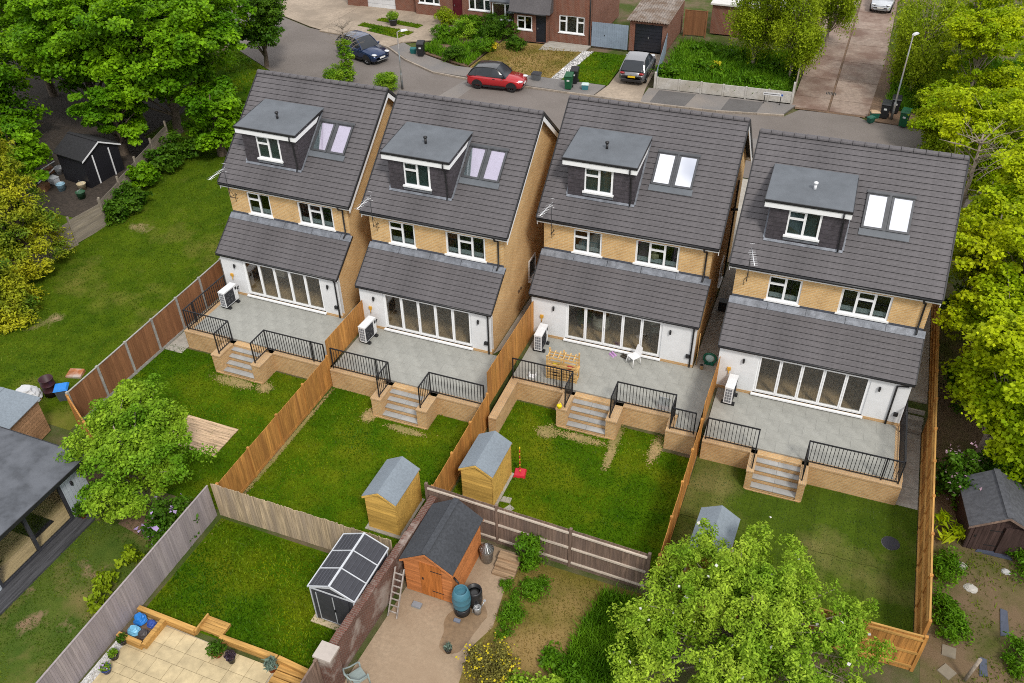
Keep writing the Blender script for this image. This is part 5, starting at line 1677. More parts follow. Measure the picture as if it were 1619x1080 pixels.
MB().tube([(.26 * math.cos(a), .1 + .02 * math.sin(3 * a), .3 + .26 * math.sin(a)) for a in [2 * math.pi * k / 20 for k in range(21)]], .05, 8, False).obj('hose', flat('hose_green', (.01, .12, .07), .4), t)
MB().ball((0, .1, .3), (.2, .08, .2), 12, 8).obj('drum', flat('pale_tub', (.45, .58, .56)), t)
MB().box(-.2, .2, 0, .2, 0, .06).obj('foot', flat('hose_green', (.01, .12, .07)), t)
t = thing('boxed_item', 'small brown carton beside the wall in the passage by the hose reel', 'box', (22.75, 2.15, 0), .3)
MB().box(-.06, .06, -.06, .06, 0, .2).obj('carton', flat('carton', (.32, .2, .09)), t)
MB().box(-.062, .062, -.062, .062, .2, .215).obj('lid', M_BLACK, t)
o = MB().tube([(22.5, 2.3, 0.02), (22.45, 2.6, 1.5)], .018, 6).obj('broom_handle', PINE)
tag(o, 'pine pole leaning on the side wall of the third house', 'pole')
o = MB().box(-.18, .18, -.18, .18, 0, .5).box(-.1, .1, -.22, -.18, .3, .4).obj('black_bin_box', M_BLACK, None, (22.75, 6.8, 0))
tag(o, 'black box on the passage floor between third and rightmost houses', 'box')

# rooms seen through the third bifold door
t = thing('tub_chair', 'pale tub armchair inside the third house', 'armchair', (17.95, 3.3, .128), R(160))
MG = flat('pale_upholstery', (.5, .55, .52), .8)
MB().lathe((0, 0, 0), [(.36, .08), (.4, .4), (.37, .42), (.2, .42)], 18).obj('seat', MG, t)
mb = MB()
for k in range(12):
    a0_, a1_ = math.pi * (.05 + k * .9 / 12), math.pi * (.05 + (k + 1) * .9 / 12)
    pa = lambda a, r, z: (r * math.cos(a), r * math.sin(a), z)
    mb.hexa([pa(a0_, .34, .3), pa(a0_, .43, .3), pa(a1_, .43, .3), pa(a1_, .34, .3)], [pa(a0_, .36, .78), pa(a0_, .43, .78), pa(a1_, .43, .78), pa(a1_, .36, .78)])
mb.obj('backrest', MG, t)
pot('house_plant', 'leafy house plant behind the left bifold pane of the third house', (17.2, 3.0, .128), .16, .3, flat('yellow_pot', (.5, .42, .1)), 'leafy', M_DEEP, 300, .2, .9, .35)
t = thing('easel_chair', 'grey folding chair inside the right bifold pane of the third house', 'chair', (20.35, 3.4, .128), R(30))
for s in (-.2, .2):
    MB().tube([(s, -.2, 0), (s, .2, .85)], .015, 6).tube([(s, .25, 0), (s, -.2, .45)], .015, 6).obj('frame', M_BLACK, t)
MB().box(-.22, .22, -.22, .18, .44, .47).obj('seat', MG, t)
MB().box(-.2, .2, .17, .2, .6, .85).obj('backrest', MG, t)
t = thing('sofa', 'dark grey sofa deep inside the third house', 'sofa', (19.1, 5.6, .128))
MB().box(-1, 1, -.4, .4, .1, .42).obj('seat', flat('dark_fabric', (.07, .07, .075), .9), t)
MB().box(-1, 1, .25, .45, .42, .8).obj('backrest', flat('dark_fabric', (.07, .07, .075), .9), t)
for s in (-1.1, 1.0):
    MB().box(s, s + .12, -.4, .42, .1, .6).obj('arm', flat('dark_fabric', (.07, .07, .075), .9), t)
for (hx_, yy_, nm_) in ((1.35, 2.6, 'leftmost'), (8.75, 2.6, 'second')):
    t = thing('kitchen_island', 'white kitchen unit behind the left bifold pane of the %s house' % nm_, 'cabinet', (hx_ + .5, yy_, .128))
    MB().box(-.3, .3, -.9, .9, .08, .86).obj('cabinet', M_UPVC if nm_ == 'leftmost' else M_DARKIN, t)
    MB().box(-.33, .33, -.93, .93, .86, .9).obj('worktop', flat('worktop', (.3, .3, .29)), t)
    MB().box(-.25, .25, -.85, .85, 0, .08).obj('plinth', M_BLACK, t)
# curtain and soft toy in the upper windows of the third house
o = MB().box(0, .42, 0, .03, 3.8, 4.75).obj('curtain', flat('mauve_curtain', (.3, .2, .25), .9), None, (19.22, 3.9, 0))
tag(o, 'mauve curtain in the left light of the third house window', 'curtain')
o = MB().box(0, .22, 0, .03, 3.8, 4.75).obj('curtain', flat('mauve_curtain', (.3, .2, .25), .9), None, (20.72, 3.93, 0))
tag(o, 'mauve curtain in the right light of the third house window', 'curtain')
o = MB().ball((0, 0, .16), (.17, .14, .17)).ball((0, 0, .42), .13).ball((-.09, 0, .53), .045).ball((.09, 0, .53), .045).ball((-.16, -.06, .2), (.06, .06, .12)).ball((.16, -.06, .2), (.06, .06, .12)).obj('soft_toy', flat('cream_plush', (.66, .58, .36), .95), None, (19.9, 3.92, 3.86))
tag(o, 'cream soft toy sitting in the upper window of the third house', 'soft toy')
o = MB().hexa([(0, 0, 0), (1.05, 0, 0), (1.05, .04, 0), (0, .04, 0)], [(.05, .1, .3), (1.0, .1, .95), (1.0, .14, .95), (.05, .14, .3)]).obj('draped_sheet', flat('pale_sheet', (.42, .48, .5), .9), None, (16.5, 3.88, 3.75))
tag(o, 'pale sheet draped slanting inside the small upper window of the third house', 'sheet')

# third garden: pole game, paving bits; fourth: manhole; yard: barrel etc.
t = thing('pole_game', 'red plastic base with striped pole standing on the third lawn', 'toy', (17.35, -5.45, -.99), R(12))
RP = flat('red_plastic', (.55, .02, .04), .4)
MB().hexa([(-.24, -.24, 0), (.24, -.24, 0), (.24, .24, 0), (-.24, .24, 0)], [(-.2, -.2, .09), (.2, -.2, .09), (.2, .2, .09), (-.2, .2, .09)]).obj('base', RP, t)
for k in range(9):
    MB().tube([(0, 0, .09 + k * .15), (0, 0, .09 + (k + 1) * .15)], .022, 8).obj('pole_segment', RP if k % 2 else flat('yellow_plastic', (.72, .5, .02), .4), t)
t = thing('manhole_cover', 'round dark cover set in the turf of the rightmost garden', 'manhole cover', (30.95, -3.96, -.972))
MB().lathe((0, 0, -.03), [(.30, 0), (.30, .045), (.27, .05)], 24).obj('cover', flat('tarmac_disc', (.035, .035, .045), .8), t)
MB().lathe((0, 0, -.03), [(.33, 0), (.33, .03), (.31, .035)], 24).obj('rim', flat('rim_grey', (.1, .1, .1)), t)
TEAL = flat('blue_butt', (.055, .165, .22), .45)
P = at(731, 966, -.98)
t = thing('water_butt', 'teal plastic water butt at the corner of the orange shed', 'water butt', (P.x, P.y, -.985))
MB().lathe((0, 0, 0), [(.27, 0), (.27, .26), (.24, .27)], 18).obj('stand', M_BLACK, t)
MB().lathe((0, 0, .27), [(.23, 0), (.29, .12), (.295, .14), (.29, .16), (.315, .38), (.322, .4), (.315, .42), (.30, .62), (.305, .64), (.3, .66), (.24, .86), (.21, .88), (.2, .86), (.2, .7)], 22).obj('barrel', TEAL, t)
MB().lathe((0, 0, .9), [(.198, 0), (.1, .01)], 16).obj('water', M_BLACK, t)
MB().tube([(-.14, .18, 1.18), (-.36, .28, 1.28)], .035, 8).obj('filler_pipe', M_BLACK, t)
MB().tube([(.0, -.26, .4), (0, -.34, .4), (0, -.35, .34)], .02, 6).obj('tap', M_BLACK, t)
t = thing('black_water_butt', 'black barrel behind the teal water butt', 'water butt', (P.x + .28, P.y + .42, -.985))
MB().lathe((0, 0, 0), [(.22, 0), (.27, .3), (.27, .7), (.25, .78), (.22, .78), (.22, .6)], 18).obj('barrel', M_BLACK, t)
MB().lathe((0, 0, .6), [(.218, 0), (.1, .01)], 16).obj('water', flat('dark_water', (.03, .03, .03), .1), t)
o = MB().box(-.11, .11, -.06, .06, 0, .07).obj('loose_brick', flat('brick_grey_blue', (.17, .19, .24)), None, (P.x + .0, P.y - .42, -.985))
tag(o, 'blue-grey brick in front of the teal water butt', 'brick')
o = MB().box(-.16, .16, -.1, .1, 0, .09).obj('loose_block', flat('block_grey', (.25, .27, .3)), None, (16.3, -12.35, -.985))
tag(o, 'grey block by the left side of the orange shed door', 'block')
P = at(755, 968, -.98)
t = thing('watering_can', 'galvanised watering can right of the teal water butt', 'watering can', (P.x, P.y, -.985), R(60))
MB().lathe((0, 0, 0), [(.13, 0), (.13, .3), (.11, .31), (.09, .3), (.09, .1)], 16).obj('body', M_GALV, t)
MB().tube([(.11, 0, .08), (.3, 0, .34)], [.025, .018], 8).lathe((.31, 0, .33), [(.02, 0), (.05, .04)], 10).obj('spout', M_GALV, t)
MB().tube([(-.12, 0, .08), (-.22, 0, .2), (-.16, 0, .36), (0, 0, .42), (.08, 0, .32)], .012, 6).obj('handle', M_GALV, t)
P = at(770, 885, -.98)
t = thing('garden_incinerator', 'galvanised dustbin incinerator with ribbed lid in the yard corner', 'incinerator', (P.x, P.y, -.985))
MB().lathe((0, 0, 0), [(.2, 0), (.25, .55), (.26, .56), (.25, .6)], 20).obj('bin', M_GALV, t)
mb = MB().lathe((0, 0, .6), [(.27, 0), (.06, .16), (.06, .24), (.05, .24)], 20)
for k in range(14):
    a = 2 * math.pi * k / 14
    mb.bar((.25 * math.cos(a), .25 * math.sin(a), .625), (.07 * math.cos(a), .07 * math.sin(a), .765), .012, .012)
mb.obj('lid', M_GALV, t)
t = thing('ladder', 'grey wooden ladder leaning between brick wall and orange shed', 'ladder', (15.58, -12.55, -.985))
LW = wood('ladder_grey', (.36, .32, .29), axis=2)
la = lambda s, f: Vector((.02 + .1 * f * 0 + s, -.5 + .85 * f, 1.55 * f + .02))
for s in (-.02, .3):
    MB().bar(la(s, 0), la(s, 1), .035, .07).obj('stile', LW, t)
for k in range(7):
    MB().bar(la(-.02, .1 + k * .13), la(.3, .1 + k * .13), .035, .04).obj('rung', LW, t)
P = at(570, 1075, -.98)
t = thing('plastic_armchair', 'grey green plastic armchair beside the brick pier', 'chair', (15.9, -15.55, -.985), R(150))
GP = flat('grey_green_plastic', (.24, .29, .28), .5)
MB().box(-.23, .23, -.22, .22, .4, .44).obj('seat', GP, t)
for k in range(6):
    a = -.6 + k * .24
    MB().bar((.26 * math.sin(a), .22 + .06 * math.cos(a), .42), (.3 * math.sin(a), .3 + .06 * math.cos(a), .85), .06, .02).obj('back_slat', GP, t)
MB().tube([(-.29, -.2, .62), (-.3, .1, .64), (-.22, .34, .86), (0, .4, .9), (.22, .34, .86), (.3, .1, .64), (.29, -.2, .62)], .028, 8).obj('arm_rail', GP, t)
for x, y in ((-.26, -.22), (.26, -.22), (.24, .24), (-.24, .24)):
    MB().tube([(x, y, .62 if y < 0 else .44), (x * 1.1, y * 1.1, 0)], [.03, .022], 8).obj('leg', GP, t)
st = thing('timber_steps', 'weathered timber steps beside the incinerator under the railed fence', 'steps', (18.15, -9.5, -1.0))
for k in range(3):
    MB().box(0, .8, -.75 + k * .28, -.45 + k * .28, .0, .1 + k * .1).obj('tread', wood('old_step', (.34, .23, .14), axis=0) if 'old_step' not in MATS else MATS['old_step'], st)
for k, (x, y) in enumerate(((17.35, -6.9), (17.6, -7.3), (17.45, -7.75))):
    o = MB().hexa([(-.2, -.15, 0), (.2, -.12, 0), (.18, .15, 0), (-.17, .13, 0)], [(-.19, -.14, .03), (.19, -.11, .03), (.17, .14, .03), (-.16, .12, .03)]).obj('stepping_stone', M_CONC, None, (x, y, -.995), k)
    tag(o, ('uppermost', 'middle', 'lowest')[k] + ' flat stone on the lawn right of the third golden shed', 'stone', 'flat stones by the shed')

# ------------------------------------------------------------------ street
far = [(60, 29.6), (27.6, 31.0), (26.9, 31.6), (23.2, 31.4), (22.4, 30.0), (18, 29.2), (13.7, 28.95), (5, 28.95), (0, 28.95), (-3, 29.3), (-6.2, 31.0), (-8.7, 33.0), (-12, 34.2), (-17.3, 35.2), (-30, 41), (-60, 56)]
near = [(-60, 48), (-30, 33), (-20, 28.8), (-14, 25.2), (-8, 22.2), (-2, 20.4), (60, 20.4)]
sheet('road', far + near, 0.0, M_ASPH)
o = MB()
kb = struct(MB().box(59, 60, 29.6, 29.7, -.02, .1).obj('kerb', M_KERB))
def kerb_line(pts):
    for a, b in zip(pts, pts[1:]):
        a, b = Vector((*a, .03)), Vector((*b, .03))
        L = (b - a).length
        n = max(1, round(L / .915))
        for k in range(n):
            p, q = a.lerp(b, k / n), a.lerp(b, (k + 1) / n)
            d = (q - p).normalized() * .005
            MB().bar(p + d, q - d, .125, .17).obj('kerb_stone', M_KERB, kb)
kerb_line(far[4:13])
sheet('pavement', [(22.3, 30.07), (18, 29.27), (13.7, 29.02), (12.8, 29.02), (12.8, 31.6), (22.9, 31.9)], 0.105, M_PAVE, .1)
sheet('pavement', [(9.5, 29.02), (-3, 29.37), (-6.1, 31.05), (-8.6, 33.0), (-8.0, 34.3), (-5.2, 32.4), (-2, 31.0), (9.8, 31.0)], 0.105, M_PAVE, .1)
sheet('pavement_patch', [(13.5, 29.12), (15.9, 29.2), (16.2, 31.5), (13.6, 31.4)], 0.11, M_PAVED, .004)
sheet('pavement_patch', [(18.3, 29.4), (20.6, 29.75), (20.8, 31.6), (18.5, 31.55)], 0.11, M_PAVED, .004)
sheet('driveway', [(9.6, 29.0), (12.9, 29.0), (12.6, 31.6), (12.3, 38.3), (9.9, 38.3), (10.0, 31.2)], 0.112, M_TAN, .1)
sheet('front_lawn', [(-0.8, 31.05), (5.7, 31.05), (6.1, 37.0), (3, 37.6), (-.6, 37.2)], 0.11, M_DRYG, .1)
grass('dry patchy grass of the brick house front lawn', [(-0.7, 31.1), (5.6, 31.1), (6.0, 36.9), (-.5, 37)], 110, .08, M_GRASSD, .11, wd=.03)
sheet('front_lawn', [(6.4, 31.05), (9.9, 31.1), (9.8, 37.2), (7.0, 37.3)], 0.111, M_LAWN, .1)
grass('green grass between white pebble strip and driveway', [(6.5, 31.1), (9.8, 31.2), (9.7, 37.1), (7.0, 37.2)], 130, .09, M_GRASSB, .11, wd=.03)
sheet('apron', [(2.8, 36.2), (6.3, 36.9), (6.4, 38.35), (2.8, 38.35)], 0.13, M_CONC, .1)
sheet('pebble_path', [(5.7, 31.05), (6.4, 31.05), (7.0, 37.2), (6.2, 37.0)], 0.113, M_PEBBLE, .1)
n = 1600
f = RNG.uniform(0, 1, n)
pp = np.stack([5.72 + f * .5 + RNG.uniform(0, .75, n), 31.1 + f * 6.0, np.full(n, .13)], 1)
o = link('pebbles', quads_mesh('pebbles', leaf_quads(pp, .13, 1.3, .9).reshape(-1, 3), n), M_PEBBLE)
tag(o, 'white pebbles in a strip across the front lawn', 'pebbles', kind='stuff')
# left drive with grass strips
sheet('driveway', [(-16, 34.6), (-12, 34.25), (-8.7, 33.1), (-8.2, 34.4), (-4.6, 36.5), (-4.2, 41.7), (-16, 41.7)], 0.1, M_TAN, .09)
for k, (a, b) in enumerate((((585, 46), (635, 58)), ((570, 38), (650, 53)), ((600, 30), (665, 42)))):
    p, q = at(*a, .12), at(*b, .12)
    d = (q - p).normalized()
    s = Vector((-d.y, d.x, 0)) * .42
    st_ = struct(MB().poly([p - s, q - s, q + s, p + s]).obj('grass_strip', M_LAWN))
    grass(('nearest', 'middle', 'farthest')[k] + ' grass strip in the left driveway', [((p - s).x, (p - s).y), ((q - s).x, (q - s).y), ((q + s).x, (q + s).y), ((p + s).x, (p + s).y)], 130, .1, M_GRASSB, .12, wd=.03)
sheet('far_pavement', [(-17.4, 35.4), (-30, 41.2), (-40, 47), (-34, 52), (-16.1, 42), (-16.1, 35)], .06, M_TAN, .05)
sheet('road_patch', [(-1.6, 20.6), (.2, 20.6), (1.0, 28.8), (-.2, 28.8)], .004, M_PAVE, .003)
sheet('road_patch', [(18, 24.2), (27, 25.2), (27, 26.6), (18, 25.5)], .004, M_PAVE, .003)
# concrete lane to the back right
ln = sheet('lane', [(22.9, 31.5), (27.4, 31.5), (28.9, 70), (21.6, 70)], 0.02, M_SOIL, .02)
ys_ = [31.7, 33.8, 37.5, 41.5, 45.5, 49.5, 54, 59, 64]
for y0, y1 in zip(ys_, ys_[1:]):
    for x0, x1 in ((22.6, 24.95), (25.1, 28.0)):
        sk = lambda x, y: x + (y - 31) * .01
        MB().hexa([(sk(x0, y0), y0 + .03, 0), (sk(x1, y0), y0 + .03, 0), (sk(x1, y1), y1 - .03, 0), (sk(x0, y1), y1 - .03, 0)], [(sk(x0, y0), y0 + .03, .055), (sk(x1, y0), y0 + .03, .055), (sk(x1, y1), y1 - .03, .055), (sk(x0, y1), y1 - .03, .055)]).obj('lane_slab', M_LANE, ln)
gr = MB()
for k in range(7):
    gr.box(24.6 + k * .1, 24.65 + k * .1, 34.6, 35.1, .056, .062)
tag(gr.obj('drain_grate', M_BLACK), 'iron drain grate in the concrete lane', 'drain')
sheet('verge', [(27.5, 31.1), (40, 30.0), (40, 45), (28.2, 45)], 0.06, M_SOIL, .05)
sheet('lush_garden', [(13.1, 31.9), (22.6, 32.3), (22.3, 41), (12.9, 41)], 0.08, M_ROUGH, .05)

# low concrete wall of the overgrown plot
t = thing('garden_wall', 'low pale concrete panel wall in front of the overgrown plot', 'wall', (13.35, 31.75, 0.0), .045)
WC = std('pale_panel', (.50, .48, .45), .9, .12, 5, .3, c2=(.40, .37, .32), big=.8)
for k in range(6):
    MB().box(.08 + k * 1.53, 1.53 + k * 1.53, -.03, .03, .08, .86).obj('panel', WC, t)
    MB().box(k * 1.53 - .05, k * 1.53 + .07, -.055, .055, 0, .9).obj('post', WC, t)
MB().box(9.17, 9.31, -.06, .06, 0, 1.55).obj('end_post', WC, t)
t = thing('street_sign', 'white street name plate on two short black posts', 'sign', (20.7, 31.45, .1), .05)
MB().box(0, 1.3, -.015, .015, .62, .8).obj('plate', M_WTRIM, t)
MB().box(.06, 1.1, -.019, -.016, .69, .73).obj('lettering', flat('sign_black', (.05, .05, .06)), t)
for x in (.1, 1.15):
    MB().box(x, x + .05, .016, .06, 0, .8).obj('post', M_BLACK, t)
MB().box(1.18, 1.3, -.019, -.016, .64, .78).obj('badge', flat('sign_blue', (.03, .1, .4)), t)
t = thing('fence_palings', 'pale blue palings between the driveway and the overgrown plot', 'fence', (13.2, 31.7, 0.1))
nb = 44
for k in range(nb):
    f = k / (nb - 1)
    MB().box(-.9 * f - .01, -.9 * f + .012, 6.9 * f, 6.9 * f + .13, 0.0, 1.0 + .55 * f).obj('paling', M_BLUEF, t)
MB().box(-.06, .08, -.1, .06, 0, 1.15).obj('post', WC, t)
fence('side_fence', 'grey timber fence on the lane side of the overgrown plot', (22.65, 32.3), (22.2, 41), 1.5, .05, M_FPALE, 1.8, post='wood', kick=False)

# brick houses across the street
def brickhouse(name, label, x0, x1, y, depth, holes, h=5.2, roofm=None):
    t = thing(name, label, 'house', (x0, y, 0.05))
    L = x1 - x0
    mb = wall_holes(MB(), 0, L, 0, h, 0, .25, [q[:4] for q in holes])
    mb.box(0, .25, .251, depth, 0, h).box(L - .25, L, .251, depth, 0, h).box(.25, L - .25, depth - .25, depth, 0, h)
    mb.obj('brick_wall', M_RED_BRICK, t)
    MB().box(.26, L - .26, 1.4, 1.5, .0, h).obj('room_wall', M_INWALL, t)
    for q in holes:
        a, b, c, d, kind = q
        if kind == 'win2':
            window(t, a, b, c, d, .06, [(1, True), (1, False)], fw_=.09)
        elif kind == 'win3':
            window(t, a, b, c, d, .06, [(.6, True), (1.1, False), (.6, True)], fw_=.09)
        elif kind == 'garage':
            gd = MB()
            for k in range(6):
                gd.box(a, b, .08, .11, c + (d - c) * k / 6 + .008, c + (d - c) * (k + 1) / 6 - .008)
            gd.obj('garage_door', M_WTRIM, t)
        else:
            dr = MB().box(a + .06, b - .06, .1, .15, c, d - .06).box(a, a + .055, .08, .16, c, d).box(b - .055, b, .08, .16, c, d).box(a + .055, b - .055, .08, .16, d - .055, d).obj('door', kind, t)
            for (u0, u1, v0, v1) in ((.2, .8, .1, .4), (.2, .8, .5, .9)):
                MB().box(a + (b - a) * u0, a + (b - a) * u1, .09, .099, c + (d - c) * v0, c + (d - c) * v1).obj('panel', kind, dr)
            MB().box(a + .12, a + .17, .06, .1, c + 1, c + 1.12).obj('handle', M_GALV, dr)
    rm = roofm or M_TILE
    MB().prism([(-.3, -.4, h), (-.3, depth + .4, h), (-.3, depth / 2, h + 2.6)], (L + .6, 0, 0)).obj('roof', rm, t)
    MB().tube([(0, -.42, h - .05), (L, -.42, h - .05)], .06, 8).obj('gutter', M_BLACK, t)
    return t
BLKD = flat('black_door_paint', (.02, .022, .03), .3)
MARD = flat('maroon_door_paint', (.09, .012, .018), .35)
t = brickhouse('brick_house', 'red brick house with wide white window beside the blue-grey gate', 2.95, 6.35, 38.4, 8, [(.75, 2.85, .85, 2.2, 'win3')])
MB().tube([(3.3, -.05, 5), (3.3, -.05, 0)], .045, 8).obj('downpipe', M_BLACK, t)
t = brickhouse('brick_porch', 'single storey brick porch with sloping tiled roof and black door', .1, 2.93, 37.9, 1.6, [(.25, 1.55, .9, 2.0, 'win2'), (1.85, 2.7, .02, 2.1, BLKD)], 2.35)
brickhouse('brick_house', 'red brick house with maroon door behind the shrubs', -10.3, .05, 41.2, 8, [(.3, 2.3, 1.0, 2.2, 'win3'), (3.5, 4.4, .02, 2.1, MARD), (5.0, 7.0, .9, 2.3, 'win3'), (8.4, 9.6, 1.0, 2.3, 'win2')])
brickhouse('brick_garage', 'brick garage with white door at the top of the left driveway', -17.3, -10.35, 41.6, 6, [(2.0, 4.8, .02, 2.2, 'garage')], 2.6)
t = thing('bay_window', 'white framed bay window with grey roof beside the brick porch', 'window bay', (-2.6, 39.9, 0.05))
window(t, 0, 2.3, .8, 2.1, 0, [(1, False), (1, False)], name='bay_frame')
MB().box(0, 2.3, 0, 1.3, 0, .74).obj('base_wall', M_RED_BRICK, t)
MB().prism([(-.15, -.2, 2.2), (-.15, 1.28, 2.75), (-.15, 1.28, 2.85), (-.15, -.2, 2.3)], (2.6, 0, 0)).obj('roof', M_FELT, t)
o = MB().box(0, 3.02, 0, .05, .0, 1.85)
t = thing('side_gate', 'blue-grey boarded gate between brick house and garage', 'gate', (6.42, 38.35, .1))
for k in range(16):
    MB().box(k * .182 + .003, k * .182 + .179, 0, .03, .03, 1.9).obj('board', M_BLUEF, t)
MB().box(1.0, 1.06, -.02, -.001, .9, 1.0).obj('latch', M_BLACK, t)
# garage
t = thing('garage', 'garage with rusty corrugated roof and black up-and-over door', 'garage', (9.4, 38.45, .1))
MB().box(0, .42, 0, .25, 0, 2.25).box(2.55, 2.85, 0, .25, 0, 2.25).box(.42, 2.55, 0, .25, 2.1, 2.25).box(0, .2, .25, 6, 0, 2.3).box(2.65, 2.85, .25, 6, 0, 2.3).box(.2, 2.65, 5.8, 6, 0, 2.3).obj('brick_wall', M_RED_BRICK, t)
dr = MB().box(.42, 2.55, .1, .12, .02, 2.1).obj('garage_door', BLKD, t)
for k in range(8):
    MB().box(.45, 2.52, .08, .099, .05 + k * .255, .05 + k * .255 + .2).obj('door_slat', BLKD, dr)
MB().box(1.46, 1.52, .05, .08, 1.0, 1.16).obj('handle', M_GALV, dr)
xs_ = np.linspace(-.2, 3.05, 66)
V, Fc = [], []
for i, x in enumerate(xs_):
    z = 2.42 + .035 * math.cos(i * math.pi / 2) + (.0)
    for (y, dz) in ((-.25, -.04), (6.2, .35)):
        V += [(x, y, z + dz), (x, y, z + dz - .02)]
for i in range(len(xs_) - 1):
    a, b = i * 4, i * 4 + 4
    Fc += [(a, b, b + 2, a + 2), (a + 1, a + 3, b + 3, b + 1), (a, a + 1, b + 1, b), (a + 2, b + 2, b + 3, a + 3)]
MB().add(V, Fc).obj('corrugated_roof', M_CORR, t)
fence('panel_fence', 'red-brown fence panel behind the garage beside the lush plot', (12.6, 43.5), (14.3, 43.6), 2.0, .05, M_FBROWN, 1.7, post='wood', kick=False)
t = thing('brick_outbuilding', 'low brick building behind the birch at the top edge', 'building', (14.5, 44.5, .05))
MB().box(0, 7.5, 0, 4, 0, 2.3).obj('brick_wall', M_RED_BRICK, t)
MB().box(-.15, 7.65, -.2, 4.2, 2.3, 2.42).obj('roof', flat('white_roof', (.6, .58, .56)), t)

# ------------------------------------------------------------------ cars
def car(name, label, loc, rz, L, W, Hh, pm, roofm=None, trimm=None, plate=(.7, .7, .68)):
    """+X is forward"""
    t = thing(name, label, 'car', loc, rz)
    hw = W / 2
    xs = [0, .015, .05, .12, .25, .4, .55, .66, .74, .86, .94, .98, 1.0]
    zt = [.44, .54, .60, .63, .63, .62, .61, .60, .585, .55, .50, .44, .36]
    zb = [.26, .17, .145, .14, .14, .14, .14, .14, .14, .14, .15, .18, .24]
    ww = [.78, .90, .96, .99, 1, 1, 1, 1, .99, .96, .90, .82, .66]
    V, Fc = [], []
    m = 11
    for x, a, b, q in zip(xs, zt, zb, ww):
        X = (x - .5) * L
        zt_, zb_ = a * Hh, b * Hh
        h = hw * q
        half = [(h * .86, zb_), (h * .97, zb_ + .12 * (zt_ - zb_)), (h, zb_ + .45 * (zt_ - zb_)), (h * .985, zb_ + .78 * (zt_ - zb_)), (h * .93, zt_ - .015 * Hh)]
        ring = [(X, -y, z) for y, z in half] + [(X, 0, zt_ + .012 * Hh)] + [(X, y, z) for y, z in half[::-1]]
        V += ring
    for i in range(len(xs) - 1):
        for k in range(m - 1):
            Fc.append((i * m + k, i * m + k + 1, (i + 1) * m + k + 1, (i + 1) * m + k))
        Fc.append((i * m + m - 1, i * m, (i + 1) * m, (i + 1) * m + m - 1))
    Fc += [tuple(range(m)), tuple(range((len(xs) - 1) * m, len(xs) * m))[::-1]]
    me_ = MB().add(V, [f[::-1] for f in Fc], True)
    body = me_.obj('body', pm, t)
    # greenhouse
    gx = [.025, .09, .16, .30, .44, .54, .63, .71]
    gzz = [.62, .86, .955, .995, 1.0, .975, .82, .60]
    roofv, gv = [], []
    rows = []
    for x, z in zip(gx, gzz):
        X = (x - .5) * L
        base = .60 * Hh
        zz = z * Hh
        f = max(0, (z - .6) / .4)
        wb, wt = hw * .925, hw * (.925 - .215 * f)
        rows.append([(X, -wb, base), (X, -wt, zz - .012), (X, -wt * .72, zz + .012 * f), (X, 0, zz + .025 * f), (X, wt * .72, zz + .012 * f), (X, wt, zz - .012), (X, wb, base)])
    n = len(rows)
    V = [p for r_ in rows for p in r_]
    side, top, scr = [], [], []
    for i in range(n - 1):
        for k in range(6):
            q = (i * 7 + k, (i + 1) * 7 + k, (i + 1) * 7 + k + 1, i * 7 + k + 1)
            if k in (0, 5):
                side.append(q)
            elif 2 <= i <= 4:
                top.append(q)
            else:
                scr.append(q)
    gl_ = MB().add(V, side + scr, True).obj('windows', M_CARGLASS, t)
    us = sorted({q for f_ in top for q in f_})
    mp = {q: k for k, q in enumerate(us)}
    rf = MB().add([(V[q][0], V[q][1], V[q][2] + .004) for q in us], [tuple(mp[q] for q in f_) for f_ in top], True)
    rf.obj('roof', roofm or pm, t)
    pil = MB()
    for s in (0, 6):
        e = 1 if s == 0 else 5
        for i in range(1, n - 1):
            pil.bar(rows[i][e], rows[i + 1][e], .05, .03)
        for fi, w_ in ((4, .06), (2, .10)):
            pil.bar(rows[fi][s], rows[fi][e], w_, .03, (0, 1, 0))
        pil.bar(rows[0][e], rows[1][e], .06, .03)
        pil.bar(rows[0][s], rows[n - 1][s], .03, .025)
    pil.obj('pillars', roofm or pm, t)
    # wheels
    r = .235 * Hh * .93
    for fx in (-.305, .315):
        for s in (-1, 1):
            c = (fx * L, s * (hw * .985 - .1), r)
            wh = MB()
            prof = [(r * .62, -.105), (r * .95, -.105), (r, -.08), (r, .08), (r * .95, .105), (r * .62, .105)]
            n_ = 22
            vv = [(c[0] + q[0] * math.cos(2 * math.pi * k / n_), c[1] + q[1], c[2] + q[0] * math.sin(2 * math.pi * k / n_)) for q in prof for k in range(n_)]
            wh.add(vv, [(i * n_ + k, i * n_ + (k + 1) % n_, (i + 1) * n_ + (k + 1) % n_, (i + 1) * n_ + k) for i in range(5) for k in range(n_)], True)
            wo = wh.obj('wheel', M_TYRE, t)
            rm_ = MB()
            yo = c[1] + s * .06
            for k in range(5):
                a = 2 * math.pi * k / 5
                rm_.bar((c[0], yo, c[2]), (c[0] + r * .6 * math.cos(a), yo, c[2] + r * .6 * math.sin(a)), .06, .03, (0, 1, 0))
            rm_.tube([(c[0] + r * .6 * math.cos(2 * math.pi * k / 16), yo, c[2] + r * .6 * math.sin(2 * math.pi * k / 16)) for k in range(17)], .025, 5, False)
            rm_.obj('rim', trimm or M_GALV, wo)
            ar = MB()
            n_ = 20
            R2 = r * 1.2
            yo = s * (hw * 1.004)
            ar.add([(c[0], yo, c[2])] + [(c[0] + R2 * math.cos(math.pi * k / n_), yo, c[2] * .9 + R2 * math.sin(math.pi * k / n_)) for k in range(n_ + 1)], [(0, k + 1, k + 2) for k in range(n_)])
            ar.obj('wheel_arch', M_BLACK, t)
    sl_ = MB()
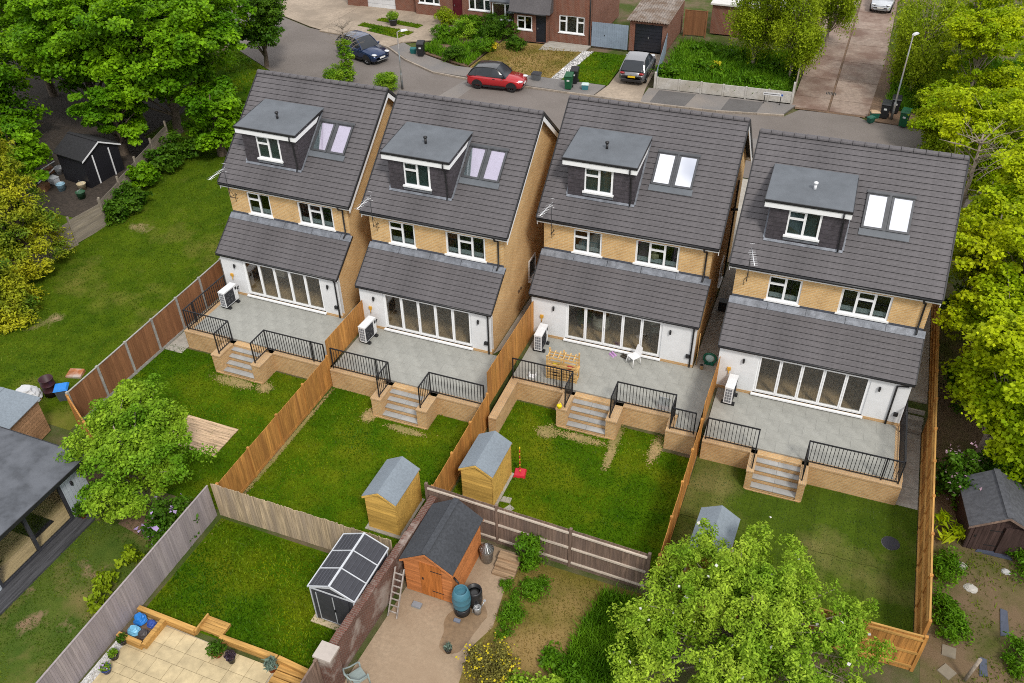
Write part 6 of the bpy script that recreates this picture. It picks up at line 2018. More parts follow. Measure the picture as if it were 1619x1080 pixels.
    for s in (-1, 1):
        y0, y1 = sorted((s * hw * .99, s * hw * 1.012))
        sl_.box(-.2 * L, .2 * L, y0, y1, .15 * Hh, .24 * Hh)
    sl_.obj('sill_trim', M_BLACK, t)
    for s in (-1, 1):
        MB().ball((.455 * L, s * hw * .68, .475 * Hh), (.09 * L * .6, hw * .2, .035 * Hh), 10, 6).obj('headlight', M_LAMPGL, t)
        MB().ball((-.487 * L, s * hw * .72, .535 * Hh), (.025 * L, hw * .2, .045 * Hh), 10, 6).obj('tail_light', M_TAIL, t)
        MB().box(.155 * L, .18 * L, *sorted((s * hw * .93, s * hw * 1.13)), .615 * Hh, .685 * Hh).obj('mirror', roofm or pm, t)
        MB().box(-.02 * L, .02 * L, *sorted((s * hw * .985, s * hw * 1.01)), .52 * Hh, .545 * Hh).obj('door_handle', trimm or M_GALV, t)
    MB().box(.486 * L, .497 * L, -hw * .5, hw * .5, .25 * Hh, .34 * Hh).box(.478 * L, .49 * L, -hw * .62, hw * .62, .385 * Hh, .42 * Hh).obj('grille', M_BLACK, t)
    MB().box(.49 * L, .5005 * L, -hw * .55, hw * .55, .19 * Hh, .22 * Hh).obj('bumper_trim', M_GALV, t)
    MB().box(.498 * L, .503 * L, -.26, .26, .285 * Hh, .355 * Hh).obj('number_plate', flat('white_plate', (.75, .75, .73)), t)
    MB().box(-.5045 * L, -.4995 * L, -.26, .26, .36 * Hh, .43 * Hh).obj('number_plate', flat('yellow_plate', (.75, .5, .02)), t)
    MB().box(-.506 * L, -.492 * L, -hw * .75, hw * .75, .18 * Hh, .27 * Hh).obj('rear_bumper', M_BLACK, t)
    return t
NAVY = paint('navy_paint', (.014, .034, .10), .5)
REDP = paint('red_paint', (.42, .012, .018), .2)
BLKP = paint('black_paint', (.012, .013, .016), .3)
GRYP = paint('grey_paint', (.20, .20, .21), .5)
WHTP = paint('silver_white_paint', (.5, .52, .55), .2)
car('parked_car', 'navy blue SUV parked at the left end of the street', (-9.55, 30.55, 0), R(-20), 4.5, 1.87, 1.68, NAVY)
car('parked_car', 'red crossover car with black roof parked at the kerb', (2.5, 28.55, 0), R(4), 4.1, 1.8, 1.58, REDP, BLKP, M_BLACK)
car('parked_car', 'grey crossover car parked nose-in on the garage driveway', (11.4, 33.75, .112), R(93), 4.5, 1.92, 1.64, GRYP)
car('parked_car', 'white car parked far up the concrete lane', (27.1, 55.8, .06), R(-94), 4.0, 1.75, 1.55, WHTP, BLKP)

# ------------------------------------------------------------------ bins, lamps
def wheelie(label, loc, rz, bodyc, lidc=None, group='wheelie bins'):
    t = thing('wheelie_bin', label, 'bin', loc, rz, group)
    bm = flat('bin_%d' % int(bodyc[1] * 1000), bodyc, .45)
    lm = flat('lid_%d' % int((lidc or bodyc)[1] * 1000), lidc or bodyc, .45)
    MB().hexa([(-.22, -.27, .06), (.22, -.27, .06), (.22, .25, .06), (-.22, .25, .06)], [(-.28, -.34, .98), (.28, -.34, .98), (.28, .34, .98), (-.28, .34, .98)]).obj('body', bm, t)
    MB().hexa([(-.3, -.38, .98), (.3, -.38, .98), (.3, .38, .98), (-.3, .38, .98)], [(-.26, -.33, 1.05), (.26, -.33, 1.05), (.27, .36, 1.1), (-.27, .36, 1.1)]).obj('lid', lm, t)
    MB().tube([(-.24, .41, 1.02), (.24, .41, 1.02)], .02, 6).obj('handle', bm, t)
    for s in (-.25, .25):
        wv = [(s + dx_, .27 + .1 * math.cos(2 * math.pi * k / 12), .1 + .1 * math.sin(2 * math.pi * k / 12)) for dx_ in (-.025, .025) for k in range(12)]
        MB().add(wv, [(k, (k + 1) % 12, 12 + (k + 1) % 12, 12 + k) for k in range(12)] + [tuple(range(12)), tuple(range(12, 24))]).obj('wheel', M_TYRE, t)
    MB().box(-.09, .09, -.325, -.312, .62, .74).obj('label_sticker', flat('sticker_white', (.6, .62, .62)), t)
    return t
GRN, BLK = (.008, .085, .035), (.016, .017, .02)
def atg(x, y, z=.105):
    p = at(x, y, z)
    return (p.x, p.y, z)
wheelie('black wheelie bin beside the navy car and front shrubs', atg(666, 88), R(15), BLK)
wheelie('green wheelie bin on the pavement by the pebble strip', atg(899, 140), R(8), GRN)
wheelie('black wheelie bin behind the green one by the pebble strip', atg(908, 131), R(8), BLK)
wheelie('black wheelie bin left of the right lamp post', atg(1397, 186, .06), R(-4), BLK)
wheelie('green wheelie bin right of the right lamp post', atg(1427, 199, .06), R(-10), GRN)
wheelie('black wheelie bin half hidden behind the right lamp post', atg(1413, 178, .06), R(0), BLK)
def caddy(label, loc, c, lid, rz=0, s=1.0):
    t = thing('recycling_box', label, 'recycling box', loc, rz)
    MB().hexa([(-.2 * s, -.16 * s, 0), (.2 * s, -.16 * s, 0), (.2 * s, .16 * s, 0), (-.2 * s, .16 * s, 0)], [(-.25 * s, -.2 * s, .36 * s), (.25 * s, -.2 * s, .36 * s), (.25 * s, .2 * s, .36 * s), (-.25 * s, .2 * s, .36 * s)]).obj('box', flat('box_%d' % int(c[2] * 997), c), t)
    MB().hexa([(-.27 * s, -.22 * s, .36 * s), (.27 * s, -.22 * s, .36 * s), (.27 * s, .22 * s, .36 * s), (-.27 * s, .22 * s, .36 * s)], [(-.22 * s, -.18 * s, .42 * s), (.22 * s, -.18 * s, .42 * s), (.22 * s, .18 * s, .42 * s), (-.22 * s, .18 * s, .42 * s)]).obj('lid', flat('boxlid_%d' % int(lid[2] * 991), lid), t)
caddy('grey recycling boxes stacked in front of the red car', atg(848, 126), (.12, .13, .14), (.03, .03, .035), 0, 1.3)
caddy('small teal food caddy with white lid by the green bin', atg(925, 141), (.05, .2, .24), (.5, .6, .58), .2)
caddy('teal recycling box beside the black bin near the navy car', atg(654, 84), (.01, .12, .12), (.01, .13, .13), .3)
caddy('dark green box with cardboard left of the right bins', atg(1382, 186, .06), (.01, .1, .07), (.45, .3, .18), .3, 1.1)
caddy('dark green caddy tipped by the kerb left of the right bins', atg(1376, 193, .06), (.01, .08, .055), (.01, .09, .06), .9, .9)
def lamp(label, base, h, ang, arm):
    t = thing('street_lamp', label, 'street lamp', base, ang, 'street lamps')
    MB().lathe((0, 0, 0), [(.085, 0), (.085, 1.1), (.06, 1.15), (.055, 1.2), (.04, h)], 12).obj('column', std('lamp_column' + label[:3], (.21, .24, .26), .5, .2, 5, .1, metal=.3, c2=(.24, .17, .12), big=.6), t)
    MB().tube([(0, 0, h - .02), (arm * .3, 0, h + .05), (arm, 0, h + .06)], .03, 8).obj('arm', M_GALV, t)
    MB().hexa([(arm - .1, -.09, h + .0), (arm + .42, -.11, h + .02), (arm + .42, .11, h + .02), (arm - .1, .09, h + .0)], [(arm - .06, -.06, h + .12), (arm + .36, -.08, h + .1), (arm + .36, .08, h + .1), (arm - .06, .06, h + .12)]).obj('lantern', M_WTRIM, t)
lamp('street lamp behind the first and second new houses', (-3.75, 25.8, 0), 4.05, R(50), .35)
lamp('street lamp beside the bins at the lane mouth', (29.0, 31.7, .06), 5.45, R(60), .1)

# clutter in the dark yard under the maples
CL = [('red_bucket', 'red bucket at the dark shed corner nearer the field', (138, 282), (.5, .02, .03)), ('red_container', 'red container left of the other red one by the dark shed', (122, 280), (.42, .02, .03)), ('white_crate', 'white crate among the clutter left of the dark shed', (95, 272), (.55, .56, .58)), ('grey_crate', 'pale grey crate among the clutter by the dark shed', (85, 285), (.4, .42, .45)), ('blue_drum', 'blue drum at the clutter edge below the dark shed', (97, 296), (.25, .4, .5)), ('brown_tub', 'brown tub in the clutter nearest the golden conifer', (70, 295), (.2, .1, .05)), ('straw_hat_pot', 'cream topped pot below the red bucket', (130, 296), (.5, .42, .28)), ('orange_tool', 'orange plastic tool rack beyond the golden conifer', (40, 218), (.6, .14, .02)), ('green_tub', 'dark green tub below the cream topped pot', (128, 308), (.03, .1, .05)), ('rust_box', 'rusty box behind the clutter beside the dark shed', (78, 270), (.22, .1, .05))]
for k, (nm, lb, (px_, py_), c) in enumerate(CL):
    p = at(px_, py_, -.1)
    t = thing(nm, lb, 'container', (p.x, p.y, float(gz(p.x, p.y))), k)
    if k % 2 == 0:
        MB().lathe((0, 0, 0), [(.2, 0), (.26, .4), (.28, .42), (.25, .42), (.22, .1)], 14).obj('tub', flat(nm + '_m', c), t)
        MB().tube([(-.26, 0, .4), (-.2, 0, .55), (.2, 0, .55), (.26, 0, .4)], .012, 5).obj('handle', M_GALV, t)
    else:
        MB().box(-.28, .28, -.2, .2, 0, .34).obj('box', flat(nm + '_m', c), t)
        MB().box(-.3, .3, -.22, .22, .34, .38).obj('rim', flat(nm + '_m', c), t)
for k, (a, b) in enumerate((((54, 275), (86, 255)), ((60, 290), (90, 262)))):
    p, q = at(*a, 0), at(*b, .4)
    o = MB().bar(p, q, .07, .04).obj('pale_plank', M_WTRIM)
    tag(o, ('longer', 'lower')[k] + ' white plank leaning in the clutter by the dark shed', 'plank')
drape('yard_shade_soil', -24, -11.6, 3.6, 13, .008, M_SHADESOIL, .8, [(-24, 3.6), (-11.2, 3.6), (-13.9, 12.6), (-24, 13)])  # dark colour paints the maples' shade onto the yard soil
p = at(1578, 905, -.95)
for k, ((px_, py_), lb, c, r_) in enumerate((((1590, 905), 'white bag of rubble on the rough plot below the old shed', (.42, .42, .4), .17), ((1535, 930), 'torn white bag among the weeds by the long fence', (.4, .38, .34), .24), ((1520, 895), 'crumpled pale sheet left of the old shed doors', (.36, .33, .3), .2))):
    p = at(px_, py_, -.95)
    sack(lb, (p.x, p.y, float(gz(p.x, p.y))), r_, .09, flat('rubble%d' % k, c), 20 + k, 'torn_bag')
for k, (px_, py_, sx, sy) in enumerate(((1588, 985, .13, .55), (1555, 1055, .12, .35), (1570, 878, .6, .1))):
    p = at(px_, py_, -.95)
    g = float(gz(p.x, p.y))
    o = MB().hexa([(-sx, -sy, 0), (sx, -sy * .8, 0), (sx * .9, sy, 0), (-sx * .8, sy, 0)], [(-sx, -sy, .02), (sx, -sy * .8, .03), (sx * .9, sy, .02), (-sx * .8, sy, .05)]).obj('plastic_sheet', flat('blue_black_sheet', (.06, .07, .1), .35), None, (p.x, p.y, g + .008))
    tag(o, ('long dark plastic strip', 'short dark plastic strip', 'dark plastic sheet under the old shed doors')[k] + ' on the rough plot', 'plastic sheet')
p = at(1525, 1075, -.95)
o = MB().tube([(p.x, p.y, -1), (p.x + .15, p.y + .1, .1)], .06, 8).obj('leaning_post', M_PBARK)
tag(o, 'pale leaning post at the bottom right corner', 'post')
for k, (px_, py_) in enumerate(((1500, 1030), (1497, 1062), (1505, 1000))):
    p = at(px_, py_, -.98)
    o = MB().hexa([(-.22, -.2, 0), (.2, -.22, 0), (.23, .2, 0), (-.2, .22, 0)], [(-.21, -.19, .03), (.19, -.21, .03), (.22, .19, .03), (-.19, .21, .03)]).obj('paving_flag', flat('mossy_flag', (.2, .17, .125), .9), None, (p.x, p.y, float(gz(p.x, p.y)) + .006), k)
    tag(o, ('middle', 'lowest', 'uppermost')[k] + ' paving flag in the weeds beside the long fence', 'paving flag', 'flags beside the long fence')

# ------------------------------------------------------------------ trees
def blobs_ring(rx, ry, z0, z1, n, br, seed, core=True):
    rr = random.Random(seed)
    bl = []
    if core:
        bl.append((0, 0, (z0 + z1) / 2, rx * .6, ry * .6, (z1 - z0) * .45))
    for k in range(n):
        a = 2 * math.pi * (k + rr.uniform(-.3, .3)) / n * 2.4
        f = rr.uniform(.35, .85)
        z = z0 + (z1 - z0) * rr.uniform(.15, .95)
        sh = math.sqrt(max(.15, 1 - ((z - (z0 + z1) / 2) / ((z1 - z0) * .62)) ** 2))
        b = br * rr.uniform(.7, 1.25)
        bl.append((math.cos(a) * rx * f * sh, math.sin(a) * ry * f * sh, z, b, b, b * .72))
    return bl

def gnd(x, y):
    return (x, y, float(gz(x, y)))
# big maples, upper left
MAP = [(-9.6, 12.6, 4.6, 2.1, 'small maple leaning over the top corner of the field', 9000, 7), (-15.6, 10.6, 5.2, 2.3, 'low maple spreading behind the near black shed roof', 9000, 8), (-18.2, 5.2, 4.6, 2.1, 'low maple between golden conifer and clutter', 8000, 9), (-14.4, 14.4, 9.2, 5.0, 'large bright green maple nearest the leftmost new house', 46000, 1), (-20.5, 14.0, 9.3, 5.0, 'large bright maple above the near black shed', 42000, 2), (-27, 16.5, 9.5, 5.0, 'large maple in the upper left corner', 24000, 3), (-17.5, 21.5, 9.0, 4.2, 'maple behind the front ones at the top left edge', 20000, 4), (-25.5, 8.5, 7.0, 4.2, 'shaded maple at the left edge behind the golden conifer', 20000, 5), (-33, 22, 9.5, 4, 'maple farthest into the upper left corner', 15000, 6)]
for x, y, h, r_, lb, nl_, sd_ in MAP:
    tree('maple_tree', lb, gnd(x, y), h, .28, blobs_ring(r_, r_, h * .17, h * .95, 24, r_ * .34, sd_), 360 if r_ > 3 else 90, int(nl_ * 1.45), .215, .8 if r_ > 3 else .55, M_MAPLE, group='maples at the upper left', nl=45, flat_=.38, upb=1.1, width=.8, shell=.28)
# ivy and shrubs along the field fence
for k, (px_, py_, rx, rz_, lb, m_) in enumerate(((215, 330, .95, 1.5, 'dark ivy bush on the field fence', M_DEEP), (185, 345, .8, 1.3, 'rough bramble at the lower end of the field ivy', M_DEEP), (232, 300, .8, 1.9, 'bright maple sapling growing through the field fence', M_MAPLE), (265, 275, 1.2, 1.6, 'dark ivy mound near the maple trunk', M_DEEP), (290, 258, 1.3, 1.8, 'dark undergrowth at the top corner of the field', M_DEEP), (330, 235, 1.3, 2.4, 'leafy undergrowth beside the leftmost new house', M_MAPLE))):
    p = at(px_, py_, -.3)
    bush('hedge_shrub', lb, gnd(p.x, p.y), rx, rx, rz_, 2600, .17, m_, rc=.32, width=.7)
# golden conifer, left edge
tree('golden_conifer', 'tall golden green conifer at the left edge of the field', gnd(-11.9, -.8), 9.4, .22,
     [(0, 0, 9.4 * f, (1 - f) * 1.9 + .35, (1 - f) * 2.0 + .35, .65) for f in (.1, .2, .3, .4, .5, .6, .7, .8, .9, .98)] + [(.3, -1.5, 1.2, 1.4, 1.3, 1.0), (-1.2, -.8, 1.6, 1.4, 1.4, 1.3)], 380, 34000, .17, .5, M_CONIF, nl=40, flat_=.6, upb=.9, width=.45, shell=.2)
tree('golden_conifer', 'lower yellow conifer in front of the taller golden one', gnd(-9.9, -4.4), 3.6, .16,
     [(0, 0, 3.0 * f, (1 - f) * 1.5 + .35, (1 - f) * 1.5 + .35, .5) for f in (.12, .3, .5, .7, .9)], 180, 14000, .16, .45, M_CONIF, nl=25, flat_=.6, upb=.9, width=.45, shell=.2)
# fresh green tree in the leftmost garden corner
tree('garden_tree', 'fresh green tree beside the garden room and leftmost lawn', (4.15, -11.6, -1.0), 4.2, .1,
     [(-.9, 2.3, 3.6, .6, .6, .6), (-1.4, 1.4, 3.0, .8, .8, .6), (0, 0, 2.7, 1.9, 1.7, 1.0), (1.3, -.6, 2.0, 1.4, 1.3, .9), (-1.1, .7, 2.7, 1.2, 1.3, .9), (.1, 1.5, 3.0, 1.0, 1.0, .8), (-.5, 1.9, 3.4, .6, .7, .6), (1.9, .6, 2.1, 1.0, .9, .7), (.6, -1.5, 1.5, 1.3, .9, .7), (-1.5, -.4, 2.0, .9, .9, .7), (.9, 1.1, 2.9, .9, .9, .7)], 240, 38000, .125, .40, M_ASH, bark=M_PBARK, nl=50, flat_=.5, upb=.7, shell=.3)
bush('clematis', 'lilac flowering climber on the corner of the grey fence', (6.75, -12.9, -1.0), .8, 1.0, 2.0, 3600, .14, M_DEEP, cat='climber', flower=(M_LILAC, 40, .19), rc=.3)
for k, (px_, py_, lb) in enumerate(((207, 885, 'uppermost leafy shrub against the grey fence'), (170, 925, 'middle leafy shrub against the grey fence'), (155, 960, 'lowest leafy shrub against the grey fence'))):
    p = at(px_, py_, -.9)
    bush('young_shrub', lb, (p.x, p.y, -1), .35, .35, .8, 260, .17, M_BIRCH, group='shrubs by the grey fence', rc=.25)
# apple tree at the bottom
AB = [(.3, -.6, 3.4, 1.0, 1.0, .5), (-.4, .3, 3.5, .9, .9, .5), (.2, .5, 3.0, .9, .9, .4), (-2.9, -1.2, 2.0, 1.0, 1.0, .7), (-2.7, -2.2, 1.7, .9, .9, .6), (-2.6, 1.7, 2.3, .55, .55, .5), (-1.9, 2.5, 2.5, .5, .5, .5), (-.3, 2.8, 2.7, .5, .5, .5), (.9, 2.6, 2.8, .45, .45, .5), (3.1, 1.5, 2.4, .5, .45, .5), (3.4, .2, 2.3, .5, .5, .4), (-3.0, .6, 1.9, .5, .5, .5), (0, 0, 2.9, 2.2, 2.0, 1.1), (-1.7, .7, 2.4, 1.4, 1.3, 1.0), (1.8, .4, 2.6, 1.5, 1.4, .9), (-.4, 1.7, 2.5, 1.5, 1.1, .9), (1.1, -1.5, 2.5, 1.6, 1.3, 1.0), (-1.3, -1.4, 2.1, 1.6, 1.4, 1.0), (.6, 1.2, 3.1, 1.2, 1.1, .8), (2.4, -.9, 2.1, 1.1, 1.0, .8), (-2.2, -.5, 1.8, 1.0, 1.1, .8), (.1, -2.3, 2.2, 1.5, 1.1, .9), (-1.2, 1.6, 2.3, .8, .7, .6), (2.7, .9, 2.3, .7, .7, .5)]
AP = at(1185, 975, 1.6)
tree('apple_tree', 'large pale green apple tree with white blossom in the foreground', (AP.x, AP.y, -1), 4.2, .16, AB, 680, 74000, .115, .30, M_APPLE, bark=M_PBARK, nl=110, flat_=.9, upb=.7, width=.45, shell=.33, extra=[('blossom', M_WFLOW, 90, .12)])
# foreground shrubs
p = at(780, 1045, -.5); bush('flowering_shrub', 'bronze shrub with yellow flowers at the bottom edge', (p.x, p.y - .2, -1), .95, .9, 1.2, 5200, .075, M_OLEAF, flower=(M_YFLOW, 320, .075), rc=.25)
p = at(840, 1075, -.5); bush('young_shrub', 'bright green leafy growth at the bottom edge beside the bronze shrub', (p.x + .3, p.y - .3, -1), .9, .7, 1.0, 2600, .13, M_APPLE, rc=.3)
p = at(836, 895, -.8); bush('buddleia', 'arching green shrub in front of the railed fence', (p.x, p.y + .3, -1), .55, .7, 1.5, 2200, .14, M_WEED, rc=.3, width=.35)
p = at(846, 930, -.9); bush('weed_clump', 'grassy green clump below the arching shrub', (p.x, p.y, -1), .5, .6, .35, 1500, .14, M_WEED, rc=.25, width=.25, stem=False)
p = at(808, 972, -.9); bush('weed_clump', 'feathery green clump at the edge of the sandy yard', (p.x, p.y, -1), .45, .5, .55, 1600, .12, M_WEED, rc=.25, width=.25, stem=False)
grass('long lush grass strip left of the apple tree', [(22.0, -9.6), (23.6, -9.5), (24.5, -14), (21.5, -14.5), (21.6, -12)], 1300, .27, M_WEED, -1.0, wd=.022)
for k, (px_, py_, lb, rx) in enumerate(((870, 1045, 'low weedy patch at the bottom edge', .5), (905, 1075, 'leafy weed clump at the bottom edge left of the long grass', .7))):
    p = at(px_, py_, -.9); bush('weed_clump', lb, (p.x, p.y, -1), rx, rx, .4, 900, .13, M_WEED, rc=.3, stem=False)
# right hand trees
RT = [(33.7, 4.6, 5.2, 2.2, 'spring tree between the two beside the rightmost gable', 13000, 51), (34.9, .2, 4.6, 2.0, 'spring tree hanging over the old brown shed', 13000, 52), (33.4, 10.8, 6.0, 2.2, 'spring tree close to the rightmost gable behind the long fence', 13000, 53), (36.8, 4, 6.5, 2.6, 'spring tree at the right edge beyond the gable', 12000, 54), (37.2, 11, 7.5, 2.8, 'spring tree at the right edge level with the rightmost roof', 12000, 55), (31.6, 28.2, 3.6, 1.7, 'low spring tree hiding the right end of the street', 8000, 30), (38.5, 31, 8.5, 3.4, 'spring tree at the right edge above the rightmost roof', 14000, 29), (33.9, 1.6, 6.2, 2.4, 'bright spring tree overhanging the path of the rightmost house', 20000, 21), (34.4, 7.5, 7.2, 2.6, 'bright spring tree beside the gable of the rightmost house', 20000, 22), (35.0, 13.5, 8.0, 3.0, 'bright spring tree right of the rightmost roof', 20000, 23), (33.0, 20.0, 7.0, 2.5, 'spring tree behind the right end of the rightmost ridge', 17000, 24), (36.5, 25.0, 8.2, 3.4, 'spring tree at the right edge beyond the lane mouth', 17000, 25), (33.2, 32.5, 7.4, 2.9, 'yellow green tree behind the right street bins', 17000, 26), (37.5, 38, 9, 3.6, 'tall spring tree in the upper right corner', 14000, 27), (33, 43, 8, 3.2, 'spring tree beside the upper end of the lane', 12000, 28)]
for x, y, h, r_, lb, nl_, sd_ in RT:
    tree('spring_tree', lb, gnd(x, y), h, .16, blobs_ring(r_, r_, h * .22, h * .97, 15, r_ * .42, sd_), 250, int(nl_ * 1.5), .165, .5, M_SPRING, bark=M_PBARK, group='spring trees on the right', nl=70, flat_=.4, upb=1.0, width=.75, shell=.3)
for k, (x, y, lb) in enumerate(((32.6, 16.5, 'dense shrub filling the gap behind the long fence beside the rightmost roof'), (33.2, 4.4, 'dark shrub behind the long fence under the spring tree'), (33.0, -.9, 'pink blossomed shrub hanging over the long fence'), (31.8, 27.0, 'dense low shrub beside the right street bins'), (34.6, -.1, 'dark undergrowth behind the old brown shed'), (33.2, 10, 'dark shrub beside the gable behind the long fence'))):
    bush('dense_shrub', lb, gnd(x, y), 1.1, 1.2, 2.0, 3000, .16, M_DEEP if k != 3 else M_BIRCH, rc=.35, flower=(leafmat('pink_flower', (.55, .35, .45), (.66, .5, .58), .3, .2), 120, .12) if k == 2 else None)
bush('palm_shrub', 'spiky yellow green plant left of the old brown shed', gnd(32.75, -2.9), .5, .5, .8, 160, .42, M_SPRING, width=.22, rc=.3)
for k, (px_, py_, lb) in enumerate(((1490, 900, 'green weed mass along the long fence below the spiky plant'), (1485, 960, 'green weed mass halfway down the long fence'), (1500, 990, 'low weeds beside the paving flags'), (1610, 890, 'green weeds at the right edge below the old shed'), (1600, 1040, 'low weeds in the bottom right corner'))):
    p = at(px_, py_, -.9)
    bush('weed_clump', lb, gnd(p.x + .15, p.y), .5, .9, .55, 1500, .12, M_WEED, rc=.28, stem=False, width=.4)
# birches, weeping
for x, y, h, r_, lb, sd_ in ((19.0, 37.6, 8.2, 2.0, 'weeping birch over the middle of the overgrown plot', 31), (21.9, 36.2, 8.2, 2.0, 'weeping birch at the lane edge of the overgrown plot', 32), (30.0, 36.8, 7.0, 2.4, 'weeping birch on the right side of the concrete lane', 33), (23.6, 44.5, 9, 2.0, 'weeping birch hanging over the lane at the top edge', 34)):
    tree('birch_tree', lb, gnd(x, y), h, .12, blobs_ring(r_ * 1.15, r_ * 1.15, h * .12, h * .98, 16, r_ * .45, sd_), 300, 22000, .16, .5, M_BIRCH, bark=M_PBARK, group='birches along the lane', nl=60, flat_=.5, upb=.3, width=.5, droop=1.0, hang=1.3)
# overgrown plot
grass('rough weeds on the verge right of the lane', [(28.6, 33.2), (39, 33.2), (39, 45), (28.9, 45)], 110, .45, M_WEED, .06, wd=.06, name='verge_weeds')
for k, (x, y, lb) in enumerate(((31.6, 33.6, 'leafy shrub behind the right street bins'), (33.5, 36, 'leafy shrub filling the verge behind the bins'), (30.6, 42.5, 'leafy shrub beside the upper lane'), (35.5, 29.5, 'bushy shrub under the trees at the right edge'), (36.5, 20.5, 'bushy undergrowth right of the rightmost ridge'))):
    bush('verge_shrub', lb, gnd(x, y), 1.6, 1.5, 2.6, 5000, .17, M_BIRCH, rc=.45)
drape('woodland_shade_floor', -42, -16.2, 11.5, 27, .012, M_SHADESOIL, 1.0, [(-42, 12.8), (-24, 12.8), (-15, 12.8), (-16, 20), (-20, 26), (-42, 27)])  # added dark sheet, shade below the maples painted into its colour
grass('rank green weeds filling the overgrown plot', [(13.3, 32.1), (22.3, 32.4), (22.0, 41), (13.0, 41)], 260, .5, M_WEED, .08, wd=.05)
for k in range(10):
    x, y = 13.8 + (k * 37 % 80) / 10, 33.4 + (k * 53 % 70) / 10
    bush('bramble_clump', ('large ', 'low ', 'round ', 'spreading ', 'tall ', 'small ', 'leafy ', 'ragged ', 'dense ', 'wide ')[k] + 'bramble mound in the overgrown plot, number %d from the garage side' % (1 + sorted([(q * 37 % 80) for q in range(10)]).index(k * 37 % 80)), (x, y, .08), 1.1, 1.0, random.uniform(.7, 1.3), 1100, .2, M_WEED, group='bramble mounds', rc=.35, stem=False)
p = at(1131, 108, .6); bush('yellow_shrub', 'round yellow flowering shrub in the overgrown plot', (p.x, p.y, .08), .55, .55, .95, 600, .12, M_WEED, flower=(leafmat('pale_yellow_flower', (.62, .58, .03), (.72, .68, .06), .3, .15), 800, .1), rc=.2)
# front garden shrubs of the brick houses
FS = [(720, 95, .8, 1.1, M_DEEP, 'dark green rounded bush at the corner of the front garden'), (735, 60, .9, 1.4, M_ASH, 'bright lime bush in the brick house front garden'), (765, 82, .8, 1.0, M_WEED, 'loose green bush beside the yellow one'), (700, 60, .7, 1.0, M_WEED, 'low mixed shrub behind the black wheelie bin'), (775, 62, .9, 1.3, M_DEEP, 'dark green shrub in the middle of the front garden'), (800, 60, 1.0, 1.6, M_DEEP, 'large dark shrub in front of the bay window'), (785, 45, .9, 1.3, M_DEEP, 'shrub against the bay window'), (705, 38, .9, 1.2, M_BIRCH, 'pale feathery shrub near the maroon door'), (815, 78, .7, 1.1, M_DEEP, 'green shrub beside the brick porch'), (745, 45, .8, 1.1, M_WEED, 'wispy shrub at the back of the front garden')]
for px_, py_, rx, rz_, m_, lb in FS:
    p = at(px_, py_, .1)
    bush('front_shrub', lb, (p.x, p.y, .08), rx * 1.3, rx * 1.25, rz_ * 1.15, 3000, .13, m_, group='front garden shrubs', rc=.3)
p = at(776, 76, .3); bush('yellow_shrub', 'orange yellow flowering bush in the front garden', (p.x, p.y, .08), .6, .6, .8, 700, .12, M_YFLOW, rc=.3)
p = at(762, 65, .3); bush('purple_shrub', 'small dark purple bush in the front garden', (p.x, p.y, .08), .35, .35, .5, 350, .1, M_PURP, rc=.2)
sheet('flower_bed', [(-6.2, 33), (-1.0, 31.1), (-.8, 37.4), (-1.2, 39.6), (-5.2, 40.8)], .1, M_SOIL, .08)
grass('mixed leafy ground cover in the brick house front garden', [(-6.0, 33.2), (-1.0, 31.3), (-.8, 37.3), (-1.3, 39.4), (-5.0, 40.5)], 160, .3, M_WEED, .1, wd=.05, cat='ground cover', name='ground_cover', clump=-.6)
p = at(622, 40, .1); pot('potted_plant', 'grey planter with a green shrub in the left driveway', (p.x, p.y, .12), .38, .5, flat('lead_planter', (.06, .065, .08)), 'leafy', M_ASH, 600, .14, .7, .55)
# street side hedges and trees beyond the first ridge
for k, (px_, py_, rx, rz_, lb, m_) in enumerate(((532, 135, .75, 1.4, 'clipped green bush behind the ridge of the leftmost house', M_ASH), (613, 142, .7, 1.35, 'round green bush behind the right end of the first ridge', M_ASH))):
    p = at(px_, py_, 0)
    bush('clipped_bush', lb, (p.x, p.y, 0), rx * 1.2, rx * 1.2, rz_ * 1.1, 7000, .09, m_, rc=.25, shell=.3)
p = at(552, 132, 0)
tree('ivy_column', 'slim ivy clad stump with green column behind the first ridge', (p.x, p.y, 0), 3.4, .1, [(0, 0, .8, .5, .5, .8), (.05, 0, 1.9, .5, .45, .8), (0, 0, 2.8, .4, .4, .5)], 70, 4200, .12, .25, M_ASH, nl=8, low=-1)
t = thing('bare_tree', 'bare pale branching tree behind the ivy column', 'tree', (p.x - .2, p.y + .25, 0))
mb = MB()
mb.tube([(0, 0, 0), (.05, 0, 2.4), (0, .1, 4.2)], [.09, .07, .03], 7)
br = MB()
rr = random.Random(3)
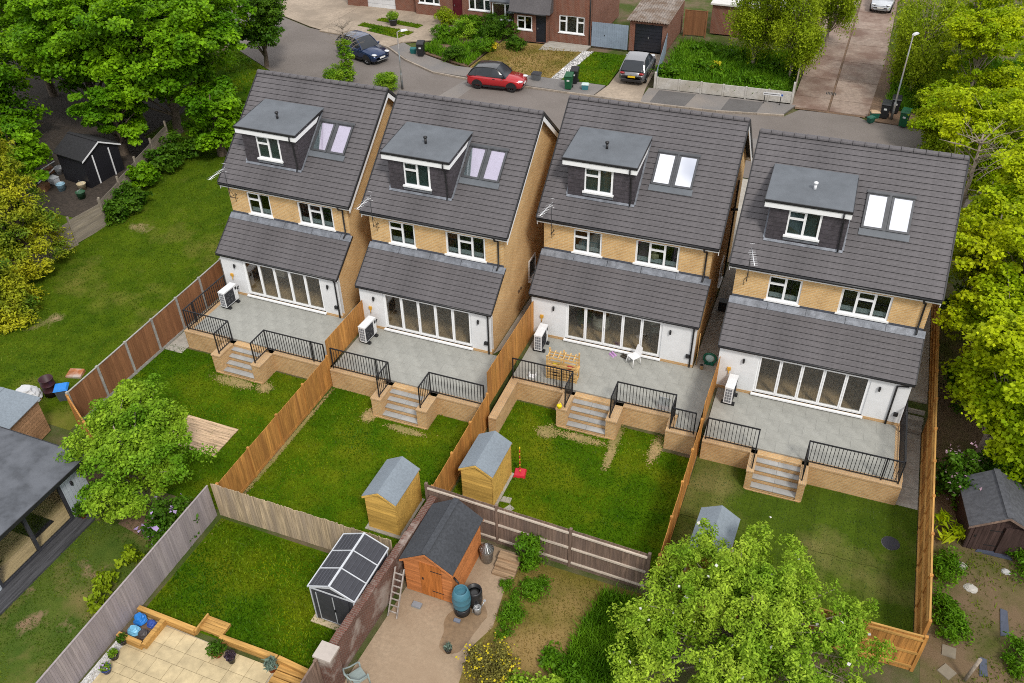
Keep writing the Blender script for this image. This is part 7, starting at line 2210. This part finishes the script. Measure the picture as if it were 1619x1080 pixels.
for k in range(34):
    z = 1.8 + rr.random() * 2.3
    a = rr.uniform(0, 6.28)
    L_ = rr.uniform(.7, 1.7)
    s = Vector((.03, .04, z))
    d = Vector((math.cos(a), math.sin(a), rr.uniform(.2, .9)))
    m1 = s + d * L_ * .5
    e_ = m1 + Vector((d.x, d.y, d.z * .5)) * L_ * .5
    br.tube([s, m1, e_], [.025, .016, .006], 5, False)
    for q in range(3):
        s2 = s.lerp(e_, rr.uniform(.4, .9))
        br.tube([s2, s2 + Vector((rr.uniform(-.5, .5), rr.uniform(-.5, .5), rr.uniform(.0, .5)))], [.01, .004], 4, False)
mb.obj('trunk', M_PBARK, t)
br.obj('branches', M_PBARK, t)
tw = thing('bare_tree', 'pale twiggy tree showing bare branches beyond the rightmost ridge', 'tree', (32.6, 17.5, -.06))
for nm_, src_ in (('trunk', mb), ('branches', br)):
    o_ = src_.obj(nm_, M_PBARK, tw)
    o_.scale = (1.35, 1.35, 1.35)
tree('street_tree', 'dark leaved street tree beyond the ridge of the leftmost house', (-15.5, 26.2, 0), 6.2, .17, blobs_ring(2.0, 2.0, 1.9, 6.0, 13, .85, 41), 200, 13000, .2, .5, M_DEEP, nl=40, flat_=.45, upb=.9, width=.65, shell=.3)
tree('street_tree', 'dark leaved tree at the top edge left of the bare tree', (-19, 31.5, 0), 6.5, .17, blobs_ring(2.2, 2.2, 2.0, 6.4, 12, .9, 42), 160, 10000, .22, .5, M_DEEP, nl=40, flat_=.45, upb=.9, width=.65, shell=.3)
sheet('verge', [(-20, 28.7), (-14, 25.1), (-8, 22.1), (-8, 19), (-22, 22)], .012, M_LAWN, .03)
grass('grass verge under the dark street tree', [(-20, 28.6), (-14, 25.0), (-8, 22.0), (-9, 20), (-21, 23)], 60, .1, M_GRASSB, .012, wd=.04)
p = at(800, 925, -.95)
bush('weed_clump', 'small weed tuft at the yard edge near the timber steps', (p.x, p.y, -1), 0.3, 0.3, .25, 500, .1, M_WEED, rc=.2, stem=False, width=.3)
p = at(815, 945, -.95)
bush('weed_clump', 'weed tuft between the feathery clumps', (p.x, p.y, -1), 0.35, 0.35, .25, 500, .1, M_WEED, rc=.2, stem=False, width=.3)
p = at(795, 1000, -.95)
bush('weed_clump', 'low weed tuft above the bronze shrub', (p.x, p.y, -1), 0.3, 0.3, .25, 500, .1, M_WEED, rc=.2, stem=False, width=.3)
